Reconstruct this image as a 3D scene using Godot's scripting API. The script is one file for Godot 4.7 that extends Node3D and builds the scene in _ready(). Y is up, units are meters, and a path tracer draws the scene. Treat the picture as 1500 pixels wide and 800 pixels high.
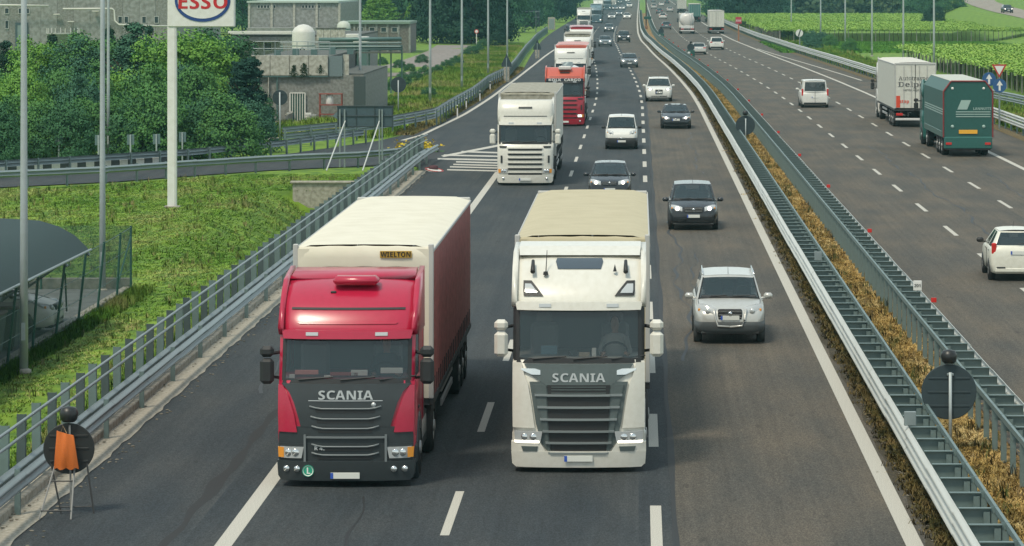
extends Node3D
# World: y up, metres. The motorway runs along -Z from under the camera; "d" below is the distance along it.

class MB:
	# mesh builder: triangles with outward faces, flat or smooth, in one mesh
	var st := SurfaceTool.new()
	var xf := Transform3D()
	var empty := true
	func _init() -> void:
		st.begin(Mesh.PRIMITIVE_TRIANGLES)
		st.set_smooth_group(-1)
	func smooth(on: bool) -> MB:
		st.set_smooth_group(1 if on else -1)
		return self
	func tri(a: Vector3, b: Vector3, c: Vector3) -> void:
		empty = false
		st.add_vertex(xf * a); st.add_vertex(xf * b); st.add_vertex(xf * c)
	func out_tri(a: Vector3, b: Vector3, c: Vector3, away: Vector3) -> void:
		# front faces run clockwise: the normal is (c - a) x (b - a)
		if (c - a).cross(b - a).dot((a + b + c) / 3.0 - away) < 0.0: tri(a, c, b)
		else: tri(a, b, c)
	func out_quad(a: Vector3, b: Vector3, c: Vector3, d: Vector3, away: Vector3) -> void:
		var n := (c - a).cross(b - a) + (d - a).cross(c - a)
		if n.dot((a + b + c + d) / 4.0 - away) < 0.0:
			tri(a, c, b); tri(a, d, c)
		else:
			tri(a, b, c); tri(a, c, d)
	func box(c: Vector3, s: Vector3, bev := 0.0, bas := Basis()) -> MB:
		var h := s * 0.5
		if bev <= 0.0:
			var p := []
			for i in 8: p.append(c + bas * Vector3(h.x if i & 1 else -h.x, h.y if i & 2 else -h.y, h.z if i & 4 else -h.z))
			for f in [[0, 1, 3, 2], [4, 5, 7, 6], [0, 1, 5, 4], [2, 3, 7, 6], [0, 2, 6, 4], [1, 3, 7, 5]]:
				out_quad(p[f[0]], p[f[1]], p[f[2]], p[f[3]], c)
			return self
		var b := minf(bev, minf(h.x, minf(h.y, h.z)) * 0.95)
		var q := {}
		for sx in [-1, 1]:
			for sy in [-1, 1]:
				for sz in [-1, 1]:
					for a in 3:
						var e := Vector3(sx * (h.x - (0.0 if a == 0 else b)), sy * (h.y - (0.0 if a == 1 else b)), sz * (h.z - (0.0 if a == 2 else b)))
						q[[sx, sy, sz, a]] = c + bas * e
					out_tri(q[[sx, sy, sz, 0]], q[[sx, sy, sz, 1]], q[[sx, sy, sz, 2]], c)
		for s1 in [-1, 1]:
			out_quad(q[[s1, -1, -1, 0]], q[[s1, 1, -1, 0]], q[[s1, 1, 1, 0]], q[[s1, -1, 1, 0]], c)
			out_quad(q[[-1, s1, -1, 1]], q[[1, s1, -1, 1]], q[[1, s1, 1, 1]], q[[-1, s1, 1, 1]], c)
			out_quad(q[[-1, -1, s1, 2]], q[[1, -1, s1, 2]], q[[1, 1, s1, 2]], q[[-1, 1, s1, 2]], c)
			for s2 in [-1, 1]:
				out_quad(q[[s1, s2, -1, 0]], q[[s1, s2, 1, 0]], q[[s1, s2, 1, 1]], q[[s1, s2, -1, 1]], c)
				out_quad(q[[s1, -1, s2, 0]], q[[s1, 1, s2, 0]], q[[s1, 1, s2, 2]], q[[s1, -1, s2, 2]], c)
				out_quad(q[[-1, s1, s2, 1]], q[[1, s1, s2, 1]], q[[1, s1, s2, 2]], q[[-1, s1, s2, 2]], c)
		return self
	func loft(rings: Array, caps := true, closed := true) -> MB:
		var mids := []
		for r in rings:
			var m := Vector3.ZERO
			for p in r: m += p
			mids.append(m / r.size())
		for i in rings.size() - 1:
			var a: Array = rings[i]
			var b: Array = rings[i + 1]
			var away: Vector3 = (mids[i] + mids[i + 1]) * 0.5
			for k in (a.size() if closed else a.size() - 1):
				var j := (k + 1) % a.size()
				out_quad(a[k], a[j], b[j], b[k], away)
		if caps:
			for e in [0, rings.size() - 1]:
				var r: Array = rings[e]
				var other: Vector3 = mids[1] if e == 0 else mids[rings.size() - 2]
				for k in r.size():
					out_tri(mids[e], r[k], r[(k + 1) % r.size()], other)
		return self
	func sheet(rows: Array, away: Vector3) -> MB:
		for i in rows.size() - 1:
			for k in rows[i].size() - 1:
				out_quad(rows[i][k], rows[i][k + 1], rows[i + 1][k + 1], rows[i + 1][k], away)
		return self
	func slab(rows: Array, dirn: Vector3, t: float) -> MB:
		# a curved sheet with thickness t towards dirn and closed edges
		var mid := Vector3.ZERO
		var n := 0
		for r in rows:
			for p in r:
				mid += p; n += 1
		mid = mid / n + dirn * t * 0.5
		var back := []
		for r in rows:
			var br := []
			for p in r: br.append(p + dirn * t)
			back.append(br)
		st.set_smooth_group(1)
		sheet(rows, mid + dirn * 50.0)
		st.set_smooth_group(2)
		sheet(back, mid - dirn * 50.0)
		st.set_smooth_group(-1)
		var last := rows.size() - 1
		for k in rows[0].size() - 1:
			out_quad(rows[0][k], rows[0][k + 1], back[0][k + 1], back[0][k], mid)
			out_quad(rows[last][k], rows[last][k + 1], back[last][k + 1], back[last][k], mid)
		for i in last:
			var e: int = rows[i].size() - 1
			out_quad(rows[i][0], rows[i + 1][0], back[i + 1][0], back[i][0], mid)
			out_quad(rows[i][e], rows[i + 1][e], back[i + 1][e], back[i][e], mid)
		return self
	func tube(pts: Array, r0: float, r1 := -1.0, n := 6, caps := true) -> MB:
		if r1 < 0.0: r1 = r0
		var rings := []
		for i in pts.size():
			var dirv: Vector3 = pts[mini(i + 1, pts.size() - 1)] - pts[maxi(i - 1, 0)]
			dirv = dirv.normalized()
			var side := dirv.cross(Vector3.UP if absf(dirv.y) < 0.9 else Vector3.RIGHT).normalized()
			var up := side.cross(dirv)
			var r: float = lerpf(r0, r1, float(i) / maxf(1.0, pts.size() - 1.0))
			var ring := []
			for k in n: ring.append(pts[i] + (side * cos(TAU * k / n) + up * sin(TAU * k / n)) * r)
			rings.append(ring)
		return loft(rings, caps)
	func lathe(base: Vector3, axis: Vector3, prof: Array, n := 14, caps := true) -> MB:
		# prof: [along axis, radius]
		var side := axis.cross(Vector3.UP if absf(axis.y) < 0.9 else Vector3.RIGHT).normalized()
		var up := side.cross(axis)
		var rings := []
		for p in prof:
			var ring := []
			for k in n: ring.append(base + axis * p[0] + (side * cos(TAU * k / n) + up * sin(TAU * k / n)) * p[1])
			rings.append(ring)
		return loft(rings, caps)
	func prism(poly: PackedVector2Array, o: Vector3, ex: Vector3, ey: Vector3, t: Vector3) -> MB:
		# a flat outline with thickness t
		var tr := Geometry2D.triangulate_polygon(poly)
		var mid := Vector3.ZERO
		for p in poly: mid += o + ex * p.x + ey * p.y
		mid = mid / poly.size() + t * 0.5
		for i in range(0, tr.size(), 3):
			var a := o + ex * poly[tr[i]].x + ey * poly[tr[i]].y
			var b := o + ex * poly[tr[i + 1]].x + ey * poly[tr[i + 1]].y
			var c := o + ex * poly[tr[i + 2]].x + ey * poly[tr[i + 2]].y
			out_tri(a, b, c, (a + b + c) / 3.0 + t)
			out_tri(a + t, b + t, c + t, (a + b + c) / 3.0)
		var ccw := not Geometry2D.is_polygon_clockwise(poly)
		for i in poly.size():
			var p := poly[i]
			var q := poly[(i + 1) % poly.size()]
			var nn := Vector2(q.y - p.y, p.x - q.x) * (1.0 if ccw else -1.0)
			var a := o + ex * p.x + ey * p.y
			var b := o + ex * q.x + ey * q.y
			out_quad(a, b, b + t, a + t, (a + b + t) * 0.5 - (ex * nn.x + ey * nn.y))
		return self
	func mesh(m: Material) -> ArrayMesh:
		st.generate_normals()
		st.set_material(m)
		return st.commit()

var mats := {}
var taken := {}
var rng := RandomNumberGenerator.new()
var tex := {}

func r(a: float, b: float) -> float: return rng.randf_range(a, b)

func numbered(called: String) -> String:
	var k: int = taken.get(called, -1) + 1
	taken[called] = k
	return called if k == 0 else "%s_%03d" % [called, k]

func part(parent: Node, called: String, mb, m: Material) -> MeshInstance3D:
	var o := MeshInstance3D.new()
	o.name = called if parent != self else numbered(called)
	o.mesh = mb.mesh(m) if mb is MB else mb
	if not (mb is MB): o.material_override = m
	parent.add_child(o, true)
	return o

func inst(parent: Node, called: String, mesh: Mesh, xf: Transform3D) -> MeshInstance3D:
	var o := MeshInstance3D.new()
	o.name = called
	o.mesh = mesh
	o.transform = xf
	parent.add_child(o, true)
	return o

func thing(called: String, label: String, category: String, at := Vector3.ZERO, turn := 0.0, group := "") -> Node3D:
	var o := Node3D.new()
	o.name = numbered(called)
	add_child(o)
	o.position = at
	o.rotation.y = turn
	tag(o, label, category, group)
	return o

func tag(o: Node, label: String, category: String, group := "") -> void:
	o.set_meta("label", label)
	o.set_meta("category", category)
	if group: o.set_meta("group", group)

func struct(called: String, mb, m: Material) -> MeshInstance3D:
	var o := part(self, called, mb, m)
	o.set_meta("kind", "structure")
	return o

func multi(parent: Node, called: String, mesh: Mesh, m: Material, xfs: Array, cols: Array) -> MultiMeshInstance3D:
	var mm := MultiMesh.new()
	mm.transform_format = MultiMesh.TRANSFORM_3D
	mm.use_colors = cols.size() > 0
	mm.mesh = mesh
	mm.instance_count = xfs.size()
	for i in xfs.size():
		mm.set_instance_transform(i, xfs[i])
		if cols.size(): mm.set_instance_color(i, cols[i])
	var o := MultiMeshInstance3D.new()
	o.name = called if parent != self else numbered(called)
	o.multimesh = mm
	o.material_override = m
	o.set_meta("kind", "stuff")
	parent.add_child(o, true)
	return o

func copy_of(o: Node3D, at: Vector3, turn: float, label: String) -> Node3D:
	var c: Node3D = o.duplicate()
	c.name = numbered(String(o.name).rstrip("0123456789").rstrip("_"))
	add_child(c)
	c.position = at
	c.rotation.y = turn
	c.set_meta("label", label)
	return c

func noise_tex(key: String, freq: float, lo: Color, hi: Color, octaves := 4, size := 512, kind := FastNoiseLite.TYPE_SIMPLEX_SMOOTH, power := 1.0) -> ImageTexture:
	if tex.has(key): return tex[key]
	var n := FastNoiseLite.new()
	n.seed = key.hash() % 9999
	n.noise_type = kind
	n.frequency = freq
	n.fractal_octaves = octaves
	var im := n.get_seamless_image(size, size)
	im.convert(Image.FORMAT_RGB8)
	for y in size:
		for x in size:
			var t := pow(im.get_pixel(x, y).r, power)
			im.set_pixel(x, y, lo.lerp(hi, t))
	im.generate_mipmaps()
	tex[key] = ImageTexture.create_from_image(im)
	return tex[key]

func mat(key: String, c: Color, rough := 0.7, metal := 0.0, grain := "", scale := 0.5) -> StandardMaterial3D:
	# c: the real base colour, linear
	if mats.has(key): return mats[key]
	var m := StandardMaterial3D.new()
	m.albedo_color = c.linear_to_srgb()
	m.roughness = rough
	m.metallic = metal
	if grain:
		m.albedo_texture = tex[grain]
		m.uv1_triplanar = true
		m.uv1_scale = Vector3.ONE * scale
	mats[key] = m
	return m

func lit(key: String, c: Color, energy: float) -> StandardMaterial3D:
	if mats.has(key): return mats[key]
	var m := mat(key, Color(0.8, 0.8, 0.75), 0.2)
	m.emission_enabled = true
	m.emission = c
	m.emission_energy_multiplier = energy
	return m

func glass(key: String, c: Color, a: float, rough := 0.03) -> StandardMaterial3D:
	if mats.has(key): return mats[key]
	var m := mat(key, c, rough)
	m.transparency = BaseMaterial3D.TRANSPARENCY_ALPHA
	m.albedo_color.a = a
	m.metallic_specular = 0.6
	return m

func text(parent: Node, called: String, s: String, h: float, at: Vector3, bas: Basis, m: Material, depth := 0.02, wide := 1.0, bold := true, serif := false) -> MeshInstance3D:
	var f := SystemFont.new()
	f.font_names = PackedStringArray(["Droid Serif" if serif else "Droid Sans"])
	f.font_weight = 800 if bold else 400
	var t := TextMesh.new()
	t.text = s
	t.font = f
	t.font_size = 64
	t.pixel_size = h / 46.0
	t.depth = depth
	t.material = m
	var o := MeshInstance3D.new()
	o.name = called
	o.mesh = t
	o.transform = Transform3D(bas * Basis.from_scale(Vector3(wide, 1, 1)), at)
	parent.add_child(o, true)
	return o

# ---- the line of the motorway: it bends gently beyond 250 m ----
const BEND := [[0.0, 0.0], [230.0, 0.0], [270.0, -0.3], [330.0, -1.2], [390.0, -2.4], [440.0, -3.2], [485.0, -3.95], [560.0, -4.45], [730.0, -4.6], [1100.0, -4.4], [1700.0, -4.0], [3000.0, -4.0]]
func bend(d: float) -> float:
	for i in BEND.size() - 1:
		if d <= BEND[i + 1][0]:
			var p0: float = BEND[maxi(i - 1, 0)][1]
			var p3: float = BEND[mini(i + 2, BEND.size() - 1)][1]
			return cubic_interpolate(BEND[i][1], BEND[i + 1][1], p0, p3, clampf((d - BEND[i][0]) / (BEND[i + 1][0] - BEND[i][0]), 0, 1))
	return BEND[-1][1]
func P(x: float, d: float, h := 0.0) -> Vector3: return Vector3(x + bend(d), h, -d)
func ground(px: float, py: float, h := 0.0) -> Vector3:
	# the point at height h that the picture shows at px, py
	var d := 4700.0 * (9.0 - h) / (py + 28.0)
	return Vector3((px - 935.0) / 4700.0 * d, h, -d)
func atd(px: float, d: float, h := 0.0) -> Vector3: return Vector3((px - 935.0) / 4700.0 * d, h, -d)

func _ready() -> void:
	rng.seed = 20240611
	# ---- camera: a long lens on an overbridge 9 m above the carriageway ----
	var cam := Camera3D.new()
	cam.name = "camera"
	cam.position = Vector3(0, 9, 0)
	cam.projection = Camera3D.PROJECTION_FRUSTUM
	cam.near = 1.0
	cam.far = 6000.0
	cam.size = 800.0 / 4700.0
	cam.frustum_offset = Vector2((750.0 - 935.0) / 4700.0, -(400.0 + 28.0) / 4700.0)
	add_child(cam)
	cam.current = true
	# ---- sky: thin bright overcast ----
	var env := Environment.new()
	env.background_mode = Environment.BG_SKY
	var sm := ProceduralSkyMaterial.new()
	sm.sky_top_color = Color(0.60, 0.66, 0.70)
	sm.sky_horizon_color = Color(0.84, 0.87, 0.85)
	sm.sky_curve = 0.18
	sm.ground_horizon_color = Color(0.45, 0.48, 0.45)
	sm.ground_bottom_color = Color(0.12, 0.13, 0.11)
	sm.energy_multiplier = 0.88
	var sky := Sky.new()
	sky.sky_material = sm
	env.sky = sky
	env.tonemap_mode = Environment.TONE_MAPPER_LINEAR
	env.tonemap_exposure = 2.02
	env.fog_enabled = true
	env.fog_density = 0.00015
	env.fog_light_color = Color(0.62, 0.88, 0.90)
	env.sdfgi_enabled = true
	env.ssao_enabled = true
	env.ssil_enabled = true
	var we := WorldEnvironment.new()
	we.name = "environment"
	we.environment = env
	add_child(we)
	var sun := DirectionalLight3D.new()
	sun.name = "sun"
	sun.light_energy = 0.46
	sun.light_angular_distance = 12.0
	sun.light_color = Color(1.0, 0.96, 0.88)
	sun.shadow_enabled = true
	sun.rotation_degrees = Vector3(-58, -35, 0)
	add_child(sun)
	make_textures()
	build_ground()
	build_roads()
	build_rails()
	build_vehicles()
	build_plants()
	build_buildings()
	build_furniture()
	build_small()

func make_textures() -> void:
	noise_tex("grime", 0.02, Color(0.93, 0.925, 0.905), Color(1, 1, 1), 6, 512, FastNoiseLite.TYPE_SIMPLEX_SMOOTH, 0.6)
	noise_tex("fine", 0.09, Color(0.62, 0.62, 0.62), Color(1, 1, 1), 4, 512)
	noise_tex("speck", 0.35, Color(0.45, 0.45, 0.45), Color(1, 1, 1), 3, 512)
	noise_tex("soil", 0.03, Color(0.35, 0.30, 0.22), Color(1.0, 0.95, 0.85), 6, 512)
	noise_tex("turf", 0.02, Color(0.40, 0.52, 0.30), Color(1.0, 0.95, 0.62), 6, 512)
	noise_tex("blotch", 0.02, Color(0.70, 0.69, 0.66), Color(1, 1, 1), 6, 512, FastNoiseLite.TYPE_SIMPLEX_SMOOTH, 0.8)
	# asphalt: chippings, long tyre streaks and worn patches; u across the road, v along it
	for a in [["road_dark", Color(0.93, 0.98, 1.0), 0.0], ["road_brown", Color(1.0, 0.96, 0.90), 0.5]]:
		var n1 := FastNoiseLite.new()
		n1.seed = 5 + int(a[2] * 10)
		n1.frequency = 0.006
		n1.fractal_octaves = 5
		var n2 := FastNoiseLite.new()
		n2.seed = 9
		n2.frequency = 0.03
		n2.fractal_octaves = 4
		var n3 := FastNoiseLite.new()
		n3.seed = 14
		n3.frequency = 0.02
		var w := 512
		var h := 1024
		var im := Image.create(w, h, false, Image.FORMAT_RGB8)
		var rg := RandomNumberGenerator.new()
		rg.seed = 77
		for y in h:
			var cy := cos(TAU * y / h) * 163.0
			var sy := sin(TAU * y / h) * 163.0
			for x in w:
				var patchy := n1.get_noise_3d(x * 1.3, cy, sy) * 0.5 + 0.5
				var streak := n2.get_noise_3d(x * 2.6, cy * 0.07, sy * 0.07) * 0.5 + 0.5
				var blot := n3.get_noise_3d(x, cy, sy)
				var t := 0.66 + 0.24 * patchy + 0.14 * (streak - 0.5) + 0.34 * (rg.randf() - 0.5)
				if blot > 0.56: t *= 0.86
				var warm := (patchy - 0.5) * 0.10
				im.set_pixel(x, y, Color(t * (a[1].r + warm), t * a[1].g, t * (a[1].b - warm)).clamp())
		im.generate_mipmaps()
		tex[a[0]] = ImageTexture.create_from_image(im)
	for k in [["asphalt_dark", "road_dark", Color(0.080, 0.081, 0.082)], ["asphalt_brown", "road_brown", Color(0.150, 0.144, 0.133)]]:
		var m := StandardMaterial3D.new()
		m.albedo_color = (k[2] as Color).linear_to_srgb()
		m.albedo_texture = tex[k[1]]
		m.roughness = 0.82
		m.metallic_specular = 0.35
		mats[k[0]] = m
	var paint := mat("road_paint", Color(0.74, 0.70, 0.60), 0.65, 0.0, "fine", 0.9)
	paint.uv1_world_triplanar = true
	mat("steel", Color(0.25, 0.30, 0.31), 0.48, 0.35, "grime", 0.35)
	mat("steel_pale", Color(0.56, 0.58, 0.55), 0.5, 0.15, "grime", 0.35)
	mat("steel_green", Color(0.17, 0.235, 0.235), 0.55, 0.3, "grime", 0.4)
	mat("concrete", Color(0.44, 0.415, 0.36), 0.9, 0.0, "blotch", 0.4)
	mat("black_rubber", Color(0.018, 0.018, 0.018), 0.75)
	mat("red_lens", Color(0.50, 0.02, 0.015), 0.25)

func road_h(d: float) -> float:
	# the slip road on the embankment at the far side of the vineyards
	return remap(d, 540.0, 900.0, 2.7, 6.0)
const SIDE_ROAD := [[380.0, 62.0], [460.0, 65.0], [540.0, 68.4], [600.0, 69.8], [660.0, 72.6], [720.0, 76.6], [900.0, 95.0], [1300.0, 150.0]]
func side_x(d: float) -> float:
	for i in SIDE_ROAD.size() - 1:
		if d <= SIDE_ROAD[i + 1][0]: return remap(d, SIDE_ROAD[i][0], SIDE_ROAD[i + 1][0], SIDE_ROAD[i][1], SIDE_ROAD[i + 1][1])
	return 150.0

var hill := FastNoiseLite.new()
func land(x: float, d: float) -> float:
	var h := hill.get_noise_2d(x * 3.0, d * 3.0) * 0.10
	var rx := x - bend(d)
	if rx > -12.9 and rx < 24.5: h = -0.06
	# ditch in front of the culvert headwall
	var dx := clampf(1.0 - absf(x + 13.6) / 2.6, 0, 1)
	if d > 96.0 and d < 138.2: h -= 1.15 * smoothstep(0, 1, dx) * smoothstep(98.0, 128.0, d)
	# the exit ramp lies level
	if d > 128 and d < 232 and x < -10 and x > -60: 
		h = minf(h, -0.05) if d > 138.2 else h
	# wooded hills at the end of the valley
	var far := smoothstep(620.0, 1500.0, d)
	h += far * 75.0 * smoothstep(28.0, 210.0, -rx)
	h += smoothstep(900.0, 1700.0, d) * 70.0 * smoothstep(34.0, 160.0, rx)
	# embankment under the side road
	if x > 40.0 and d > 380.0:
		var sx := absf(x - side_x(d))
		var eh := road_h(d) * smoothstep(380.0, 540.0, d)
		h = maxf(h, eh * (1.0 - smoothstep(5.5, 15.0, sx)) + (eh if x > side_x(d) else 0.0) * smoothstep(5.5, 15.0, sx)) - (0.05 if sx < 6.0 else 0.0)
	return h

func build_ground() -> void:
	hill.seed = 3
	hill.frequency = 0.012
	hill.fractal_octaves = 4
	var xs := []
	for v in [-2600, -1500, -900, -600, -420, -300, -220, -160, -120, -95, -75, -62, -52, -44, -38]: xs.append(float(v))
	var x := -34.0
	while x < -10.2:
		xs.append(x); x += 0.6
	for v in [-10, -6, 0, 6, 12, 18, 23, 25]: xs.append(float(v))
	x = 27.0
	while x < 120.0:
		xs.append(x); x += 3.0
	for v in [125, 150, 190, 240, 320, 420, 600, 900, 1500, 2600]: xs.append(float(v))
	var ds := [5.0, 25.0, 40.0]
	var d := 48.0
	while d < 170.0:
		ds.append(d); d += 1.0
	while d < 700.0:
		ds.append(d); d += 8.0
	while d < 2000.0:
		ds.append(d); d += 45.0
	for v in [2300, 2800, 3600]: ds.append(float(v))
	var mb := MB.new().smooth(true)
	for i in ds.size() - 1:
		for k in xs.size() - 1:
			var a := Vector3(xs[k], land(xs[k], ds[i]), -ds[i])
			var b := Vector3(xs[k + 1], land(xs[k + 1], ds[i]), -ds[i])
			var c := Vector3(xs[k + 1], land(xs[k + 1], ds[i + 1]), -ds[i + 1])
			var e := Vector3(xs[k], land(xs[k], ds[i + 1]), -ds[i + 1])
			mb.out_quad(a, b, c, e, Vector3(a.x, -1000, a.z))
	var g := mat("turf", Color(0.24, 0.40, 0.06), 0.95, 0.0, "turf", 0.09)
	g.uv1_world_triplanar = true
	struct("ground", mb, g)

func strip(called: String, x0, x1, d0: float, d1: float, h: float, m: Material, step := 0.0) -> MeshInstance3D:
	# a sheet along the motorway; x0, x1: numbers or functions of d; UVs in metres
	var mb := MB.new().smooth(true)
	var d := d0
	var f := func(e, dd): return e.call(dd) if e is Callable else e
	while d < d1 - 0.01:
		var s := step if step > 0.0 else (12.0 if d < 220 else (8.0 if d < 620 else 40.0))
		var d2 := minf(d + s, d1)
		if d1 - d2 < 0.5: d2 = d1
		var c := []
		for q in [[x0, d], [x1, d], [x1, d2], [x0, d2]]:
			c.append([f.call(q[0], q[1]), q[1]])
		for t in [[0, 1, 2], [0, 2, 3]]:
			for i in [t[0], t[2], t[1]] if false else t:
				mb.st.set_uv(Vector2(c[i][0] / 7.3, c[i][1] / 46.0))
				mb.st.add_vertex(P(c[i][0], c[i][1], h))
		mb.empty = false
		d = d2
	return struct(called, mb, m)

func outer_edge(d: float) -> float:
	# outer line of the exit lane, relative to the motorway
	var k := [[165.0, -14.4], [179.0, -13.6], [186.0, -12.7], [215.0, -11.75], [247.0, -11.3], [273.0, -11.0], [330.0, -10.0], [400.0, -8.5], [470.0, -6.9], [520.0, -6.6], [4000.0, -6.6]]
	for i in k.size() - 1:
		if d <= k[i + 1][0]: return remap(d, k[i][0], k[i + 1][0], k[i][1], k[i + 1][1])
	return -6.6

const RAMP_IN := [[-10.2, 168.0], [-11.2, 162.0], [-13.0, 156.5], [-17.6, 152.5], [-20.5, 148.5], [-23.4, 144.0], [-27.8, 140.0], [-50.0, 122.0], [-75.0, 100.0]]
const RAMP_OUT := [[-12.6, 200.0], [-13.4, 190.0], [-14.6, 181.0], [-18.0, 168.0], [-21.2, 159.5], [-24.0, 154.5], [-29.0, 147.5], [-51.0, 130.0], [-77.0, 107.0]]

func build_roads() -> void:
	var dark: Material = mats["asphalt_dark"]
	var brown: Material = mats["asphalt_brown"]
	strip("road_near_carriageway", -10.25, 0.62, 20, 1900, 0.0, dark)
	strip("road_fast_lane", 0.62, 4.86, 20, 1900, 0.0, brown)
	strip("road_far_carriageway", 7.2, 21.7, 20, 1900, 0.0, brown)
	strip("road_exit_lane", func(d): return minf(outer_edge(d) - 0.5, -10.6 if d > 250 else -10.25), -10.25, 181, 1900, 0.0, dark)
	# exit ramp
	var mb := MB.new().smooth(true)
	for i in RAMP_IN.size() - 1:
		var a: Array = RAMP_IN[i]; var b: Array = RAMP_IN[i + 1]; var c: Array = RAMP_OUT[i + 1]; var e: Array = RAMP_OUT[i]
		for q in [a, b, c, a, c, e]:
			mb.st.set_uv(Vector2(q[0] / 7.3, q[1] / 46.0))
			mb.st.add_vertex(Vector3(q[0], -0.006, -q[1]))
	struct("road_exit_ramp", mb, dark)
	mb = MB.new()
	mb.sheet([[Vector3(-9.95, -0.003, -150), Vector3(-9.95, -0.003, -186)], [Vector3(-12.3, -0.003, -166), Vector3(-14.0, -0.003, -182)]], Vector3(0, -100, -160))
	struct("road_gore_apron", mb, mat("apron", Color(0.052, 0.056, 0.058), 0.85, 0.0, "speck", 0.5))
	# worn darker seam where the resurfaced lanes meet the old one
	var seam := mat("seam", Color(0.030, 0.032, 0.033), 0.7, 0.0, "speck", 0.7)
	strip("road_joint_seam", func(d): return 0.56 + 0.02 * sin(d * 0.7), func(d): return 0.66 + 0.03 * sin(d * 0.43), 30, 420, 0.003, seam, 3.0)
	# tar-sealed cracks and an old trench patch
	var tar := mat("tar", Color(0.035, 0.036, 0.037), 0.6, 0.0, "speck", 0.8)
	for q in [[1.25, 76.0, 132.0, 0.05], [1.75, 84.0, 106.0, 0.03], [2.9, 150.0, 190.0, 0.04], [-4.6, 44.0, 56.0, 0.03], [12.6, 110.0, 175.0, 0.05], [16.2, 100.0, 150.0, 0.05], [-8.3, 70.0, 120.0, 0.04]]:
		strip("road_crack_seal", func(d): return q[0] + 0.16 * sin(d * 0.31) + 0.07 * sin(d * 1.3) - q[3] * (0.7 + 0.6 * sin(d * 0.9)), func(d): return q[0] + 0.16 * sin(d * 0.31) + 0.07 * sin(d * 1.3) + q[3] * (0.7 + 0.6 * sin(d * 1.1)), q[1], q[2], 0.003, tar, 0.7)
	for q in [[-7.55, 46.0, 68.0, 0.12], [-8.9, 90.0, 112.0, 0.12]]:
		strip("road_oil_stain", func(d): return q[0] - q[3] * (0.8 + 0.35 * sin(d * 2.1) + 0.3 * sin(d * 0.8)), func(d): return q[0] + q[3] * (0.8 + 0.3 * sin(d * 1.7) + 0.35 * sin(d * 0.55 + 1.0)), q[1], q[2], 0.002, mat("oil_stain", Color(0.042, 0.043, 0.044), 0.9, 0.0, "speck", 0.6), 0.5)
	# painted lines
	var p: Material = mats["road_paint"]
	strip("road_marking_edge_line", -6.76, -6.48, 20, 151, 0.004, p)
	strip("road_marking_edge_line", func(d): return outer_edge(d) - 0.13, func(d): return outer_edge(d) + 0.13, 181, 1900, 0.004, p, 6.0)
	strip("road_marking_edge_line", 4.26, 4.54, 20, 1900, 0.004, p)
	strip("road_marking_edge_line", 7.62, 7.86, 20, 1900, 0.004, p)
	strip("road_marking_edge_line", 18.3, 18.56, 20, 1900, 0.004, p)
	strip("road_marking_edge_line", func(d): return remap(d, 250, 430, 21.2, 18.6), func(d): return remap(d, 250, 430, 21.42, 18.8), 290, 425, 0.004, p, 10.0)
	var lines := [[-3.15, 0.15, 68.5, 11.95, 4.5], [0.29, 0.19, 78.3, 11.65, 4.7], [11.23, 0.16, 117.8, 11.9, 4.5], [14.75, 0.16, 131.5, 11.9, 4.5]]
	for l in lines:
		var far: float = l[2] - l[3] * floor((l[2] - 32.0) / l[3])
		while far < 640.0:
			if not (l[0] == -3.15 and far < 60 and far > 90):
				var q := strip("road_marking_dash", l[0] - l[1] * 0.5, l[0] + l[1] * 0.5, far - l[4], far, 0.004, p, 50.0)
				q.set_meta("group", "dashed lane markings")
			far += l[3]
	# dashes along the exit lane
	var fd := 190.0
	while fd < 430.0:
		strip("road_marking_dash", -6.76, -6.48, fd - 4.5, fd, 0.004, p, 50.0).set_meta("group", "dashed lane markings")
		fd += 9.0
	# painted gore: bars across the triangle between ramp and slow lane
	for y in [[222.0, 676.0, 1.0], [227.2, 650.0, 1.0], [232.6, 641.0, 1.1], [237.0, 668.0, 1.0], [240.8, 664.0, 0.9], [244.3, 659.0, 0.9], [248.6, 655.0, 0.9]]:
		mb = MB.new()
		var row := []
		for e in [-1, 1]:
			row.append([ground(y[1], y[0] + e * y[2], 0.004), ground(738.0, y[0] + 2.0 + e * y[2], 0.004)])
		mb.sheet(row, Vector3(-8, -100, -160))
		struct("road_marking_gore_bar", mb, p).set_meta("group", "painted bars of the gore")
	mb = MB.new()
	mb.sheet([[ground(646, 228, 0.0042), ground(736, 210.5, 0.0042)], [ground(650, 230, 0.0042), ground(736, 213.5, 0.0042)]], Vector3(-8, -100, -160))
	struct("road_marking_gore_bar", mb, p).set_meta("group", "painted bars of the gore")
	# concrete edge, gravel and median soil
	var soil := mat("median_soil", Color(0.58, 0.42, 0.20), 0.95, 0.0, "soil", 0.5)
	strip("median_soil", 5.1, 7.3, 20, 900, -0.02, soil)
	var grit := mat("verge_grit", Color(0.115, 0.105, 0.075), 0.95, 0.0, "soil", 0.9)
	strip("verge_grit", func(d): return 4.62 + 0.05 * sin(d * 1.7) + 0.04 * sin(d * 0.61), 5.2, 20, 900, 0.005, grit, 0.8)
	var dry := mat("dry_verge", Color(0.27, 0.22, 0.10), 0.95, 0.0, "soil", 0.4)
	strip("verge_dry_soil", -13.2, func(d): return outer_edge(d) - 0.45, 186, 330, 0.012, dry)
	strip("verge_dry_soil", 21.6, func(d): return 22.6 + 0.2 * sin(d * 0.7), 120, 700, 0.012, dry)
	mb = MB.new()
	var kerb := mb
	var d := 40.0
	while d < 151.0:
		var wob := rng.randf_range(-0.01, 0.012)
		kerb.box(Vector3(-10.62 + wob, 0.05, -d - 1.48), Vector3(0.16, 0.22, 2.94), 0.02)
		d += 3.0
	struct("kerb", kerb, mats["concrete"])
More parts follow.
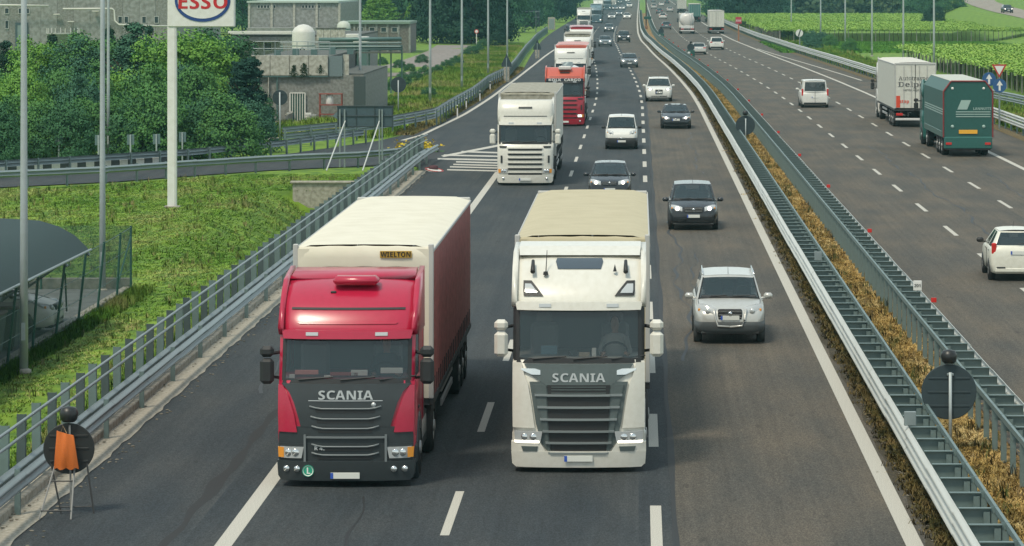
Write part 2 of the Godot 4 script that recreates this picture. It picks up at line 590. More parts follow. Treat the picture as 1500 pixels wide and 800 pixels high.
	strip("verge_gutter", -10.9, func(d): return -10.02 + 0.025 * sin(d * 1.9) + 0.02 * sin(d * 4.7), 36, 152, 0.012, mat("pale_grit", Color(0.50, 0.46, 0.38), 0.95, 0.0, "blotch", 0.8), 0.6)
	mb = MB.new()
	for i in 6:
		var dd := 700.0 - i * 64.0
	var rows := []
	for i in range(0, 26):
		var dd := 470.0 + i * 20.0
		rows.append([Vector3(side_x(dd) - 3.6, road_h(dd) * smoothstep(380.0, 540.0, dd) + 0.02, -dd), Vector3(side_x(dd) + 3.6, road_h(dd) * smoothstep(380.0, 540.0, dd) + 0.02, -dd)])
	mb.sheet(rows, Vector3(70, -2000, -700))
	struct("road_embankment", mb, mat("pale_road", Color(0.36, 0.31, 0.26), 0.9, 0.0, "blotch", 0.05))
	# driveway to the yard and the yard itself
	mb = MB.new()
	rows = []
	for q in [[688, 66, 640, 66], [700, 72, 628, 74], [672, 84, 602, 84], [640, 97, 575, 93], [618, 108, 545, 100], [560, 113, 515, 103], [470, 150, 440, 112]]:
		rows.append([ground(q[0], q[1], 0.03), ground(q[2], q[3], 0.03)])
	mb.sheet(rows, Vector3(-30, -500, -300))
	struct("road_driveway", mb, mat("drive", Color(0.30, 0.26, 0.24), 0.9, 0.0, "blotch", 0.1))
	mb = MB.new()
	mb.sheet([[ground(330, 205, 0.02), ground(400, 205, 0.02)], [ground(300, 172, 0.02), ground(500, 172, 0.02)]], Vector3(-30, -500, -300))
	struct("pavement_yard", mb, mat("yard", Color(0.36, 0.34, 0.30), 0.9, 0.0, "blotch", 0.1))
	# pale parking court behind the green fence
	mb = MB.new()
	mb.sheet([[Vector3(-40, 0.12, -60), Vector3(-14.9, 0.12, -60)], [Vector3(-40, 0.12, -92.5), Vector3(-14.9, 0.12, -92.5)]], Vector3(-20, -500, -80))
	struct("pavement_parking", mb, mat("court", Color(0.15, 0.165, 0.165), 0.9, 0.0, "blotch", 0.15))
	mb = MB.new()
	mb.box(Vector3(-14.75, 0.09, -76), Vector3(0.22, 0.2, 33), 0.02)
	mb.box(Vector3(-19.0, 0.16, -92.8), Vector3(8.7, 0.5, 0.2), 0.02)
	struct("kerb_parking", mb, mats["concrete"])

# ---- guard rails ----
func beam_mesh(waves: int, t := 0.006) -> MB:
	# one metre of corrugated beam along -z, face towards +x, centred on its height
	var prof := []
	var hh := 0.155 if waves == 2 else 0.25
	var n := waves * 6
	for i in n + 1:
		var f := float(i) / n
		prof.append(Vector2(0.042 - 0.042 * cos(TAU * waves * f), lerpf(-hh, hh, f)))
	var rows := []
	for q in prof: rows.append([Vector3(q.x, q.y, 0), Vector3(q.x, q.y, -1)])
	return MB.new().smooth(true).slab(rows, Vector3(-1, 0, 0), t)

func along(a: Vector3, b: Vector3, face := 1.0) -> Basis:
	# z axis from b to a scaled to the length of the segment, x towards the traffic
	var z := a - b
	var zn := z.normalized()
	var xx := Vector3.UP.cross(zn).normalized() * face
	return Basis(xx, Vector3.UP, z)

func median_rail(rx: float, face: float, label: String) -> Node3D:
	var o := thing("median_guard_rail", label, "guard rail", P(rx, 45))
	var inv := -o.position
	var beam := beam_mesh(3).mesh(mats["steel_pale"])
	var post := MB.new()
	post.box(Vector3(0, 0.42, 0), Vector3(0.10, 0.95, 0.006), 0)
	post.box(Vector3(-0.05, 0.42, -0.03), Vector3(0.006, 0.95, 0.06), 0)
	post.box(Vector3(0.05, 0.42, -0.03), Vector3(0.006, 0.95, 0.06), 0)
	post.box(Vector3(0.0, 0.80, 0.006), Vector3(0.03, 0.03, 0.012), 0)
	post.box(Vector3(0.0, 0.62, 0.006), Vector3(0.03, 0.03, 0.012), 0)
	var pm := post.mesh(mats["steel_green"])
	var sp := MB.new()
	# spacer arm: top flange, upright web, foot flange
	sp.box(Vector3(0, 0.865, 0.0), Vector3(0.50, 0.014, 0.09), 0)
	sp.box(Vector3(0, 0.72, -0.038), Vector3(0.50, 0.29, 0.008), 0)
	sp.box(Vector3(0, 0.575, 0.0), Vector3(0.44, 0.012, 0.08), 0)
	sp.box(Vector3(-0.18, 0.72, 0.012), Vector3(0.10, 0.18, 0.05), 0)
	var sm := sp.mesh(mats["steel_green"])
	var tie := MB.new().box(Vector3(0, 0, -0.5), Vector3(0.05, 0.10, 1), 0).mesh(mats["steel_green"])
	var lens := MB.new().box(Vector3(0.0, 0.06, 0), Vector3(0.14, 0.12, 0.03), 0.01).mesh(mats["red_lens"])
	var d := 45.0
	var k := 0
	var far_b := []; var far_p := []; var far_s := []; var far_t := []
	var cols := []
	while d < 900.0:
		var stepd := 1.5
		var a := P(rx, d)
		var bas := along(a, P(rx, d + stepd), face)
		var on := Basis(bas.x, bas.y, bas.z.normalized() * (1.0 if face > 0 else 1.0))
		# the spacer lies behind the beam, the post behind the spacer, towards the median
		var sxf := Transform3D(on, a + inv - bas.x * 0.27)
		var pxf := Transform3D(on.rotated(Vector3.UP, r(-0.03, 0.03)), a + inv - bas.x * 0.57)
		if k < 295:
			inst(o, "spacer", sm, sxf); inst(o, "post", pm, pxf)
		elif k % 3 == 0:
			far_s.append(sxf); far_p.append(pxf)
		if k % 3 == 0:
			var jog := r(-0.012, 0.012)
			var b3 := along(P(rx, d + jog * 0), P(rx, d + 4.54), face)
			var bxf := Transform3D(b3, a + inv + Vector3(0, 0.61 + jog, 0))
			var txf := Transform3D(along(a, P(rx, d + 4.5), face), a + inv - bas.x * 0.60 + Vector3(0, 0.84, 0))
			var txl := Transform3D(along(a, P(rx, d + 4.5), face), a + inv - bas.x * 0.54 + Vector3(0, 0.12, 0))
			if k < 290:
				inst(o, "beam", beam, bxf); inst(o, "tie_bar", tie, txf)
			else:
				far_b.append(bxf); far_t.append(txf)
			if face > 0 and k % 15 == 9 and k < 290:
				inst(o, "reflector", lens, Transform3D(on, a + inv + Vector3(0, 0.88, 0) + bas.x * 0.05))
		d += stepd
		k += 1
	multi(o, "far_beams", beam, mats["steel_pale"], far_b, cols)
	multi(o, "far_posts", pm, mats["steel_green"], far_p, cols)
	multi(o, "far_spacers", sm, mats["steel_green"], far_s, cols)
	multi(o, "far_ties", tie, mats["steel_green"], far_t, cols)
	return o

func edge_rail(called: String, label: String, path: Array, face: float, steps: float, two_high := false, fence := false, m_key := "steel", limit := 295) -> Node3D:
	# path: corner points of the beam line on the ground
	var c := Curve3D.new()
	c.bake_interval = 0.3
	for p in path: c.add_point(p)
	var total := c.get_baked_length()
	var o := thing(called, label, "guard rail", path[0])
	var inv: Vector3 = -path[0]
	var beam := beam_mesh(2).mesh(mats[m_key])
	var post := MB.new()
	var ph := 1.0 if two_high else 0.78
	post.box(Vector3(0, ph * 0.5 - 0.1, 0), Vector3(0.09, ph + 0.2, 0.008), 0)
	post.box(Vector3(-0.045, ph * 0.5 - 0.1, -0.03), Vector3(0.008, ph + 0.2, 0.06), 0)
	post.box(Vector3(0.045, ph * 0.5 - 0.1, -0.03), Vector3(0.008, ph + 0.2, 0.06), 0)
	var pm := post.mesh(mats["steel_green"])
	var tall := MB.new()
	tall.box(Vector3(0, 0.60, 0), Vector3(0.15, 1.40, 0.010), 0)
	tall.box(Vector3(-0.075, 0.60, -0.045), Vector3(0.010, 1.40, 0.09), 0)
	tall.box(Vector3(0.075, 0.60, -0.045), Vector3(0.010, 1.40, 0.09), 0)
	var tm := tall.mesh(mats["steel_green"])
	var tube := MB.new().smooth(true).tube([Vector3.ZERO, Vector3(0, 0, -1)], 0.03, -1, 8).mesh(mats["steel"])
	var dark_tall := tall.st.commit()
	dark_tall.surface_set_material(0, mat("steel_dark", Color(0.085, 0.115, 0.12), 0.55, 0.3, "grime", 0.4))
	var s := 0.0
	var k := 0
	while s + steps <= total + 0.01 and k < limit:
		var a := c.sample_baked(s)
		var b := c.sample_baked(minf(s + steps, total))
		var bas := along(a, b, face)
		var on := Basis(bas.x, bas.y, bas.z.normalized())
		var h := 0.60 + r(-0.008, 0.008)
		inst(o, "beam", beam, Transform3D(along(a, b + (b - a) * 0.012, face), a + inv + Vector3(0, h, 0)))
		if two_high: inst(o, "beam", beam, Transform3D(along(a, b + (b - a) * 0.012, face), a + inv + Vector3(0, h + 0.36, 0)))
		inst(o, "post", pm, Transform3D(on, a + inv - bas.x * 0.10))
		if fence:
			var n := int(round(steps / 1.5))
			for q in n:
				var pp := a.lerp(b, float(q) / n)
				var lean := on.rotated(on.z.normalized(), r(-0.02, 0.02))
				inst(o, "fence_post", tm if (k * n + q) % 2 else dark_tall, Transform3D(lean, pp + inv - bas.x * 0.62))
			for y in [1.24, 0.98]:
				inst(o, "handrail", tube, Transform3D(bas, a + inv - bas.x * 0.50 + Vector3(0, y, 0)))
			inst(o, "lower_panel", beam, Transform3D(along(a, b + (b - a) * 0.012, face), a + inv - bas.x * 0.48 + Vector3(0, 0.42, 0)))
		s += steps
		k += 1
	return o

func build_rails() -> void:
	median_rail(4.92, -1.0, "pale three-wave median guard rail along the fast lane edge line, backed by dry grass")
	median_rail(7.40, 1.0, "grey-green median guard rail with red reflectors along the far carriageway")
	# verge rail beside the hard shoulder up to the gore nose
	var path := []
	for d in range(36, 160, 6): path.append(P(-10.36, d))
	path.append(P(-10.25, 160)); path.append(P(-10.0, 166))
	edge_rail("verge_guard_rail", "grey guard rail with tall fence posts and handrails beside the hard shoulder", path, 1.0, 4.5, false, true, "steel")
	path = []
	for q in [[-10.9, 160.5], [-12.95, 155.6], [-17.6, 151.6], [-20.5, 147.8], [-23.4, 143.2], [-27.8, 139.3], [-40, 129.5], [-52, 120]]: path.append(Vector3(q[0], 0, -q[1]))
	edge_rail("ramp_guard_rail", "low guard rail between the grass bank and the exit ramp", path, -1.0, 2.0, false, false, "steel")
	path = []
	for d in [560, 520, 480, 440, 400, 360, 330, 300, 270, 240, 215, 200]: path.append(P(-11.4 - (0.9 if d < 300 else 0.0) - (0.3 if d < 230 else 0.0), d))
	path.append(Vector3(-14.4, 0, -188)); path.append(Vector3(-16.6, 0, -180)); path.append(Vector3(-19.2, 0, -173.5))
	path.reverse()
	edge_rail("ramp_guard_rail", "long double-height guard rail above the brown verge, outside the exit lane", path, -1.0, 3.0, true, false, "steel")
	path = []
	for q in [[-15.2, 178], [-18.7, 165], [-22.2, 157], [-25.0, 153], [-30, 146.2], [-42, 136.8], [-56, 125.5]]: path.append(Vector3(q[0], 0, -q[1]))
	edge_rail("ramp_guard_rail", "guard rail in front of the tree belt on the outer side of the exit ramp", path, 1.0, 2.0, false, false, "steel")
	# far side of the motorway
	path = []
	var d := 150.0
	while d < 760.0:
		path.append(P(22.2, d)); d += 12.0
	edge_rail("far_guard_rail", "double-height guard rail along the far hard shoulder beside the vineyards", path, -1.0, 3.0, true, false, "steel_pale")
	path = []
	d = 120.0
	while d < 250.0:
		path.append(P(27.5 - maxf(0, d - 200) * 0.05, d)); d += 10.0
	edge_rail("far_guard_rail", "second guard rail behind the road signs, at the foot of the vineyard", path, -1.0, 3.0, true, false, "steel")
	# pedestrian fence of upright bars between the two rails
	var o := thing("bar_fence", "low fence of upright dark bars between the two far guard rails", "fence", P(24.8, 150))
	var bar := MB.new().box(Vector3(0, 0.55, 0), Vector3(0.05, 1.1, 0.05), 0).mesh(mats["steel_green"])
	var rail_m := MB.new().box(Vector3(0, 0, -0.5), Vector3(0.05, 0.07, 1), 0).mesh(mats["steel_pale"])
	d = 150.0
	while d < 205.0:
		inst(o, "bar", bar, Transform3D(Basis(), P(24.8, d) - o.position))
		d += 0.6
	d = 150.0
	while d < 204.0:
		for y in [0.15, 1.05]: inst(o, "rail", rail_m, Transform3D(along(P(24.8, d), P(24.8, d + 6)), P(24.8, d, y) - o.position))
		d += 6.0
	# striped low kerb wall in front of the tree belt
	o = thing("striped_barrier", "low barrier of alternating white and dark blocks along the tree belt", "barrier", Vector3(-22.9, 0, -156.2))
	var wm := MB.new().box(Vector3(0, 0.22, 0), Vector3(0.16, 0.44, 0.50), 0.02).mesh(mat("white_block", Color(0.62, 0.63, 0.60), 0.7, 0, "grime", 0.5))
	var bm := MB.new().box(Vector3(0, 0.22, 0), Vector3(0.16, 0.44, 0.50), 0.02).mesh(mat("dark_block", Color(0.06, 0.07, 0.07), 0.7, 0, "grime", 0.5))
	var a := Vector3(-22.9, 0, -156.2)
	var b := Vector3(-33.0, 0, -144.6)
	var n := int(a.distance_to(b) / 0.5)
	for i in n:
		inst(o, "block", wm if i % 2 else bm, Transform3D(Basis.looking_at(b - a), a.lerp(b, (i + 0.5) / n) - o.position))

# ---- cars: origin on the ground at mid-length, front towards +z ----
func wheel(parent: Node, at: Vector3, rad: float, wid: float, side: float, truck := false) -> void:
	var w := MB.new().smooth(true)
	var ax := Vector3(side, 0, 0)
	w.lathe(at, ax, [[-wid, rad * 0.6], [-wid, rad * 0.93], [-wid * 0.85, rad], [-wid * 0.15, rad], [0.0, rad * 0.93], [0.005, rad * 0.66], [-0.03, rad * 0.62]], 16 if not truck else 20, true)
	var tyre := part(parent, "wheel", w, mats["black_rubber"])
	var rim := MB.new().smooth(false)
	if truck:
		rim.lathe(at, ax, [[-0.02, rad * 0.62], [-0.01, rad * 0.55], [-0.10, rad * 0.42], [-0.10, rad * 0.26], [0.02, rad * 0.22], [0.03, rad * 0.1]], 14)
	else:
		rim.lathe(at, ax, [[-0.03, rad * 0.64], [-0.005, rad * 0.62], [-0.03, rad * 0.5], [-0.035, rad * 0.2], [-0.01, rad * 0.12]], 14)
		for k in 5:
			var dv := Vector3(0, cos(TAU * k / 5), sin(TAU * k / 5))
			rim.box(at + dv * rad * 0.36 + ax * -0.014, Vector3(0.03, rad * 0.5, 0.05), 0.0, Basis(ax, dv, ax.cross(dv)))
	part(tyre, "rim", rim, mat("rim", Color(0.42, 0.43, 0.43), 0.35, 0.7) if not truck else mat("truck_rim", Color(0.34, 0.34, 0.33), 0.5, 0.4))

func paint(key: String, c: Color, rough := 0.32) -> StandardMaterial3D:
	var m := mat("paint_" + key, c, rough, 0.0, "grime", 0.6)
	m.clearcoat_enabled = true
	m.clearcoat = 0.35
	m.clearcoat_roughness = 0.2
	return m

func number_plate(o: Node, at: Vector3, w: float, back := false) -> void:
	var s := -1.0 if back else 1.0
	var p := part(o, "number_plate", MB.new().box(at, Vector3(w, 0.11, 0.015), 0.004), mat("plate", Color(0.66, 0.67, 0.62), 0.4))
	part(p, "country_band", MB.new().box(at + Vector3(-w * 0.45 * s, 0, 0.006 * s), Vector3(w * 0.1, 0.105, 0.012), 0), mat("plate_blue", Color(0.03, 0.09, 0.42), 0.4))

func make_car(called: String, label: String, cat: String, o_: Dictionary) -> Node3D:
	var o := thing(called, label, cat, Vector3.ZERO, 0, "vehicles on the motorway")
	var L: float = o_.get("L", 4.2)
	var W: float = o_.get("W", 1.76)
	var H: float = o_.get("H", 1.48)
	var belt: float = o_.get("belt", 0.93)
	var nose: float = o_.get("nose", 0.74)
	var scut: float = o_.get("scuttle", 0.98)
	var zA: float = L / 2 - float(o_.get("hood", 1.05))      # windscreen base
	var zB: float = zA - float(o_.get("rake", 0.75))         # windscreen top
	var zC: float = -L / 2 + float(o_.get("tail", 0.45))     # roof rear end
	var zD: float = -L / 2 + float(o_.get("boot", 0.08))     # rear window base
	var clr: float = o_.get("clear", 0.2)
	var deck: float = o_.get("deck", belt)
	var m: Material = o_.mat
	var clad: Material = o_.get("clad", m)
	var blackm := mat("trim_black", Color(0.02, 0.021, 0.022), 0.55)
	var hw := W / 2
	var sts := [
		[L / 2, 0.74, clr + 0.10, nose - 0.22, nose - 0.19], [L / 2 - 0.05, 0.84, clr + 0.03, nose - 0.10, nose - 0.05], [L / 2 - 0.16, 0.92, clr, nose - 0.03, nose + 0.03],
		[L / 2 - 0.42, 0.98, clr, nose + 0.04, nose + 0.10], [zA + 0.25, 1.0, clr, belt - 0.05, scut - 0.03], [zA - 0.05, 1.0, clr, belt - 0.01, scut],
		[zA - 0.5, 1.0, clr, belt, belt + 0.01], [0.0, 1.0, clr, belt + 0.01, belt + 0.01], [zC, 1.0, clr, belt + 0.02, belt + 0.02], [zD - 0.0, 0.985, clr, deck + 0.0, deck + 0.02],
		[-L / 2 + 0.05, 0.95, clr + 0.02, deck - 0.06, deck - 0.05], [-L / 2 + 0.01, 0.90, clr + 0.06, deck - 0.2, deck - 0.19], [-L / 2, 0.84, clr + 0.12, deck - 0.35, deck - 0.33]]
	sts.sort_custom(func(p, q): return p[0] > q[0])
	var rings := []
	for s in sts:
		var w: float = hw * s[1]
		var yb: float = s[2]
		var ys: float = s[3]
		var yt: float = s[4]
		var half := [Vector2(w * 0.80, yb), Vector2(w * 0.955, yb + 0.05), Vector2(w * 0.99, lerpf(yb, ys, 0.35)), Vector2(w, lerpf(yb, ys, 0.62)), Vector2(w * 0.985, ys - 0.10), Vector2(w * 0.955, ys - 0.03), Vector2(w * 0.88, lerpf(ys, yt, 0.45)), Vector2(w * 0.5, lerpf(ys, yt, 0.88))]
		var ring := []
		for p in half: ring.append(Vector3(p.x, p.y, s[0]))
		ring.append(Vector3(0, yt, s[0]))
		for i in range(half.size() - 1, -1, -1): ring.append(Vector3(-half[i].x, half[i].y, s[0]))
		rings.append(ring)
	part(o, "body", MB.new().smooth(true).loft(rings), m)
	for side_i in [6, 10]:
		var hl_pts := []
		for k in range(2, 6): hl_pts.append(rings[k][side_i] + Vector3(0, 0.003, 0))
		part(o, "bonnet_gap", MB.new().tube(hl_pts, 0.007, -1, 4), blackm)
	if o_.has("clad"):
		# unpainted lower front: follows the nose a little proud of the paint
		var cr := []
		for s in sts.slice(0, 5):
			var w: float = hw * s[1] * 1.012
			var yb: float = s[2] - 0.01
			var yc: float = minf(float(o_.get("clad_top", 0.5)), s[3] - 0.02)
			cr.append([Vector3(w * 0.8, yb, s[0] + 0.012), Vector3(w * 0.96, yb + 0.05, s[0] + 0.012), Vector3(w, lerpf(yb, yc, 0.5), s[0] + 0.012), Vector3(w, yc, s[0] + 0.012), Vector3(-w, yc, s[0] + 0.012), Vector3(-w, lerpf(yb, yc, 0.5), s[0] + 0.012), Vector3(-w * 0.96, yb + 0.05, s[0] + 0.012), Vector3(-w * 0.8, yb, s[0] + 0.012)])
		part(o, "lower_cladding", MB.new().smooth(true).loft(cr), clad)
	# greenhouse: ring of bottom and top points, each span painted or glazed
	var wb := hw * 0.93
	var wt := hw * float(o_.get("roof", 0.72))
	var yr := H - 0.05
	var bot := []
	var top := []
	var kind := []   # kind of the span that starts at this point
	for i in 9:
		var u: float = [-1.0, -0.93, -0.6, -0.25, 0.0, 0.25, 0.6, 0.93, 1.0][i]
		bot.append(Vector3(u * wb, scut - 0.01 + (belt - scut) * u * u, zA + 0.10 * (1 - u * u)))
		top.append(Vector3(u * wt, yr + 0.03 * (1 - u * u), zB + 0.08 * (1 - u * u)))
		kind.append("p" if i in [0, 7, 8] else "front")
	var cut: Array = o_.get("side", [0.10, 0.46, 0.52, 0.84])
	var names := ["fr", "p", "rr", "p"]
	for i in 4:
		var f: float = cut[i]
		bot.append(Vector3(wb, belt, lerpf(zA, zD, f)))
		top.append(Vector3(wt, yr, lerpf(zB, zC, f)))
		kind.append(names[i])
	for i in 7:
		var u: float = [1.0, 0.90, 0.5, 0.0, -0.5, -0.90, -1.0][i]
		bot.append(Vector3(u * wb * 0.94, deck, zD - 0.05 * (1 - u * u)))
		top.append(Vector3(u * wt * 0.97, yr - 0.01, zC - 0.05 * (1 - u * u)))
		kind.append("p" if i in [0, 5] else ("rear" if i < 6 else "p"))
	for i in 4:
		var f: float = cut[3 - i]
		bot.append(Vector3(-wb, belt, lerpf(zA, zD, f)))
		top.append(Vector3(-wt, yr, lerpf(zB, zC, f)))
		kind.append(["rl", "p", "fl", "p"][i])
	kind[6] = "front"; kind[8] = "p"
	var groups := {}
	var n := bot.size()
	var ctr := Vector3(0, (belt + yr) / 2, (zA + zD) / 2)
	var closed: bool = o_.get("panel_van", false)
	for i in n:
		var j := (i + 1) % n
		var g: String = kind[i]
		if closed and g in ["rr", "rl"]: g = "p"
		var lo0: Vector3 = bot[i].lerp(top[i], 0.04); var lo1: Vector3 = bot[j].lerp(top[j], 0.04)
		var hi0: Vector3 = bot[i].lerp(top[i], 0.92); var hi1: Vector3 = bot[j].lerp(top[j], 0.92)
		if not groups.has("p"): groups["p"] = MB.new().smooth(true)
		if not groups.has(g): groups[g] = MB.new().smooth(true)
		groups["p"].out_quad(bot[i] - Vector3(0, 0.06, 0), bot[j] - Vector3(0, 0.06, 0), lo1, lo0, ctr)
		groups["p"].out_quad(hi0, hi1, top[j], top[i], ctr)
		groups[g].out_quad(lo0, lo1, hi1, hi0, ctr)
	# roof skin
	var rows := []
	for k in 7:
		var u: float = [-1.0, -0.86, -0.5, 0.0, 0.5, 0.86, 1.0][k]
		var row := []
		for q in 5:
			var f := q / 4.0
			var z: float = lerpf(zB + 0.08 * (1 - u * u), zC - 0.05 * (1 - u * u), f)
			row.append(Vector3(u * lerpf(wt, wt * 0.97, f), yr + (0.05 * (1 - pow(absf(u), 2.5))) * (0.6 + 0.4 * sin(PI * (0.15 + 0.7 * f))) , z))
		rows.append(row)
	groups["p"].sheet(rows, Vector3(0, 0, ctr.z))
	part(o, "roof_and_pillars", groups["p"], o_.get("roof_mat", m))
	var gm := glass("car_glass", Color(0.02, 0.038, 0.042), 0.62)
	for g in groups:
		if g == "p": continue
		part(o, {"front": "windscreen", "rear": "rear_window"}.get(g, "side_window"), groups[g], gm)
	var seal := MB.new().smooth(true)
	var fl := []
	for i in range(1, 8): fl.append(bot[i].lerp(top[i], 0.04) + Vector3(0, 0.0, 0.012))
	seal.tube(fl, 0.03, -1, 5)
	for i in [1, 7]: seal.tube([bot[i].lerp(top[i], 0.02) + Vector3(0, 0, 0.004), bot[i].lerp(top[i], 0.93) + Vector3(0, 0, 0.004)], 0.016, -1, 4)
	part(o, "windscreen_seal", seal, blackm)
	# cabin
	var cab := MB.new()
	cab.box(Vector3(0, belt - 0.02, (zA + zD) / 2), Vector3(wb * 1.8, 0.05, (zA - zD) * 0.94))
	cab.box(Vector3(0, scut - 0.01, zA - 0.18), Vector3(wb * 1.7, 0.10, 0.36), 0.03)
	for sx in [-1, 1]:
		cab.box(Vector3(sx * 0.36, belt + 0.10, zB - 0.38), Vector3(0.46, 0.5, 0.14), 0.05)
		cab.box(Vector3(sx * 0.36, belt + 0.42, zB - 0.40), Vector3(0.24, 0.18, 0.09), 0.04)
	cab.box(Vector3(0, belt + 0.1, lerpf(zB, zD, 0.72)), Vector3(wb * 1.5, 0.4, 0.14), 0.05)
	part(o, "cabin_seats", cab, mat("cabin", Color(0.045, 0.047, 0.05), 0.8))
	var stw := MB.new()
	for k in 12:
		var a0 := TAU * k / 12
		var a1 := TAU * (k + 1) / 12
		stw.tube([Vector3(0.36 + 0.18 * cos(a0), scut + 0.08 + 0.16 * sin(a0), zA - 0.42), Vector3(0.36 + 0.18 * cos(a1), scut + 0.08 + 0.16 * sin(a1), zA - 0.42)], 0.015, -1, 4)
	part(o, "steering_wheel", stw, blackm)
	# nose
	var hl_y: float = o_.get("lamp_y", nose - 0.06)
	var lampm: Material = lit("headlamp_on", Color(1.0, 0.97, 0.9), 1.6) if o_.get("lights", false) else mat("headlamp_off", Color(0.55, 0.57, 0.56), 0.15, 0.3)
	var lw: float = o_.get("lamp_w", 0.34)
	var lh: float = o_.get("lamp_h", 0.16)
	for sx in [-1, 1]:
		var hl := MB.new().smooth(true)
		var lr := []
		for q in [[0.0, 0.0, 0.72], [0.35, 0.02, 0.92], [0.7, 0.06, 1.0], [1.0, 0.16, 0.8]]:
			var xx: float = (hw * 0.90 - lw) + lw * q[0]
			var zz: float = L / 2 - 0.055 - q[1] * 1.35
			lr.append([Vector3(sx * xx, hl_y - lh * 0.5 * q[2] + 0.05 * q[0], zz + 0.03), Vector3(sx * xx, hl_y + 0.05 * q[0], zz + 0.045), Vector3(sx * xx, hl_y + lh * 0.5 * q[2] + 0.06 * q[0], zz - 0.06)])
		hl.slab(lr, Vector3(0, 0, -1), 0.2)
		var hp := part(o, "headlight", hl, mat("lamp_glass", Color(0.50, 0.52, 0.52), 0.12, 0.2))
		part(hp, "lamp", MB.new().smooth(true).lathe(Vector3(sx * (hw * 0.90 - lw * 0.55), hl_y + 0.025, L / 2 - 0.1), Vector3(0, 0, 1), [[0, 0.075], [0.065, 0.07], [0.085, 0.04], [0.088, 0.0]], 12), lampm)
		if o_.get("amber", true): part(hp, "indicator", MB.new().box(Vector3(sx * (hw * 0.90 - 0.03), hl_y + 0.04, L / 2 - 0.19), Vector3(0.05, 0.07, 0.06), 0.015), mat("amber", Color(0.75, 0.30, 0.04), 0.3))
		# mirror, door handle, fog lamp
		var mir := MB.new().smooth(true)
		mir.box(Vector3(sx * (hw + 0.11), belt + 0.07, zA - 0.22), Vector3(0.22, 0.15, 0.12), 0.045)
		mir.box(Vector3(sx * (hw * 0.97), belt + 0.02, zA - 0.22), Vector3(0.14, 0.04, 0.06), 0.01)
		part(o, "mirror", mir, o_.get("mirror_mat", m))
		for f in [0.34, 0.74]:
			part(o, "door_handle", MB.new().box(Vector3(sx * hw * 0.99, belt - 0.10, lerpf(zA, zD, f)), Vector3(0.03, 0.03, 0.18), 0.01), blackm if o_.get("dark_handle", false) else m)
		part(o, "door_seam", MB.new().box(Vector3(sx * hw * 0.985, belt * 0.62, lerpf(zA, zD, 0.50)), Vector3(0.04, belt * 0.6, 0.012)), blackm)
		if o_.get("fogs", true): part(o, "fog_lamp", MB.new().smooth(true).lathe(Vector3(sx * hw * 0.66, clr + 0.22, L / 2 - 0.12), Vector3(0, 0, 1), [[0, 0.06], [0.09, 0.055], [0.10, 0.0]], 10), mat("headlamp_off", Color(0.55, 0.57, 0.56), 0.15, 0.3))
		# tail lamp
		var tl: Array = o_.get("tail_lamp", [0.78, deck - 0.12, 0.22, 0.14])
		part(o, "tail_light", MB.new().box(Vector3(sx * hw * tl[0], tl[1], -L / 2 + 0.05 + float(o_.get("tl_in", 0.0))), Vector3(tl[2], tl[3], 0.10), 0.03), mats["red_lens"])
		for z in [L / 2 - float(o_.get("over", 0.82)), -L / 2 + float(o_.get("over_r", 0.75))]:
			var wr: float = o_.get("wheel", 0.315)
			part(o, "wheel_arch", MB.new().smooth(true).lathe(Vector3(sx * hw * 0.80, wr, z), Vector3(sx, 0, 0), [[0, wr + 0.05], [hw * 0.20 + 0.003, wr + 0.05]], 18), o_.get("arch", blackm))
			wheel(o, Vector3(sx * hw * 1.005, wr, z), wr, 0.2, sx)
	var gy: Array = o_.get("grille", [nose - 0.06, 0.14, 0.56])
	var gr := part(o, "grille", MB.new().box(Vector3(0, gy[0], L / 2 - 0.06), Vector3(gy[2] * W * 0.62, gy[1], 0.16), 0.03), blackm)
	var slats := MB.new()
	for k in 3: slats.box(Vector3(0, gy[0] + (k - 1) * gy[1] * 0.28, L / 2 + 0.022), Vector3(gy[2] * W * 0.58, 0.016, 0.012))
	part(gr, "slats", slats, mat("chrome", Color(0.62, 0.63, 0.63), 0.18, 0.9))
	part(gr, "badge", MB.new().smooth(true).lathe(Vector3(0, gy[0] + gy[1] * 0.1, L / 2 + 0.02), Vector3(0, 0, 1), [[0, 0.055], [0.02, 0.05], [0.022, 0]], 12), mat("chrome", Color(0.62, 0.63, 0.63), 0.18, 0.9))
	var ih: float = o_.get("intake", 0.16)
	part(o, "front_bumper", MB.new().box(Vector3(0, clr + 0.06 + ih * 0.5 + 0.02, L / 2 - 0.08), Vector3(W * 0.66, ih, 0.16), 0.04), clad if o_.has("clad") else blackm)
	part(o, "lower_lip", MB.new().box(Vector3(0, clr + 0.035, L / 2 - 0.12), Vector3(W * 0.82, 0.07, 0.2), 0.02), blackm)
	number_plate(o, Vector3(0, float(o_.get("plate_y", clr + 0.25)), L / 2 + 0.022), 0.46)
	var wip := MB.new()
	for sx in [-0.62, 0.1]:
		wip.tube([Vector3(sx * wb, scut + 0.03, zA + 0.10), Vector3((sx + 0.55) * wb, scut + 0.05, zA + 0.09)], 0.012, -1, 4)
	part(o, "wiper", wip, blackm)
	# tail
	number_plate(o, Vector3(0, float(o_.get("rplate", deck - 0.22)), -L / 2 - 0.012), 0.46, true)
	part(o, "rear_bumper", MB.new().box(Vector3(0, clr + 0.12, -L / 2 + 0.10), Vector3(W * 0.86, 0.2, 0.24), 0.06), o_.get("rbump", blackm))
	part(o, "rear_wiper", MB.new().tube([Vector3(0, deck + 0.06, zD - 0.07), Vector3(-0.3, deck + 0.10, zD - 0.06)], 0.012, -1, 4), blackm)
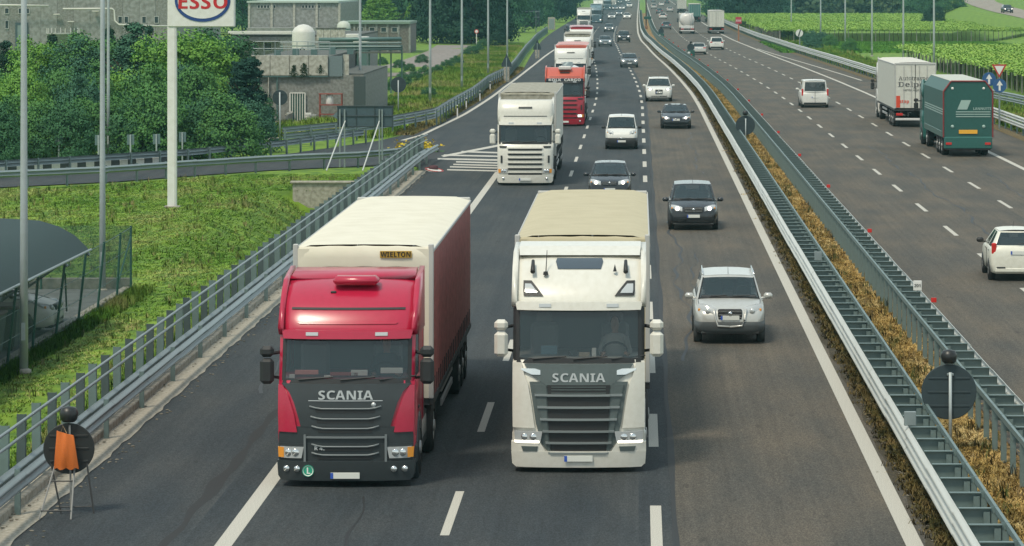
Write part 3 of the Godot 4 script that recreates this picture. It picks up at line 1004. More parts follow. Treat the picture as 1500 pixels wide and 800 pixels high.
	if o_.get("rails", false):
		for sx in [-1, 1]:
			part(o, "roof_rail", MB.new().smooth(true).tube([Vector3(sx * wt * 0.97, yr + 0.03, zB - 0.08), Vector3(sx * wt * 0.96, yr + 0.085, zB - 0.2), Vector3(sx * wt * 0.95, yr + 0.085, zC + 0.2), Vector3(sx * wt * 0.95, yr + 0.03, zC + 0.05)], 0.02, -1, 6), mat("chrome", Color(0.62, 0.63, 0.63), 0.18, 0.9))
	part(o, "aerial", MB.new().tube([Vector3(0, H - 0.02, zB - 0.12), Vector3(0, H + 0.16, zB - 0.28)], 0.008, 0.004, 4), blackm)
	part(o, "underbody", MB.new().box(Vector3(0, clr + 0.04, 0), Vector3(W * 0.8, 0.12, L * 0.86)), blackm)
	return o

func put(o: Node3D, x: float, d: float, length: float, away := false, turn := 0.0) -> Node3D:
	# x: lateral place of the end that faces the camera; d: distance of that end
	var zc := d + length / 2
	o.position = P(x, zc)
	var tang := (P(x, zc - 2) - P(x, zc + 2)).normalized()
	o.rotation.y = atan2(tang.x, tang.z) + (PI if away else 0.0) + turn
	return o
func lane(px: float, d: float) -> float: return (px - 935.0) / 4700.0 * d - bend(d)

func build_cars() -> void:
	var black := mat("trim_black", Color(0.02, 0.021, 0.022), 0.55)
	var silver := paint("silver", Color(0.56, 0.56, 0.53), 0.3)
	silver.metallic = 0.35
	var navy := paint("black", Color(0.020, 0.024, 0.028), 0.2)
	var grey := paint("grey", Color(0.12, 0.14, 0.15), 0.25)
	var white := paint("white", Color(0.70, 0.70, 0.66), 0.35)
	var cream := paint("cream", Color(0.72, 0.71, 0.62), 0.35)
	var blue := paint("blue_grey", Color(0.16, 0.20, 0.22), 0.25)
	var o: Node3D
	var clad := mat("clad", Color(0.06, 0.068, 0.07), 0.6)
	o = make_car("compact_suv", "silver compact SUV with roof rails and dark bumper cladding, headlights off", "car", {"mat": silver, "L": 4.12, "W": 1.76, "H": 1.60, "belt": 1.02, "nose": 0.86, "scuttle": 1.08, "hood": 1.0, "rake": 0.62, "clear": 0.25, "rails": true, "clad": clad, "clad_top": 0.56, "grille": [0.74, 0.26, 0.55], "intake": 0.18, "lamp_h": 0.26, "lamp_w": 0.44, "wheel": 0.33, "tail": 0.4, "plate_y": 0.66, "arch": clad, "roof": 0.76})
	for sx in [-1, 1]:
		part(o, "bumper_surround", MB.new().smooth(true).tube([Vector3(sx * 0.40, 0.88, 2.045), Vector3(sx * 0.36, 0.62, 2.085), Vector3(sx * 0.30, 0.46, 2.075), Vector3(0, 0.44, 2.085)], 0.028, -1, 6), silver)
	put(o, 2.26, 79.4, 4.12)
	o = make_car("hatchback_car", "black compact people carrier with lit headlights and chrome slatted grille", "car", {"mat": navy, "L": 4.27, "W": 1.78, "H": 1.60, "belt": 0.98, "nose": 0.82, "scuttle": 1.06, "hood": 0.95, "rake": 0.85, "lights": true, "grille": [0.74, 0.20, 0.62], "lamp_w": 0.40, "lamp_h": 0.22, "plate_y": 0.52, "roof": 0.76, "roof_mat": navy})
	put(o, 1.97, 115.6, 4.27)
	o = make_car("hatchback_car", "black hatchback with lit headlights following right behind the pale-tarped lorry", "car", {"mat": navy, "L": 4.0, "W": 1.74, "H": 1.47, "lights": true, "hood": 1.0, "rake": 0.9, "lamp_w": 0.42, "lamp_h": 0.22, "nose": 0.76, "roof": 0.74})
	put(o, -1.2, 131.5, 4.0)
	o = make_car("delivery_van", "small white delivery van with black unpainted bumper and mirrors", "van", {"mat": white, "L": 3.9, "W": 1.72, "H": 1.76, "belt": 1.08, "nose": 0.92, "scuttle": 1.12, "hood": 0.78, "rake": 0.62, "clad": black, "mirror_mat": black, "panel_van": true, "intake": 0.34, "clad_top": 0.62, "clear": 0.18, "tail": 0.12, "boot": 0.04, "roof": 0.80, "grille": [0.60, 0.08, 0.5], "lamp_h": 0.24, "lamp_w": 0.34, "lamp_y": 0.86, "plate_y": 0.44, "fogs": false})
	put(o, -0.92, 171.2, 3.9)
	o = make_car("saloon_car", "black low saloon with bright headlights ahead of the white SUV", "car", {"mat": navy, "L": 4.7, "W": 1.83, "H": 1.42, "hood": 1.25, "rake": 0.85, "tail": 0.95, "boot": 0.45, "deck": 0.95, "lights": true, "nose": 0.70, "lamp_w": 0.42, "lamp_h": 0.15, "grille": [0.56, 0.24, 0.42], "plate_y": 0.56})
	put(o, 2.28, 195.0, 4.7)
	o = make_car("large_suv", "large white SUV with tall dark grille and roof rails, headlights lit", "car", {"mat": white, "L": 5.05, "W": 1.97, "H": 1.74, "belt": 1.10, "nose": 0.96, "scuttle": 1.16, "hood": 1.3, "rake": 0.75, "lights": true, "rails": true, "clear": 0.24, "grille": [0.72, 0.36, 0.46], "wheel": 0.37, "roof": 0.76, "plate_y": 0.70, "lamp_w": 0.42})
	put(o, 1.58, 239.0, 5.05)
	var proto := {}
	proto["hatch"] = {"L": 4.2, "W": 1.78, "H": 1.48, "rake": 0.85, "tail_lamp": [0.78, 0.85, 0.26, 0.22]}
	proto["saloon"] = {"L": 4.6, "W": 1.82, "H": 1.44, "hood": 1.25, "rake": 0.8, "tail": 0.9, "boot": 0.42, "deck": 0.95, "tail_lamp": [0.74, 0.82, 0.36, 0.14]}
	proto["suv"] = {"L": 4.5, "W": 1.86, "H": 1.66, "belt": 1.04, "nose": 0.9, "scuttle": 1.1, "clear": 0.24, "wheel": 0.35, "tail_lamp": [0.76, 0.98, 0.30, 0.14]}
	proto["van"] = {"L": 4.8, "W": 1.92, "H": 1.95, "belt": 1.15, "nose": 1.0, "scuttle": 1.2, "hood": 0.85, "rake": 0.7, "tail": 0.1, "boot": 0.04, "roof": 0.84, "panel_van": true, "tail_lamp": [0.93, 1.10, 0.12, 0.5], "rbump": black, "deck": 1.15, "rplate": 0.75}
	# px, bottom y, kind, paint, lights, away, label
	var rows := [
		[922, 99, "saloon", grey, true, false, "dark grey saloon with lit headlights straddling the lane line"],
		[914, 62, "suv", navy, true, false, "black SUV with lit headlights beside the edge of the fast lane"],
		[886.5, 68, "saloon", blue, true, false, "blue-grey saloon with lit headlights in the middle lane"],
		[892, 47, "hatch", grey, true, false, "dark hatchback with lit headlights behind the blue-grey saloon"],
		[918.5, 28, "hatch", white, true, false, "white hatchback with lit headlights overtaking far off"],
		[896, 28, "saloon", silver, true, false, "distant silver saloon with lit headlights in the middle lane"],
		[907, 23, "hatch", blue, true, false, "distant blue-grey hatchback among the oncoming cars"],
		[911, 14.5, "hatch", silver, true, false, "far silver hatchback among the oncoming cars"],
		[922, 11, "suv", white, true, false, "far white SUV at the head of the overtaking line"],
		[890, 12, "saloon", navy, true, false, "far dark saloon with lit headlights behind the lorries"],
		[901, 15, "hatch", grey, true, false, "far grey hatchback beside the lorry queue"],
		[919, 3, "hatch", silver, true, false, "farthest pale hatchback coming over the rise"],
		[908, 5, "hatch", grey, true, false, "farthest dark hatchback coming over the rise"],
		[1024, 80, "saloon", silver, false, true, "silver saloon driving away beside the median signs"],
		[1050, 73, "suv", white, false, true, "white SUV driving away behind the white box lorry"],
		[976, 43, "hatch", grey, false, true, "dark grey hatchback driving away in the inner lane"],
		[971, 28, "hatch", white, false, true, "white hatchback driving away in the inner lane"],
		[981.5, 17.5, "saloon", silver, false, true, "distant silver saloon driving away beside the tanker"],
		[966, 20, "hatch", grey, false, true, "distant dark hatchback driving away in the inner lane"],
		[958, 13, "suv", silver, false, true, "distant silver SUV driving away along the median"],
		[969, 9, "saloon", white, false, true, "distant white saloon driving away ahead of the dark hatchback"],
		[977, 5.5, "hatch", navy, false, true, "farthest dark hatchback driving away"],
		[957, 3, "hatch", blue, false, true, "farthest blue-grey hatchback driving away"],
		[1194, 158, "van", white, false, true, "white panel van with tall red tail lights driving away"]]
	for q in rows:
		var op: Dictionary = proto[q[2]].duplicate()
		op["mat"] = q[3]
		op["lights"] = q[4]
		op["roof"] = op.get("roof", 0.75)
		var d: float = 42300.0 / (q[1] + 28.0)
		o = make_car({"hatch": "hatchback_car", "saloon": "saloon_car", "suv": "suv_car", "van": "panel_van"}[q[2]], q[6], "van" if q[2] == "van" else "car", op)
		if q[2] == "van":
			part(o, "door_split", MB.new().box(Vector3(0, 1.0, -2.41), Vector3(0.02, 1.3, 0.02)), black)
		put(o, lane(q[0], d), d, op["L"], q[5])
	# white hatchback crossing the lane line, seen from behind
	o = make_car("hatchback_car", "cream-white rounded hatchback with red tail lights changing lane across the dashes", "car", {"mat": cream, "L": 3.84, "W": 1.68, "H": 1.52, "belt": 0.98, "rake": 0.8, "tail": 0.62, "boot": 0.14, "deck": 1.06, "rbump": cream, "mirror_mat": black, "tail_lamp": [0.86, 0.98, 0.15, 0.34], "tl_in": 0.02, "rplate": 0.86, "roof": 0.64, "wheel": 0.30, "dark_handle": true, "clear": 0.22})
	part(o, "exhaust_slot", MB.new().box(Vector3(0.52, 0.42, -1.93), Vector3(0.26, 0.04, 0.04), 0.01), black)
	put(o, 11.42, 96.0, 3.84, true, -0.03)
	# car on the embankment road
	o = make_car("hatchback_car", "black car coming down the embankment road above the vineyards", "car", {"mat": navy, "L": 4.2, "W": 1.78, "H": 1.5, "lights": true, "roof": 0.75})
	o.position = Vector3(67.6, road_h(588) + 0.025, -588)
	o.rotation.y = 0.02
	# parked cars under the canopy
	for q in [[-17.3, 68.5, blue, "blue-grey parked car under the canopy beside the wheeled bins"], [-17.2, 74.2, grey, "dark grey parked car under the middle of the canopy"], [-16.7, 80.9, white, "white parked car under the open end of the canopy"]]:
		o = make_car("parked_car", q[3], "car", {"mat": q[2], "roof": 0.75})
		o.set_meta("group", "cars parked under the canopy")
		o.position = Vector3(q[0], 0.125, -q[1])
		o.rotation.y = PI * 0.5 + r(-0.05, 0.05)

# ---- lorries: origin on the ground under the cab front, front towards +z, body behind it ----
var cab_prof := []   # [y, z] of the middle of the cab's face
var cab_bulge := 0.12
var cab_hw := 1.22
func face_z(x: float, y: float) -> float:
	var z: float = cab_prof[0][1]
	for i in cab_prof.size() - 1:
		if y >= cab_prof[i][0]: z = remap(y, cab_prof[i][0], cab_prof[i + 1][0], cab_prof[i][1], cab_prof[i + 1][1])
	var u := absf(x) / 1.22
	return z - cab_bulge * u * u - (0.55 * pow(maxf(0.0, absf(x) - 0.92), 1.7))

func face_panel(rows: Array, off: float, depth := 0.06, nx := 6) -> MB:
	# a panel that follows the cab's face; rows: [y, x left, x right]
	var g := []
	for q in rows:
		var row := []
		for i in nx + 1:
			var x: float = lerpf(q[1], q[2], float(i) / nx)
			row.append(Vector3(x, q[0], face_z(x, q[0]) + off))
		g.append(row)
	return MB.new().smooth(true).slab(g, Vector3(0, 0, -1), depth)

func cab_ring(y: float, hw: float, zb: float) -> Array:
	var ring := []
	for i in 15:
		var x: float = hw * (-1.0 + 2.0 * i / 14.0)
		ring.append(Vector3(x, y, face_z(x, y)))
	ring.append(Vector3(hw, y, zb)); ring.append(Vector3(-hw, y, zb))
	return ring

func truck_cab(o: Node3D, c: Dictionary) -> void:
	# c: mat, low (bumper/grille material), ws0/ws1 windscreen heights, top, roof style, hw, mirror
	var m: Material = c.mat
	var black := mat("trim_black", Color(0.02, 0.021, 0.022), 0.55)
	var hw: float = c.get("hw", 1.22)
	cab_hw = hw
	var ws0: float = c.get("ws0", 1.86)
	var ws1: float = c.get("ws1", 2.66)
	var top: float = c.get("top", 3.75)
	var zb := -2.25
	cab_prof = c.get("prof", [[0.0, -0.03], [0.30, 0.0], [0.9, 0.02], [1.5, 0.0], [ws0, -0.06], [ws1, -0.30], [ws1 + 0.15, -0.33], [ws1 + 0.5, -0.55], [top - 0.1, -1.05], [top, -1.2]])
	# lower shell
	var rings := []
	for y in [0.32, 0.5, 0.9, 1.2, 1.5, ws0]:
		rings.append(cab_ring(y, hw * (0.985 if y < 0.6 else 1.0), zb))
	var lower := part(o, "cab_body", MB.new().smooth(true).loft(rings), m)
	# upper shell: visor line to roof
	rings = []
	var nrof := 7
	for i in nrof:
		var y: float = lerpf(ws1, top, float(i) / (nrof - 1))
		var t := float(i) / (nrof - 1)
		rings.append(cab_ring(y, hw * (1.0 - 0.05 * pow(t, 3.0)), zb))
	part(o, "cab_roof", MB.new().smooth(true).loft(rings), c.get("roof_mat", m))
	# pillars and rear wall
	var pil := MB.new().smooth(true)
	for sx in [-1, 1]:
		var g := []
		for y in [ws0 - 0.02, (ws0 + ws1) / 2, ws1 + 0.02]:
			g.append([Vector3(sx * hw * 0.93, y, face_z(hw * 0.93, y)), Vector3(sx * hw, y, face_z(hw, y)), Vector3(sx * hw, y, face_z(hw, y) - 0.12)])
		pil.sheet(g, Vector3(0, ws0, -1.0))
		pil.out_quad(Vector3(sx * hw, ws0 - 0.02, -1.35), Vector3(sx * hw, ws0 - 0.02, zb), Vector3(sx * hw, ws1 + 0.02, zb), Vector3(sx * hw, ws1 + 0.02, -1.35), Vector3(0, ws0, -1))
	pil.out_quad(Vector3(-hw, ws0, zb), Vector3(hw, ws0, zb), Vector3(hw, ws1, zb), Vector3(-hw, ws1, zb), Vector3(0, ws0, 0))
	part(o, "cab_pillars", pil, c.get("pillar_mat", m))
	# glass
	var gm := glass("truck_glass", Color(0.02, 0.04, 0.045), 0.56)
	var g := []
	for i in 4:
		var y: float = lerpf(ws0, ws1, i / 3.0)
		var row := []
		for k in 13:
			var x: float = hw * 0.93 * (-1 + k / 6.0)
			row.append(Vector3(x, y, face_z(x, y) + 0.002))
		g.append(row)
	part(o, "windscreen", MB.new().smooth(true).sheet(g, Vector3(0, ws0, -3)), gm)
	part(o, "windscreen_seal", face_panel([[ws0 - 0.06, -hw * 0.95, hw * 0.95], [ws0 + 0.035, -hw * 0.93, hw * 0.93]], 0.008, 0.03, 10), black)
	part(o, "windscreen_seal", face_panel([[ws1 - 0.035, -hw * 0.93, hw * 0.93], [ws1 + 0.02, -hw * 0.93, hw * 0.93]], 0.008, 0.03, 10), black)
	for sx in [-1, 1]:
		part(o, "windscreen_seal", face_panel([[ws0, sx * hw * 0.90, sx * hw * 0.955], [ws1, sx * hw * 0.90, sx * hw * 0.955]], 0.006, 0.03, 2), black)
	for sx in [-1, 1]:
		var sw := MB.new()
		sw.sheet([[Vector3(sx * (hw - 0.004), ws0, face_z(hw, ws0) - 0.12), Vector3(sx * (hw - 0.004), ws0, -1.35)], [Vector3(sx * (hw - 0.004), ws1, face_z(hw, ws1) - 0.12), Vector3(sx * (hw - 0.004), ws1, -1.35)]], Vector3(0, ws0, -1))
		part(o, "side_window", sw, gm)
	# inside: floor, dashboard, seats, wheel, back wall with curtain
	var ins := MB.new()
	ins.box(Vector3(0, ws0 - 0.10, -0.42), Vector3(hw * 1.84, 0.16, 0.5), 0.06)
	ins.box(Vector3(0, ws0 - 0.02, -1.3), Vector3(hw * 1.84, 0.03, 1.8))
	ins.box(Vector3(0, (ws0 + ws1) / 2 + 0.05, -1.95), Vector3(hw * 1.86, ws1 - ws0 + 0.3, 0.06))
	part(o, "cab_interior", ins, mat("cab_inside", Color(0.14, 0.16, 0.16), 0.85))
	for sx in [-1, 1]:
		var seat := MB.new().smooth(false)
		seat.box(Vector3(sx * 0.66, ws0 + 0.20, -1.25), Vector3(0.52, 0.75, 0.16), 0.06)
		seat.box(Vector3(sx * 0.66, ws0 + 0.66, -1.28), Vector3(0.30, 0.22, 0.12), 0.05)
		part(o, "seat", seat, mat("cab_seat", Color(0.20, 0.22, 0.22), 0.85))
		var cur := MB.new().smooth(true)
		var rows := []
		for i in 9: rows.append([Vector3(sx * (hw - 0.08), ws0 + 0.1, -0.55 - 0.04 * i), Vector3(sx * (hw - 0.10 - 0.03 * (i % 2)), ws1 - 0.02, -0.55 - 0.04 * i)])
		cur.sheet(rows, Vector3(0, ws0, -1))
		part(o, "curtain", cur, mat("cab_curtain", Color(0.30, 0.32, 0.30), 0.9))
	var stw := MB.new()
	for k in 14:
		var a0 := TAU * k / 14
		var a1 := TAU * (k + 1) / 14
		stw.tube([Vector3(0.66 + 0.23 * cos(a0), ws0 + 0.10 + 0.14 * sin(a0), -0.72 - 0.16 * sin(a0)), Vector3(0.66 + 0.23 * cos(a1), ws0 + 0.10 + 0.14 * sin(a1), -0.72 - 0.16 * sin(a1))], 0.018, -1, 4)
	part(o, "steering_wheel", stw, black)
	# things on the dashboard
	for q in c.get("dash", []):
		part(o, q[0], MB.new().box(Vector3(q[1], ws0 + q[2], -0.30), Vector3(q[3], q[4], 0.03), 0.006), q[5])
	# sun visor
	if c.get("visor", true):
		part(o, "sun_visor", face_panel([[ws1 - 0.03, -hw * 0.94, hw * 0.94], [ws1 + 0.12, -hw * 0.97, hw * 0.97]], 0.10, 0.10, 10), c.get("visor_mat", m))
		for x in [-0.62, 0.62]:
			part(o, "marker_lamp", face_panel([[ws1 + 0.03, x - 0.11, x + 0.11], [ws1 + 0.09, x - 0.11, x + 0.11]], 0.115, 0.03, 1), mat("lamp_glass", Color(0.50, 0.52, 0.52), 0.12, 0.2))
	# wipers
	var wip := MB.new()
	for x in [-0.85, -0.1, 0.6]: wip.tube([Vector3(x, ws0 + 0.02, face_z(x, ws0) + 0.03), Vector3(x + 0.62, ws0 + 0.07, face_z(x + 0.62, ws0 + 0.07) + 0.02)], 0.014, -1, 4)
	part(o, "wiper", wip, black)
	# mirrors on arms
	for sx in [-1, 1]:
		var mm: Material = c.get("mirror_mat", black)
		var mx: float = sx * (hw + c.get("mir_out", 0.22))
		var my: float = c.get("mir_y", ws0 + 0.25)
		var mp := part(o, "mirror", MB.new().box(Vector3(mx, my - 0.10, -0.32), Vector3(0.25, c.get("mir_h", 0.46), 0.16), 0.06), mm)
		part(mp, "wide_mirror", MB.new().box(Vector3(mx, my + c.get("mir_h", 0.46) * 0.5 + 0.02, -0.32), Vector3(0.25, 0.2, 0.16), 0.06), mm)
		part(mp, "arm", MB.new().tube([Vector3(sx * hw * 0.98, my + 0.22, -0.55), Vector3(mx, my + 0.20, -0.36)], 0.035, -1, 6).tube([Vector3(sx * hw * 0.98, my - 0.25, -0.55), Vector3(mx, my - 0.20, -0.36)], 0.03, -1, 6), black)
	# doors: seam and handle, step well, wheel arch
	for sx in [-1, 1]:
		for z in [-0.52, -1.38]:
			part(o, "door_seam", MB.new().box(Vector3(sx * (hw + 0.001), 1.35, z), Vector3(0.01, 1.0, 0.015)), black)
		part(o, "door_handle", MB.new().box(Vector3(sx * (hw + 0.01), 1.28, -1.25), Vector3(0.03, 0.05, 0.16), 0.01), black)
		part(o, "wheel_arch", MB.new().smooth(true).lathe(Vector3(sx * hw * 0.62, 0.53, -1.42), Vector3(sx, 0, 0), [[0, 0.64], [hw * 0.38 + 0.012, 0.64]], 22), c.get("arch", black))
		wheel(o, Vector3(sx * (hw + 0.02), 0.52, -1.42), 0.52, 0.32, sx, true)
		part(o, "step", MB.new().box(Vector3(sx * (hw - 0.02), 0.52, -0.62), Vector3(0.08, 0.34, 0.36), 0.02), c.get("low", black))
	part(o, "cab_floor", MB.new().box(Vector3(0, 0.6, -1.3), Vector3(1.9, 0.5, 1.9)), black)

func chassis(o: Node3D, z0: float, z1: float, wheels: Array, hw := 1.22) -> void:
	var black := mat("chassis", Color(0.03, 0.031, 0.032), 0.7)
	var f := MB.new()
	for sx in [-1, 1]: f.box(Vector3(sx * 0.42, 0.82, (z0 + z1) / 2), Vector3(0.09, 0.26, absf(z0 - z1)))
	part(o, "chassis_frame", f, black)
	for z in wheels:
		part(o, "axle", MB.new().tube([Vector3(-hw + 0.2, 0.5, z), Vector3(hw - 0.2, 0.5, z)], 0.08, -1, 6), black)
		for sx in [-1, 1]: wheel(o, Vector3(sx * hw, 0.5, z), 0.5, 0.36, sx, true)

func box_trailer(o: Node3D, t: Dictionary) -> void:
	# t: z (front), len, w, bot, top, side (material), roof, front, rear; ripple = depth of the curtain's folds
	var z0: float = t.get("z", -3.0)
	var ln: float = t.get("len", 13.6)
	var hw: float = t.get("w", 2.56) / 2
	var yb: float = t.get("bot", 1.15)
	var yt: float = t.get("top", 4.0)
	var black := mat("chassis", Color(0.03, 0.031, 0.032), 0.7)
	var z1 := z0 - ln
	var rip: float = t.get("ripple", 0.015)
	for sx in [-1, 1]:
		var rows := []
		var n := int(ln / 0.17)
		for i in n + 1:
			var z := lerpf(z0 - 0.06, z1 + 0.06, float(i) / n)
			var k := rip * (sin(z * 9.1) * 0.5 + sin(z * 3.7 + 1.0) * 0.5)
			rows.append([Vector3(sx * (hw + k * 0.3), yb, z), Vector3(sx * (hw + k), lerpf(yb, yt, 0.5), z), Vector3(sx * (hw + k * 0.2), yt - 0.12, z)])
		var side := part(o, "side_curtain" if rip > 0 else "side_panel", MB.new().smooth(true).sheet(rows, Vector3(0, 2, (z0 + z1) / 2)), t.side)
		if rip > 0:
			var strap := MB.new().box(Vector3(sx * (hw + 0.012), yb + 0.12, 0), Vector3(0.015, 0.5, 0.045)).mesh(black)
			var z := z0 - 0.5
			while z > z1 + 0.3:
				inst(side, "strap", strap, Transform3D(Basis(), Vector3(0, 0, z)))
				z -= 0.62
		part(o, "side_rail", MB.new().box(Vector3(sx * (hw - 0.02), yb - 0.06, (z0 + z1) / 2), Vector3(0.08, 0.13, ln), 0.01), t.get("rail", black))
		part(o, "corner_post", MB.new().box(Vector3(sx * (hw - 0.03), (yb + yt) / 2, z0 - 0.02), Vector3(0.10, yt - yb, 0.10), 0.015), t.get("post", mat("trailer_post", Color(0.45, 0.45, 0.43), 0.5)))
		# side guard and mudguards
		part(o, "side_guard", MB.new().box(Vector3(sx * (hw - 0.05), 0.86, z0 - 5.2), Vector3(0.04, 0.14, 3.6), 0.01).box(Vector3(sx * (hw - 0.05), 0.58, z0 - 5.2), Vector3(0.04, 0.14, 3.6), 0.01), t.get("guard", mat("guard_grey", Color(0.34, 0.35, 0.35), 0.5)))
	# roof with shallow bows under the sheet, and a header that hangs over the front
	var rows := []
	var nz := int(ln / 0.3)
	for i in nz + 1:
		var z := lerpf(z0, z1, float(i) / nz)
		var sag := 0.006 * (0.5 + 0.5 * sin(z * TAU / 1.9)) if t.get("soft", true) else 0.0
		var row := []
		for k in 9:
			var u := -1.0 + k / 4.0
			row.append(Vector3(u * (hw + 0.01), yt - 0.03 * u * u - sag * (1.0 - u * u) - (0.08 if k == 0 or k == 8 else 0.0), z))
		rows.append(row)
	part(o, "roof_sheet", MB.new().smooth(true).sheet(rows, Vector3(0, 0, (z0 + z1) / 2)), t.roof)
	part(o, "roof_edge", MB.new().box(Vector3(hw + 0.005, yt - 0.13, (z0 + z1) / 2), Vector3(0.03, 0.07, ln), 0.01).box(Vector3(-hw - 0.005, yt - 0.13, (z0 + z1) / 2), Vector3(0.03, 0.07, ln), 0.01), t.get("edge", mat("trailer_post", Color(0.45, 0.45, 0.43), 0.5)))
	part(o, "front_wall", MB.new().box(Vector3(0, (yb + yt) / 2 - 0.04, z0), Vector3(hw * 2 - 0.02, yt - yb - 0.1, 0.05)), t.get("front", t.roof))
	var hd: float = t.get("header", 0.0)
	if hd > 0:
		var hrows := []
		for q in [[yt - 0.035, 0.0], [yt - 0.06, 0.03], [yt - hd * 0.6, 0.045], [yt - hd, 0.04]]:
			var row := []
			for k in 13:
				var u := -1.0 + k / 6.0
				row.append(Vector3(u * (hw + 0.015), q[0] - 0.02 * u * u + 0.008 * sin(k * 2.3), z0 + q[1] + 0.006 * sin(k * 1.7 + q[0] * 9.0) - 0.03 * pow(absf(u), 6.0)))
			hrows.append(row)
		part(o, "front_header", MB.new().smooth(true).slab(hrows, Vector3(0, 0, -1), 0.03), t.get("header_mat", t.roof))
	# rear doors
	part(o, "rear_door", MB.new().box(Vector3(hw * 0.5, (yb + yt) / 2 - 0.04, z1), Vector3(hw - 0.04, yt - yb - 0.16, 0.05), 0.01), t.get("rear", t.side))
	part(o, "rear_door", MB.new().box(Vector3(-hw * 0.5, (yb + yt) / 2 - 0.04, z1), Vector3(hw - 0.04, yt - yb - 0.16, 0.05), 0.01), t.get("rear", t.side))
	var fr := MB.new()
	fr.box(Vector3(0, yt - 0.09, z1 - 0.01), Vector3(hw * 2, 0.12, 0.09), 0.02)
	for sx in [-1, 1]: fr.box(Vector3(sx * (hw - 0.035), (yb + yt) / 2 - 0.05, z1 - 0.01), Vector3(0.07, yt - yb - 0.14, 0.09), 0.015)
	part(o, "rear_frame", fr, t.get("frame", mat("trailer_post", Color(0.45, 0.45, 0.43), 0.5)))
	for x in [-0.35, -0.12, 0.12, 0.35]: part(o, "lock_bar", MB.new().tube([Vector3(x * hw * 1.6, yb + 0.1, z1 - 0.05), Vector3(x * hw * 1.6, yt - 0.2, z1 - 0.05)], 0.018, -1, 5), mat("trailer_post", Color(0.45, 0.45, 0.43), 0.5))
	part(o, "floor", MB.new().box(Vector3(0, yb - 0.07, (z0 + z1) / 2), Vector3(hw * 2 - 0.06, 0.12, ln - 0.04)), black)
	part(o, "underrun_bar", MB.new().box(Vector3(0, 0.50, z1 + 0.06), Vector3(hw * 1.9, 0.14, 0.10), 0.02), t.get("underrun", mat("guard_grey", Color(0.34, 0.35, 0.35), 0.5)))
	for sx in [-1, 1]:
		part(o, "tail_light", MB.new().box(Vector3(sx * (hw - 0.30), 0.80, z1 - 0.01), Vector3(0.42, 0.16, 0.06), 0.02), mats["red_lens"])
		for z in t.get("axles", [9.4, 10.7, 12.0]):
			part(o, "mudguard", MB.new().smooth(true).lathe(Vector3(sx * (hw - 0.42), 0.52, z0 - z), Vector3(sx, 0, 0), [[0, 0.56], [0.40, 0.56]], 16, false), black)
	part(o, "landing_legs", MB.new().box(Vector3(-0.75, 0.62, z0 - 2.6), Vector3(0.12, 0.8, 0.12)).box(Vector3(0.75, 0.62, z0 - 2.6), Vector3(0.12, 0.8, 0.12)), black)
	var ax := []
	for z in t.get("axles", [9.4, 10.7, 12.0]): ax.append(z0 - z)
	ax.append(t.get("drive", -4.4))
	chassis(o, -1.9, z1 + 0.1, ax, hw - 0.02)

func grille_bars(o: Node3D, bars: Array, m: Material, off := 0.05) -> void:
	for b in bars: part(o, "grille_bar", face_panel([[b[0] - b[3] * 0.5, b[1], b[2]], [b[0] + b[3] * 0.5, b[1], b[2]]], off, 0.06, 8), m)

func emblem(o: Node3D, s: String, h: float, y: float, wide: float, m: Material, x := 0.0) -> void:
	text(o, "lettering", s, h, Vector3(x, y, face_z(x, y) + 0.03), Basis(Vector3.RIGHT, -0.06), m, 0.03, wide)

func headlamp(o: Node3D, x0: float, x1: float, y0: float, y1: float, on: bool, amber := true, off := 0.03) -> void:
	for sx in [-1, 1]:
		var hp := part(o, "headlight", face_panel([[y0, sx * x0, sx * x1], [y1, sx * (x0 - 0.04), sx * (x1 + 0.02)]], off, 0.08, 4), mat("lamp_glass", Color(0.50, 0.52, 0.52), 0.12, 0.2))
		var yc := (y0 + y1) / 2
		for f in [0.28, 0.62]:
			var x: float = lerpf(x0, x1, f)
			part(hp, "lamp", MB.new().smooth(true).lathe(Vector3(sx * x, yc, face_z(x, yc) + off - 0.005), Vector3(0, 0, 1), [[0, (y1 - y0) * 0.36], [0.015, (y1 - y0) * 0.30], [0.018, 0.0]], 12), lit("headlamp_on", Color(1.0, 0.97, 0.9), 1.6) if on else mat("lamp_bowl", Color(0.7, 0.71, 0.7), 0.08, 0.85))
		if amber: part(hp, "indicator", face_panel([[y0 + 0.01, sx * (x1 - 0.05), sx * (x1 + 0.05)], [y1 - 0.01, sx * (x1 - 0.05), sx * (x1 + 0.06)]], off + 0.006, 0.07, 2), mat("amber", Color(0.75, 0.30, 0.04), 0.3))

func cab_plate(o: Node3D, y: float) -> void:
	number_plate(o, Vector3(0.0, y, face_z(0, y) + 0.10), 0.52)

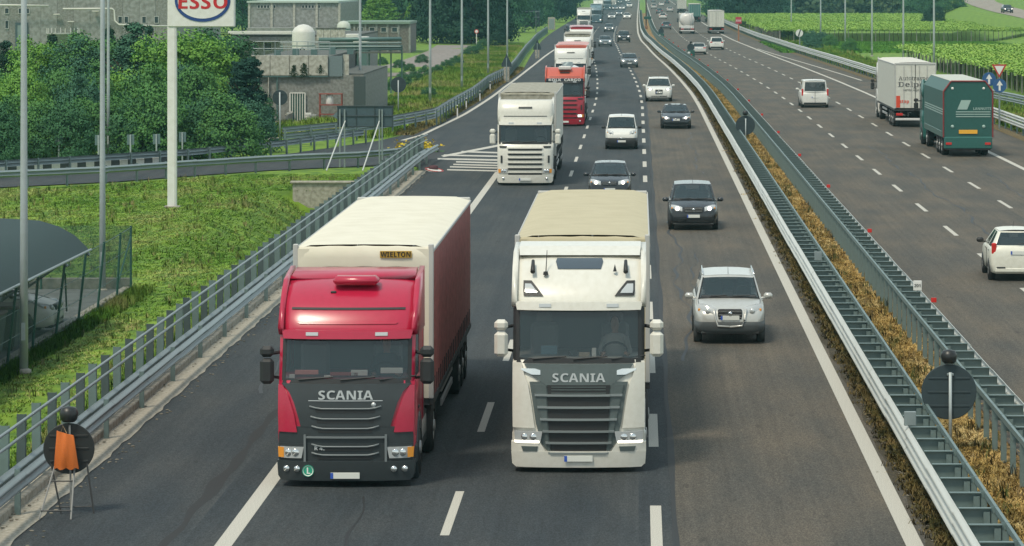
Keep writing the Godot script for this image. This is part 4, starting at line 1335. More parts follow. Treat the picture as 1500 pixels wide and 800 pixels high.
# red high-roofed cab with dark grille, cream roof sheet and dark red curtains
func red_lorry() -> void:
	var o := thing("articulated_lorry", "articulated lorry with crimson high-roof cab, dark front grille and cream trailer roof", "lorry", Vector3.ZERO, 0, "vehicles on the motorway")
	var red := paint("crimson", Color(0.44, 0.013, 0.050), 0.3)
	var dark := mat("front_dark", Color(0.032, 0.040, 0.044), 0.42, 0.0, "grime", 0.8)
	var black := mat("trim_black", Color(0.02, 0.021, 0.022), 0.55)
	var silver := mat("lettering_silver", Color(0.55, 0.57, 0.57), 0.35, 0.5)
	var whitep := mat("paper", Color(0.75, 0.75, 0.70), 0.7)
	var top := 3.60
	truck_cab(o, {"mat": red, "ws0": 1.88, "ws1": 2.64, "top": top, "hw": 1.21, "low": dark, "arch": dark,
		"prof": [[0.0, -0.05], [0.30, 0.0], [0.9, 0.02], [1.5, 0.0], [1.88, -0.08], [2.64, -0.30], [2.78, -0.34], [3.05, -0.50], [3.30, -0.78], [3.48, -1.12], [3.60, -1.6]],
		"dash": [["paper_sign", -0.72, 0.13, 0.42, 0.08, mat("pink_card", Color(0.75, 0.28, 0.25), 0.7)], ["paper_sign", 0.80, 0.16, 0.40, 0.10, whitep], ["paper", 0.22, 0.12, 0.30, 0.10, whitep], ["paper", -0.05, 0.10, 0.5, 0.06, mat("red_card", Color(0.35, 0.06, 0.06), 0.7)], ["small_box", -0.98, 0.06, 0.10, 0.07, whitep], ["small_box", -0.35, 0.05, 0.12, 0.05, whitep]]})
	# dark nose: bumper, lower and upper grille
	part(o, "front_panel", face_panel([[1.08, -0.80, 0.80], [1.2, -0.83, 0.83], [1.5, -0.92, 0.92], [1.7, -1.02, 1.02], [1.83, -1.16, 1.16]], 0.03, 0.08, 10), dark)
	part(o, "front_panel", face_panel([[0.78, -1.20, 1.20], [0.93, -1.20, 1.20], [1.08, -1.16, 1.16]], 0.022, 0.06, 12), dark)
	for sx in [-1, 1]:
		part(o, "corner_panel", face_panel([[0.98, sx * 0.86, sx * 1.20], [1.3, sx * 0.92, sx * 1.215], [1.6, sx * 1.02, sx * 1.215], [1.80, sx * 1.13, sx * 1.215]], 0.045, 0.08, 5), red)
	part(o, "front_bumper", face_panel([[0.12, -1.15, 1.15], [0.20, -1.21, 1.21], [0.44, -1.225, 1.225], [0.47, -1.22, 1.22]], 0.07, 0.30, 14), dark)
	part(o, "bumper_upper", face_panel([[0.47, -1.20, 1.20], [0.78, -1.20, 1.20]], 0.03, 0.2, 14), dark)
	var lip := mat("grille_lip", Color(0.17, 0.19, 0.195), 0.35)
	# long louvres with upturned ends
	for b in [[1.40, 0.64, 0.042], [1.22, 0.62, 0.042], [1.05, 0.60, 0.042], [0.73, 0.60, 0.05], [0.58, 0.60, 0.05]]:
		part(o, "grille_opening", face_panel([[b[0] - 0.075, -b[1] + 0.12, b[1] - 0.12], [b[0] - 0.012, -b[1] + 0.10, b[1] - 0.10]], b[2] - 0.006, 0.05, 8), black)
		var pts := []
		for i in 13:
			var x: float = b[1] * (-1.0 + i / 6.0)
			var y: float = b[0] + 0.045 * smoothstep(0.72, 1.0, absf(x) / b[1])
			pts.append(Vector3(x, y, face_z(x, y) + b[2] + 0.004))
		part(o, "grille_bar", MB.new().smooth(true).tube(pts, 0.016, -1, 6), lip)
	part(o, "grille_frame", face_panel([[0.88, -0.72, 0.72], [0.91, -0.74, 0.74]], 0.065, 0.06, 8), lip)
	part(o, "round_badge", MB.new().smooth(true).lathe(Vector3(0.50, 1.47, face_z(0.5, 1.47) + 0.03), Vector3(0, 0, 1), [[0, 0.045], [0.015, 0.04], [0.016, 0]], 12), silver)
	for sx in [-1, 1]: part(o, "grille_frame", face_panel([[0.46, sx * 0.70, sx * 0.74], [0.94, sx * 0.70, sx * 0.74]], 0.075, 0.06, 1), lip)
	headlamp(o, 0.78, 1.15, 0.52, 0.72, false, true, 0.06)
	for sx in [-1, 1]:
		for x in [0.86, 1.05]: part(o, "fog_lamp", MB.new().smooth(true).lathe(Vector3(sx * x, 0.33, face_z(x, 0.33) + 0.07), Vector3(0, 0, 1), [[0, 0.06], [0.02, 0.055], [0.022, 0]], 12), mat("lamp_bowl", Color(0.7, 0.71, 0.7), 0.08, 0.85))
	emblem(o, "SCANIA", 0.155, 1.635, 1.25, silver)
	emblem(o, "R 450", 0.07, 0.70, 1.1, silver, -0.42)
	part(o, "trim_line", face_panel([[1.535, -0.66, 0.66], [1.545, -0.66, 0.66]], 0.045, 0.02, 8), silver)
	cab_plate(o, 0.22)
	var eco := part(o, "round_sticker", MB.new().lathe(Vector3(-0.66, 0.30, face_z(0.66, 0.30) + 0.075), Vector3(0, 0, 1), [[0, 0.105], [0.008, 0.105]], 20), mat("sticker_green", Color(0.02, 0.32, 0.20), 0.5))
	part(eco, "ring", MB.new().smooth(true).lathe(Vector3(-0.66, 0.30, face_z(0.66, 0.30) + 0.079), Vector3(0, 0, 1), [[0.004, 0.092], [0.008, 0.092], [0.008, 0.080], [0.004, 0.080]], 18, false), whitep)
	text(eco, "letter", "L", 0.11, Vector3(-0.655, 0.30, face_z(0.66, 0.30) + 0.086), Basis(), whitep, 0.006)
	# roof: side cheeks, air horn box, hatch line
	part(o, "roof_seam", face_panel([[3.10, -1.02, 1.02], [3.135, -1.02, 1.02]], 0.012, 0.02, 10), black)
	part(o, "roof_recess_lip", face_panel([[2.86, -0.86, 0.86], [2.885, -0.9, 0.9]], 0.02, 0.03, 10), red)
	part(o, "roof_box", MB.new().smooth(true).box(Vector3(0.10, 3.58, -1.10), Vector3(0.82, 0.16, 0.42), 0.06), red)
	part(o, "roof_marker", MB.new().box(Vector3(-0.30, 3.38, -0.93), Vector3(0.10, 0.04, 0.06), 0.01), black)
	for sx in [-1, 1]:
		var ck := MB.new().smooth(true)
		ck.prism(PackedVector2Array([Vector2(-0.35, 2.8), Vector2(-0.62, 3.10), Vector2(-0.95, 3.38), Vector2(-1.3, 3.58), Vector2(-2.5, 3.72), Vector2(-2.55, 2.6), Vector2(-0.5, 2.66)]), Vector3(sx * 1.15, 0, 0), Vector3(0, 0, 1), Vector3(0, 1, 0), Vector3(sx * 0.09, 0, 0))
		part(o, "roof_cheek", ck, red)
		part(o, "side_fairing", MB.new().smooth(true).prism(PackedVector2Array([Vector2(-2.2, 0.9), Vector2(-2.8, 0.9), Vector2(-2.75, 3.5), Vector2(-2.2, 3.6)]), Vector3(sx * 1.16, 0, 0), Vector3(0, 0, 1), Vector3(0, 1, 0), Vector3(sx * 0.05, 0, 0)), red)
		part(o, "side_skirt", MB.new().box(Vector3(sx * 1.16, 0.62, -3.0), Vector3(0.06, 0.62, 1.5), 0.03), dark)
		part(o, "fuel_tank", MB.new().smooth(true).box(Vector3(sx * 0.95, 0.68, -3.0), Vector3(0.5, 0.56, 1.3), 0.12), mat("tank_metal", Color(0.45, 0.46, 0.46), 0.4, 0.6))
	part(o, "roof_spoiler", MB.new().smooth(true).loft([[Vector3(-1.15, 3.57, -1.5), Vector3(1.15, 3.57, -1.5), Vector3(1.15, 3.50, -2.3), Vector3(-1.15, 3.50, -2.3)], [Vector3(-1.1, 3.68, -1.9), Vector3(1.1, 3.68, -1.9), Vector3(1.12, 3.70, -2.45), Vector3(-1.12, 3.70, -2.45)]]), red)
	var cream := mat("tarp_cream", Color(0.72, 0.68, 0.56), 0.75, 0.0, "grime", 0.12)
	var wine := mat("tarp_wine", Color(0.40, 0.105, 0.10), 0.62, 0.0, "blotch", 0.4)
	box_trailer(o, {"z": -3.7, "len": 13.6, "w": 2.62, "top": 4.02, "bot": 1.10, "side": wine, "roof": cream, "front": cream, "header": 0.42, "ripple": 0.02, "post": mat("trailer_post", Color(0.45, 0.45, 0.43), 0.5)})
	var badge := part(o, "maker_plate", MB.new().box(Vector3(0.62, 3.83, -3.635), Vector3(0.60, 0.13, 0.012), 0.003), mat("plate_gold", Color(0.42, 0.26, 0.03), 0.5))
	text(badge, "lettering", "WIELTON", 0.092, Vector3(0.62, 3.83, -3.626), Basis(), mat("ink", Color(0.015, 0.014, 0.012), 0.6), 0.008, 1.0)
	put(o, -5.21, 57.0, 0.0)
	driver(o, 1.88, "person in a dark jacket at the wheel of the crimson lorry", mat("jacket_dark", Color(0.05, 0.06, 0.07), 0.85))

# white cab with grey grille blades and yellowed sheet
func white_lorry() -> void:
	var o := thing("articulated_lorry", "articulated lorry with white cab, grey grille blades and yellowed tarpaulin roof", "lorry", Vector3.ZERO, 0, "vehicles on the motorway")
	var white := paint("warm_white", Color(0.68, 0.665, 0.60), 0.35)
	var grey := mat("grille_grey", Color(0.10, 0.125, 0.125), 0.42, 0.2, "grime", 0.8)
	var pale := mat("blade_pale", Color(0.24, 0.27, 0.27), 0.4, 0.3)
	var black := mat("trim_black", Color(0.02, 0.021, 0.022), 0.55)
	var silver := mat("lettering_silver", Color(0.55, 0.57, 0.57), 0.35, 0.5)
	truck_cab(o, {"mat": white, "ws0": 2.05, "ws1": 2.98, "top": 3.92, "hw": 1.21, "low": white, "mirror_mat": white, "mir_y": 2.42, "mir_h": 0.46, "arch": white, "visor_mat": white, "pillar_mat": black,
		"prof": [[0.0, -0.05], [0.30, 0.0], [0.9, 0.03], [1.6, 0.0], [2.05, -0.07], [2.98, -0.28], [3.12, -0.32], [3.30, -0.42], [3.60, -0.72], [3.80, -1.05], [3.92, -1.5]],
		"dash": [["paper", -0.55, 0.16, 0.30, 0.16, mat("blue_card", Color(0.10, 0.20, 0.26), 0.7)], ["small_box", -0.1, 0.10, 0.16, 0.10, black], ["bottle", 0.28, 0.12, 0.08, 0.16, mat("paper", Color(0.75, 0.75, 0.70), 0.7)], ["small_box", 0.1, 0.08, 0.2, 0.08, mat("tan_card", Color(0.40, 0.33, 0.24), 0.7)]]})
	# grille: shield panel, four dark openings between pale blades
	part(o, "front_panel", face_panel([[1.52, -0.52, 0.52], [1.62, -0.62, 0.62], [1.78, -0.86, 0.86], [1.98, -1.0, 1.0]], 0.035, 0.08, 10), grey)
	part(o, "grille_frame", face_panel([[0.38, -0.56, 0.56], [0.55, -0.68, 0.68], [0.9, -0.78, 0.78], [1.3, -0.84, 0.84], [1.66, -0.90, 0.90]], 0.03, 0.08, 10), grey)
	for i in 6:
		var y: float = [1.52, 1.30, 1.08, 0.86, 0.65, 0.46][i]
		var w: float = [0.56, 0.56, 0.55, 0.54, 0.53, 0.50][i]
		part(o, "grille_opening", face_panel([[y - 0.085, -w, w], [y + 0.085, -w - 0.015, w + 0.015]], 0.042, 0.05, 8), black)
		var wi: float = 0.80 - 0.05 * i
		part(o, "grille_bar", face_panel([[y - 0.115, -w - 0.02, w + 0.02], [y - 0.080, -w - 0.02, w + 0.02]], 0.10, 0.09, 8), pale)
		for sx in [-1, 1]:
			part(o, "grille_blade", face_panel([[y - 0.115, sx * (w + 0.02), sx * wi], [y - 0.075, sx * (w + 0.02), sx * (wi + 0.005)]], 0.085, 0.07, 3), pale)
			part(o, "grille_side", face_panel([[y - 0.075, sx * (w + 0.02), sx * (wi - 0.01)], [y + 0.09, sx * (w + 0.03), sx * (wi + 0.03)]], 0.055, 0.05, 3), grey)
	for y in [1.46, 1.52, 1.57]: part(o, "grille_mesh_line", face_panel([[y - 0.008, -0.5, 0.5], [y + 0.008, -0.5, 0.5]], 0.05, 0.02, 6), grey)
	for sx in [-1, 1]:
		part(o, "upper_lamp", face_panel([[1.79, sx * 0.70, sx * 0.86], [1.87, sx * 0.70, sx * 1.05], [1.90, sx * 0.80, sx * 1.06]], 0.05, 0.05, 4), mat("lamp_bowl", Color(0.7, 0.71, 0.7), 0.08, 0.85))
		part(o, "corner_panel", face_panel([[0.82, sx * 0.80, sx * 1.21], [1.3, sx * 0.87, sx * 1.215], [1.62, sx * 0.93, sx * 1.215], [1.80, sx * 1.00, sx * 1.215], [2.0, sx * 1.05, sx * 1.215]], 0.045, 0.08, 5), white)
		part(o, "fog_unit", face_panel([[0.40, sx * 0.76, sx * 1.02], [0.49, sx * 0.74, sx * 1.05]], 0.095, 0.05, 3), grey)
		part(o, "roof_lamp_pod", face_panel([[3.20, sx * 0.66, sx * 1.02], [3.28, sx * 0.72, sx * 1.03], [3.46, sx * 0.88, sx * 1.03]], 0.03, 0.10, 4), black)
		part(o, "roof_lamp", face_panel([[3.25, sx * 0.76, sx * 0.99], [3.30, sx * 0.79, sx * 1.0], [3.41, sx * 0.89, sx * 1.0]], 0.045, 0.03, 4), mat("lamp_glass", Color(0.50, 0.52, 0.52), 0.12, 0.2))
		part(o, "air_horn", MB.new().smooth(true).tube([Vector3(sx * 0.86, 3.80, -0.92), Vector3(sx * 0.86, 3.62, -0.62)], 0.03, 0.045, 8), black)
	headlamp(o, 0.70, 1.16, 0.56, 0.76, false, false, 0.09)
	for sx in [-1, 1]: part(o, "day_light", face_panel([[0.555, sx * 0.72, sx * 1.17], [0.59, sx * 0.72, sx * 1.18]], 0.10, 0.03, 5), lit("headlamp_on", Color(1.0, 0.97, 0.9), 1.6))
	part(o, "front_bumper", face_panel([[0.10, -1.15, 1.15], [0.16, -1.22, 1.22], [0.38, -1.235, 1.235], [0.40, -1.23, 1.23]], 0.085, 0.30, 14), white)
	for sx in [-1, 1]: part(o, "bumper_corner", face_panel([[0.40, sx * 0.60, sx * 1.235], [0.56, sx * 0.70, sx * 1.235]], 0.08, 0.2, 6), white)
	emblem(o, "SCANIA", 0.155, 1.735, 1.25, silver)
	cab_plate(o, 0.27)
	part(o, "roof_window", face_panel([[3.66, -0.40, 0.40], [3.78, -0.44, 0.44], [3.83, -0.42, 0.42]], 0.03, 0.05, 6), mat("roof_window", Color(0.06, 0.08, 0.10), 0.1))
	part(o, "aerial", MB.new().tube([Vector3(-0.62, 3.55, -0.7), Vector3(-0.60, 4.0, -0.85)], 0.012, 0.006, 5).lathe(Vector3(-0.62, 3.56, -0.66), Vector3(0, 1, 0), [[0, 0.05], [0.06, 0.04], [0.07, 0]], 8), black)
	part(o, "beacon", MB.new().lathe(Vector3(0.66, 3.62, -0.70), Vector3(0, 1, 0), [[0, 0.04], [0.14, 0.0]], 6), black)
	for sx in [-1, 1]:
		part(o, "roof_cheek", MB.new().smooth(true).prism(PackedVector2Array([Vector2(-0.35, 3.1), Vector2(-0.55, 3.42), Vector2(-0.85, 3.70), Vector2(-1.3, 3.93), Vector2(-2.5, 4.02), Vector2(-2.55, 2.95), Vector2(-0.5, 2.98)]), Vector3(sx * 1.14, 0, 0), Vector3(0, 0, 1), Vector3(0, 1, 0), Vector3(sx * 0.10, 0, 0)), white)
		part(o, "side_fairing", MB.new().prism(PackedVector2Array([Vector2(-2.2, 0.9), Vector2(-2.8, 0.9), Vector2(-2.75, 3.8), Vector2(-2.2, 3.95)]), Vector3(sx * 1.16, 0, 0), Vector3(0, 0, 1), Vector3(0, 1, 0), Vector3(sx * 0.05, 0, 0)), white)
		part(o, "side_skirt", MB.new().box(Vector3(sx * 1.16, 0.62, -3.0), Vector3(0.06, 0.62, 1.5), 0.03), white)
	part(o, "roof_spoiler", MB.new().loft([[Vector3(-1.12, 3.88, -1.2), Vector3(1.12, 3.88, -1.2), Vector3(1.12, 3.82, -2.3), Vector3(-1.12, 3.82, -2.3)], [Vector3(-1.14, 4.02, -1.6), Vector3(1.14, 4.02, -1.6), Vector3(1.14, 4.04, -2.45), Vector3(-1.14, 4.04, -2.45)]]), white)
	var tarp := mat("tarp_straw", Color(0.50, 0.445, 0.30), 0.78, 0.0, "grime", 0.12)
	var side := mat("tarp_grey", Color(0.30, 0.30, 0.27), 0.65, 0.0, "blotch", 0.4)
	box_trailer(o, {"z": -4.0, "len": 13.6, "w": 2.60, "top": 4.04, "side": side, "roof": tarp, "front": tarp, "header": 0.25, "ripple": 0.015})
	var bolts := MB.new()
	for i in 9: bolts.box(Vector3(-0.92 + i * 0.23, 3.885, -3.94), Vector3(0.05, 0.05, 0.03), 0.01)
	part(o, "header_buckles", bolts, black)
	put(o, -1.10, 58.7, 0.0)
	driver(o, 2.05, "person in a pale shirt at the wheel of the white lorry", mat("shirt_pale", Color(0.50, 0.50, 0.46), 0.85))

func driver(cab: Node3D, y0: float, label: String, shirt: Material) -> void:
	# seated figure behind the wheel: trunk, neck and head in one skin, both arms forward to the rim
	var o := thing("person", label, "person", cab.position + Vector3(0.66, y0 - 0.05, -1.02))
	var rings := []
	for q in [[-0.25, 0.20, 0.15, 0.0], [0.0, 0.19, 0.13, 0.0], [0.2, 0.21, 0.13, 0.0], [0.36, 0.22, 0.12, 0.01], [0.42, 0.15, 0.09, 0.02], [0.46, 0.062, 0.062, 0.03], [0.50, 0.055, 0.058, 0.035], [0.53, 0.068, 0.085, 0.05], [0.60, 0.078, 0.098, 0.05], [0.67, 0.076, 0.098, 0.045], [0.73, 0.06, 0.08, 0.04], [0.76, 0.02, 0.03, 0.04]]:
		var ring := []
		for k in 14: ring.append(Vector3(q[1] * cos(TAU * k / 14), q[0], q[2] * sin(TAU * k / 14) + q[3]))
		rings.append(ring)
	var skin := mat("skin", Color(0.42, 0.25, 0.17), 0.6)
	var body := MB.new().smooth(true).loft(rings)
	for sx in [-1, 1]: body.tube([Vector3(sx * 0.19, 0.36, 0.02), Vector3(sx * 0.26, 0.12, 0.10), Vector3(sx * 0.22, 0.06, 0.30), Vector3(sx * 0.20, 0.12, 0.38)], 0.055, 0.035, 8)
	body.tube([Vector3(0, 0.62, 0.13), Vector3(0, 0.585, 0.165)], 0.012, 0.018, 6)
	part(o, "body", body, skin)
	var sr := []
	for q in [[-0.25, 0.21, 0.16, 0.0], [0.0, 0.20, 0.14, 0.0], [0.2, 0.22, 0.14, 0.0], [0.365, 0.23, 0.13, 0.01], [0.43, 0.16, 0.10, 0.02], [0.455, 0.08, 0.075, 0.03]]:
		var ring := []
		for k in 14: ring.append(Vector3(q[1] * cos(TAU * k / 14), q[0], q[2] * sin(TAU * k / 14) + q[3]))
		sr.append(ring)
	var cloth := MB.new().smooth(true).loft(sr)
	for sx in [-1, 1]: cloth.tube([Vector3(sx * 0.19, 0.37, 0.02), Vector3(sx * 0.26, 0.13, 0.10), Vector3(sx * 0.24, 0.09, 0.2)], 0.068, 0.058, 8)
	part(o, "shirt", cloth, shirt)
	part(o, "hair", MB.new().smooth(true).lathe(Vector3(0, 0.64, 0.03), Vector3(0, 1, -0.25).normalized(), [[0, 0.092], [0.06, 0.088], [0.11, 0.06], [0.13, 0.0]], 12), mat("hair_dark", Color(0.03, 0.02, 0.015), 0.8))

func plain_lorry(label: String, c: Dictionary) -> Node3D:
	# the queue behind the two leading lorries
	var o := thing(c.get("name", "articulated_lorry"), label, "lorry", Vector3.ZERO, 0, "vehicles on the motorway")
	var m: Material = c.cab
	var black := mat("trim_black", Color(0.02, 0.021, 0.022), 0.55)
	var low: Material = c.get("low", m)
	var top: float = c.get("top", 3.75)
	truck_cab(o, {"mat": m, "roof_mat": c.get("roof_mat", m), "ws0": 1.88, "ws1": 2.68, "top": top, "mirror_mat": c.get("mirror", black), "visor_mat": c.get("visor", m), "low": low,
		"prof": [[0.0, -0.05], [0.3, 0.0], [0.9, 0.02], [1.5, 0.0], [1.88, -0.08], [2.68, -0.30], [2.85, -0.36], [top - 0.35, -0.75 if c.get("slope", true) else -0.42], [top, -1.4 if c.get("slope", true) else -0.7]]})
	part(o, "front_bumper", face_panel([[0.12, -1.15, 1.15], [0.20, -1.22, 1.22], [0.44, -1.23, 1.23], [0.47, -1.22, 1.22]], 0.07, 0.30, 12), low)
	var n: int = c.get("bars", 6)
	for i in n:
		var y: float = lerpf(0.55, 1.62, float(i) / maxf(1, n - 1))
		part(o, "grille_opening", face_panel([[y - 0.075, -0.74, 0.74], [y + 0.01, -0.74, 0.74]], 0.03, 0.05, 6), black)
		part(o, "grille_bar", face_panel([[y + 0.01, -0.78, 0.78], [y + 0.055, -0.78, 0.78]], 0.06, 0.05, 6), c.get("bar", m))
	for sx in [-1, 1]:
		part(o, "side_vent", face_panel([[1.0, sx * 1.0, sx * 1.08], [1.32, sx * 1.0, sx * 1.08]], 0.03, 0.05, 2), black)
		part(o, "corner_vent", face_panel([[1.66, sx * 0.84, sx * 1.12], [1.74, sx * 0.80, sx * 1.14]], 0.03, 0.05, 2), black)
		part(o, "roof_cheek", MB.new().smooth(true).prism(PackedVector2Array([Vector2(-0.4, 2.75), Vector2(-0.72, top - 0.35), Vector2(-1.3, top), Vector2(-2.4, top + 0.1), Vector2(-2.4, 2.6)]), Vector3(sx * 1.15, 0, 0), Vector3(0, 0, 1), Vector3(0, 1, 0), Vector3(sx * 0.08, 0, 0)), c.get("roof_mat", m))
	part(o, "roof_hatch", face_panel([[top - 0.34, -0.30, 0.30], [top - 0.27, -0.30, 0.30]], 0.03, 0.04, 3), black)
	part(o, "roof_seam", face_panel([[3.02, -0.95, 0.95], [3.05, -0.95, 0.95]], 0.012, 0.02, 8), black)
	headlamp(o, 0.80, 1.12, 0.55, 0.74, c.get("lights", false), true, 0.05)
	for sx in [-1, 1]: part(o, "fog_lamp", MB.new().smooth(true).lathe(Vector3(sx * 0.95, 0.32, face_z(0.95, 0.32) + 0.07), Vector3(0, 0, 1), [[0, 0.06], [0.02, 0.05], [0.022, 0]], 10), mat("lamp_bowl", Color(0.7, 0.71, 0.7), 0.08, 0.85))
	cab_plate(o, 0.28)
	if c.has("tank"):
		var tk := MB.new().smooth(true)
		var rings := []
		for z in [-3.0, -3.15, -3.5, -7.0, -12.4, -12.8, -12.95]:
			var k := 0.55 if z > -3.05 or z < -12.9 else (0.86 if z > -3.2 or z < -12.7 else 1.0)
			var ring := []
			for i in 20: ring.append(Vector3(1.24 * k * cos(TAU * i / 20), 2.35 + 1.18 * k * sin(TAU * i / 20), z))
			rings.append(ring)
		part(o, "tank", tk.loft(rings), c.tank)
		part(o, "catwalk", MB.new().box(Vector3(0, 3.58, -8), Vector3(0.6, 0.06, 9), 0.02), mats["steel"])
		for z in [-5.0, -8.0, -11.0]: part(o, "hatch", MB.new().smooth(true).lathe(Vector3(0, 3.5, z), Vector3(0, 1, 0), [[0, 0.28], [0.2, 0.28], [0.22, 0]], 14), mats["steel"])
		part(o, "underrun_bar", MB.new().box(Vector3(0, 0.55, -13.0), Vector3(2.3, 0.22, 0.12), 0.03), mat("white_bar", Color(0.6, 0.6, 0.58), 0.5))
		part(o, "rear_cabinet", MB.new().box(Vector3(0, 1.15, -12.9), Vector3(2.2, 0.5, 0.3), 0.04), mat("white_bar", Color(0.6, 0.6, 0.58), 0.5))
		part(o, "ladder", MB.new().tube([Vector3(-0.9, 0.9, -13.05), Vector3(-0.7, 3.3, -12.9)], 0.03).tube([Vector3(-0.55, 0.9, -13.05), Vector3(-0.4, 3.3, -12.9)], 0.03), mats["steel"])
		for sx in [-1, 1]: part(o, "tail_light", MB.new().box(Vector3(sx * 0.85, 0.82, -13.06), Vector3(0.5, 0.14, 0.05), 0.02), mats["red_lens"])
		chassis(o, -1.9, -12.9, [-4.3, -9.6, -10.9, -12.2])
	elif c.get("flat", false):
		var fl: float = c.get("flat_len", 12.8)
		part(o, "flat_bed", MB.new().box(Vector3(0, 1.02 if c.has("flat_len") else 1.25, -3.2 - fl / 2), Vector3(2.44, 0.18, fl), 0.03), black)
		if not c.has("flat_len"): part(o, "head_board", MB.new().box(Vector3(0, 2.0, -3.1), Vector3(2.5, 1.4, 0.1), 0.03), black)
		chassis(o, -1.9, -2.7 - fl, [-4.0, -fl + 1.1, -fl - 0.2, -fl - 1.5], 1.18)
	else:
		box_trailer(o, c.box)
	return o

func build_vehicles() -> void:
	build_cars()
	red_lorry()
	white_lorry()
	var white := paint("white", Color(0.70, 0.70, 0.66), 0.35)
	var warm := paint("warm_white", Color(0.68, 0.665, 0.60), 0.35)
	var black := mat("trim_black", Color(0.02, 0.021, 0.022), 0.55)
	var tarp_w := mat("tarp_white", Color(0.62, 0.60, 0.54), 0.75, 0.0, "grime", 0.3)
	var tarp_o := mat("tarp_olive", Color(0.40, 0.38, 0.31), 0.75, 0.0, "blotch", 0.3)
	var red := paint("wine", Color(0.36, 0.012, 0.03), 0.3)
	var orange := paint("coral", Color(0.52, 0.10, 0.06), 0.4)
	var o := plain_lorry("articulated lorry with white cab, six-bar white grille and olive box beside the painted gore", {"cab": warm, "mirror": warm, "bars": 6, "top": 3.72, "slope": false, "box": {"z": -3.0, "len": 13.6, "top": 4.02, "side": tarp_w, "roof": tarp_o, "front": tarp_o, "header": 0.14}})
	emblem(o, "SCANIA", 0.06, 0.42, 1.2, black)
	put(o, -5.0, 141.0, 0.0)
	o = plain_lorry("tanker lorry with dark red cab, coral domed roof and white letters above the windscreen", {"name": "tanker_lorry", "cab": red, "roof_mat": orange, "low": red, "visor": black, "bars": 5, "bar": red, "lights": true, "top": 3.6, "tank": paint("tank_white", Color(0.62, 0.60, 0.57), 0.35)})
	part(o, "sign_board", MB.new().box(Vector3(0, 2.86, -0.30), Vector3(2.3, 0.20, 0.10), 0.02), mat("visor_navy", Color(0.02, 0.03, 0.05), 0.4))
	text(o, "lettering", "KOLK  CARGO", 0.15, Vector3(0, 2.86, -0.235), Basis(), mat("paper", Color(0.75, 0.75, 0.70), 0.7), 0.01, 1.5)
	emblem(o, "SCANIA", 0.09, 1.72, 1.3, mat("lettering_silver", Color(0.55, 0.57, 0.57), 0.35, 0.5), -0.4)
	part(o, "roof_box", MB.new().box(Vector3(0, 3.58, -1.0), Vector3(0.8, 0.24, 0.5), 0.06), paint("tank_white", Color(0.62, 0.60, 0.57), 0.35))
	put(o, lane(827, 198.6), 198.6, 0.0)
	o = plain_lorry("articulated lorry with tall white cab under a coral-edged roof, third in the slow-lane queue", {"cab": white, "mirror": black, "bars": 5, "top": 3.8, "slope": false, "box": {"z": -3.0, "len": 13.6, "top": 4.05, "side": tarp_w, "roof": orange, "front": orange, "header": 0.16, "ripple": 0.0}})
	put(o, lane(836, 246), 246.0, 0.0)
	o = plain_lorry("articulated lorry with white cab and grey-white box, wedged between two coral and red roofs", {"cab": white, "bars": 5, "top": 3.75, "slope": false, "box": {"z": -3.0, "len": 13.6, "top": 4.05, "side": tarp_w, "roof": tarp_o, "front": tarp_o}})
	put(o, lane(846, 298), 298.0, 0.0)
	o = plain_lorry("articulated lorry with white cab and bright crimson box roof in the slow-lane queue", {"cab": white, "bars": 5, "top": 3.75, "slope": false, "box": {"z": -3.0, "len": 13.6, "top": 4.05, "side": red, "roof": red, "front": red}})
	put(o, lane(852, 345), 345.0, 0.0)
	o = plain_lorry("empty dark flatbed lorry in the slow-lane queue", {"cab": paint("black", Color(0.020, 0.024, 0.028), 0.2), "flat": true, "top": 2.95, "bars": 5})
	put(o, lane(843, 438), 438.0, 0.0)
	o = plain_lorry("white cab lorry with dark lower grille, behind the empty flatbed", {"cab": white, "low": white, "bar": black, "bars": 6, "top": 3.7, "lights": false, "box": {"z": -3.0, "len": 13.6, "top": 4.0, "side": tarp_w, "roof": tarp_o, "front": tarp_w}})
	put(o, lane(855, 590), 590.0, 0.0)
	var steel_blue := paint("steel_blue", Color(0.14, 0.22, 0.26), 0.4)
	o = plain_lorry("blue-grey lorry with lit headlights far back in the slow lane", {"cab": steel_blue, "bars": 5, "lights": true, "top": 3.7, "box": {"z": -3.0, "len": 13.6, "top": 4.0, "side": steel_blue, "roof": steel_blue, "front": steel_blue}})
	put(o, lane(873, 690), 690.0, 0.0)
	o = plain_lorry("far white lorry with a square white box in the slow lane", {"cab": white, "bars": 5, "lights": true, "top": 3.7, "box": {"z": -3.0, "len": 13.6, "top": 4.0, "side": white, "roof": white, "front": white}})
	put(o, lane(876, 850), 850.0, 0.0)
	o = plain_lorry("far dark lorry following the square white one", {"cab": steel_blue, "bars": 5, "lights": true, "top": 3.7, "box": {"z": -3.0, "len": 13.6, "top": 4.0, "side": black, "roof": black, "front": black}})
	put(o, lane(889, 1000), 1000.0, 0.0)
	o = plain_lorry("farthest white lorry in the slow lane", {"cab": white, "bars": 5, "lights": true, "top": 3.7, "box": {"z": -3.0, "len": 13.6, "top": 4.0, "side": white, "roof": white, "front": white}})
	put(o, lane(898, 1200), 1200.0, 0.0)
	# ---- lorries driving away on the far carriageway: the rear end faces the camera ----
	var boxw := mat("box_white", Color(0.60, 0.60, 0.54), 0.5, 0.0, "grime", 0.3)
	o = plain_lorry("white box lorry with dark lettering and a red panel on its rear doors", {"cab": white, "bars": 4, "top": 3.6, "box": {"z": -2.9, "len": 13.6, "w": 2.55, "top": 4.0, "bot": 1.15, "side": boxw, "roof": tarp_w, "front": boxw, "rear": boxw, "ripple": 0.0, "soft": false, "axles": [9.4, 10.7, 12.0], "drive": -4.2, "underrun": mat("white_bar", Color(0.6, 0.6, 0.58), 0.5)}})
	var ink := mat("ink_grey", Color(0.10, 0.10, 0.10), 0.7)
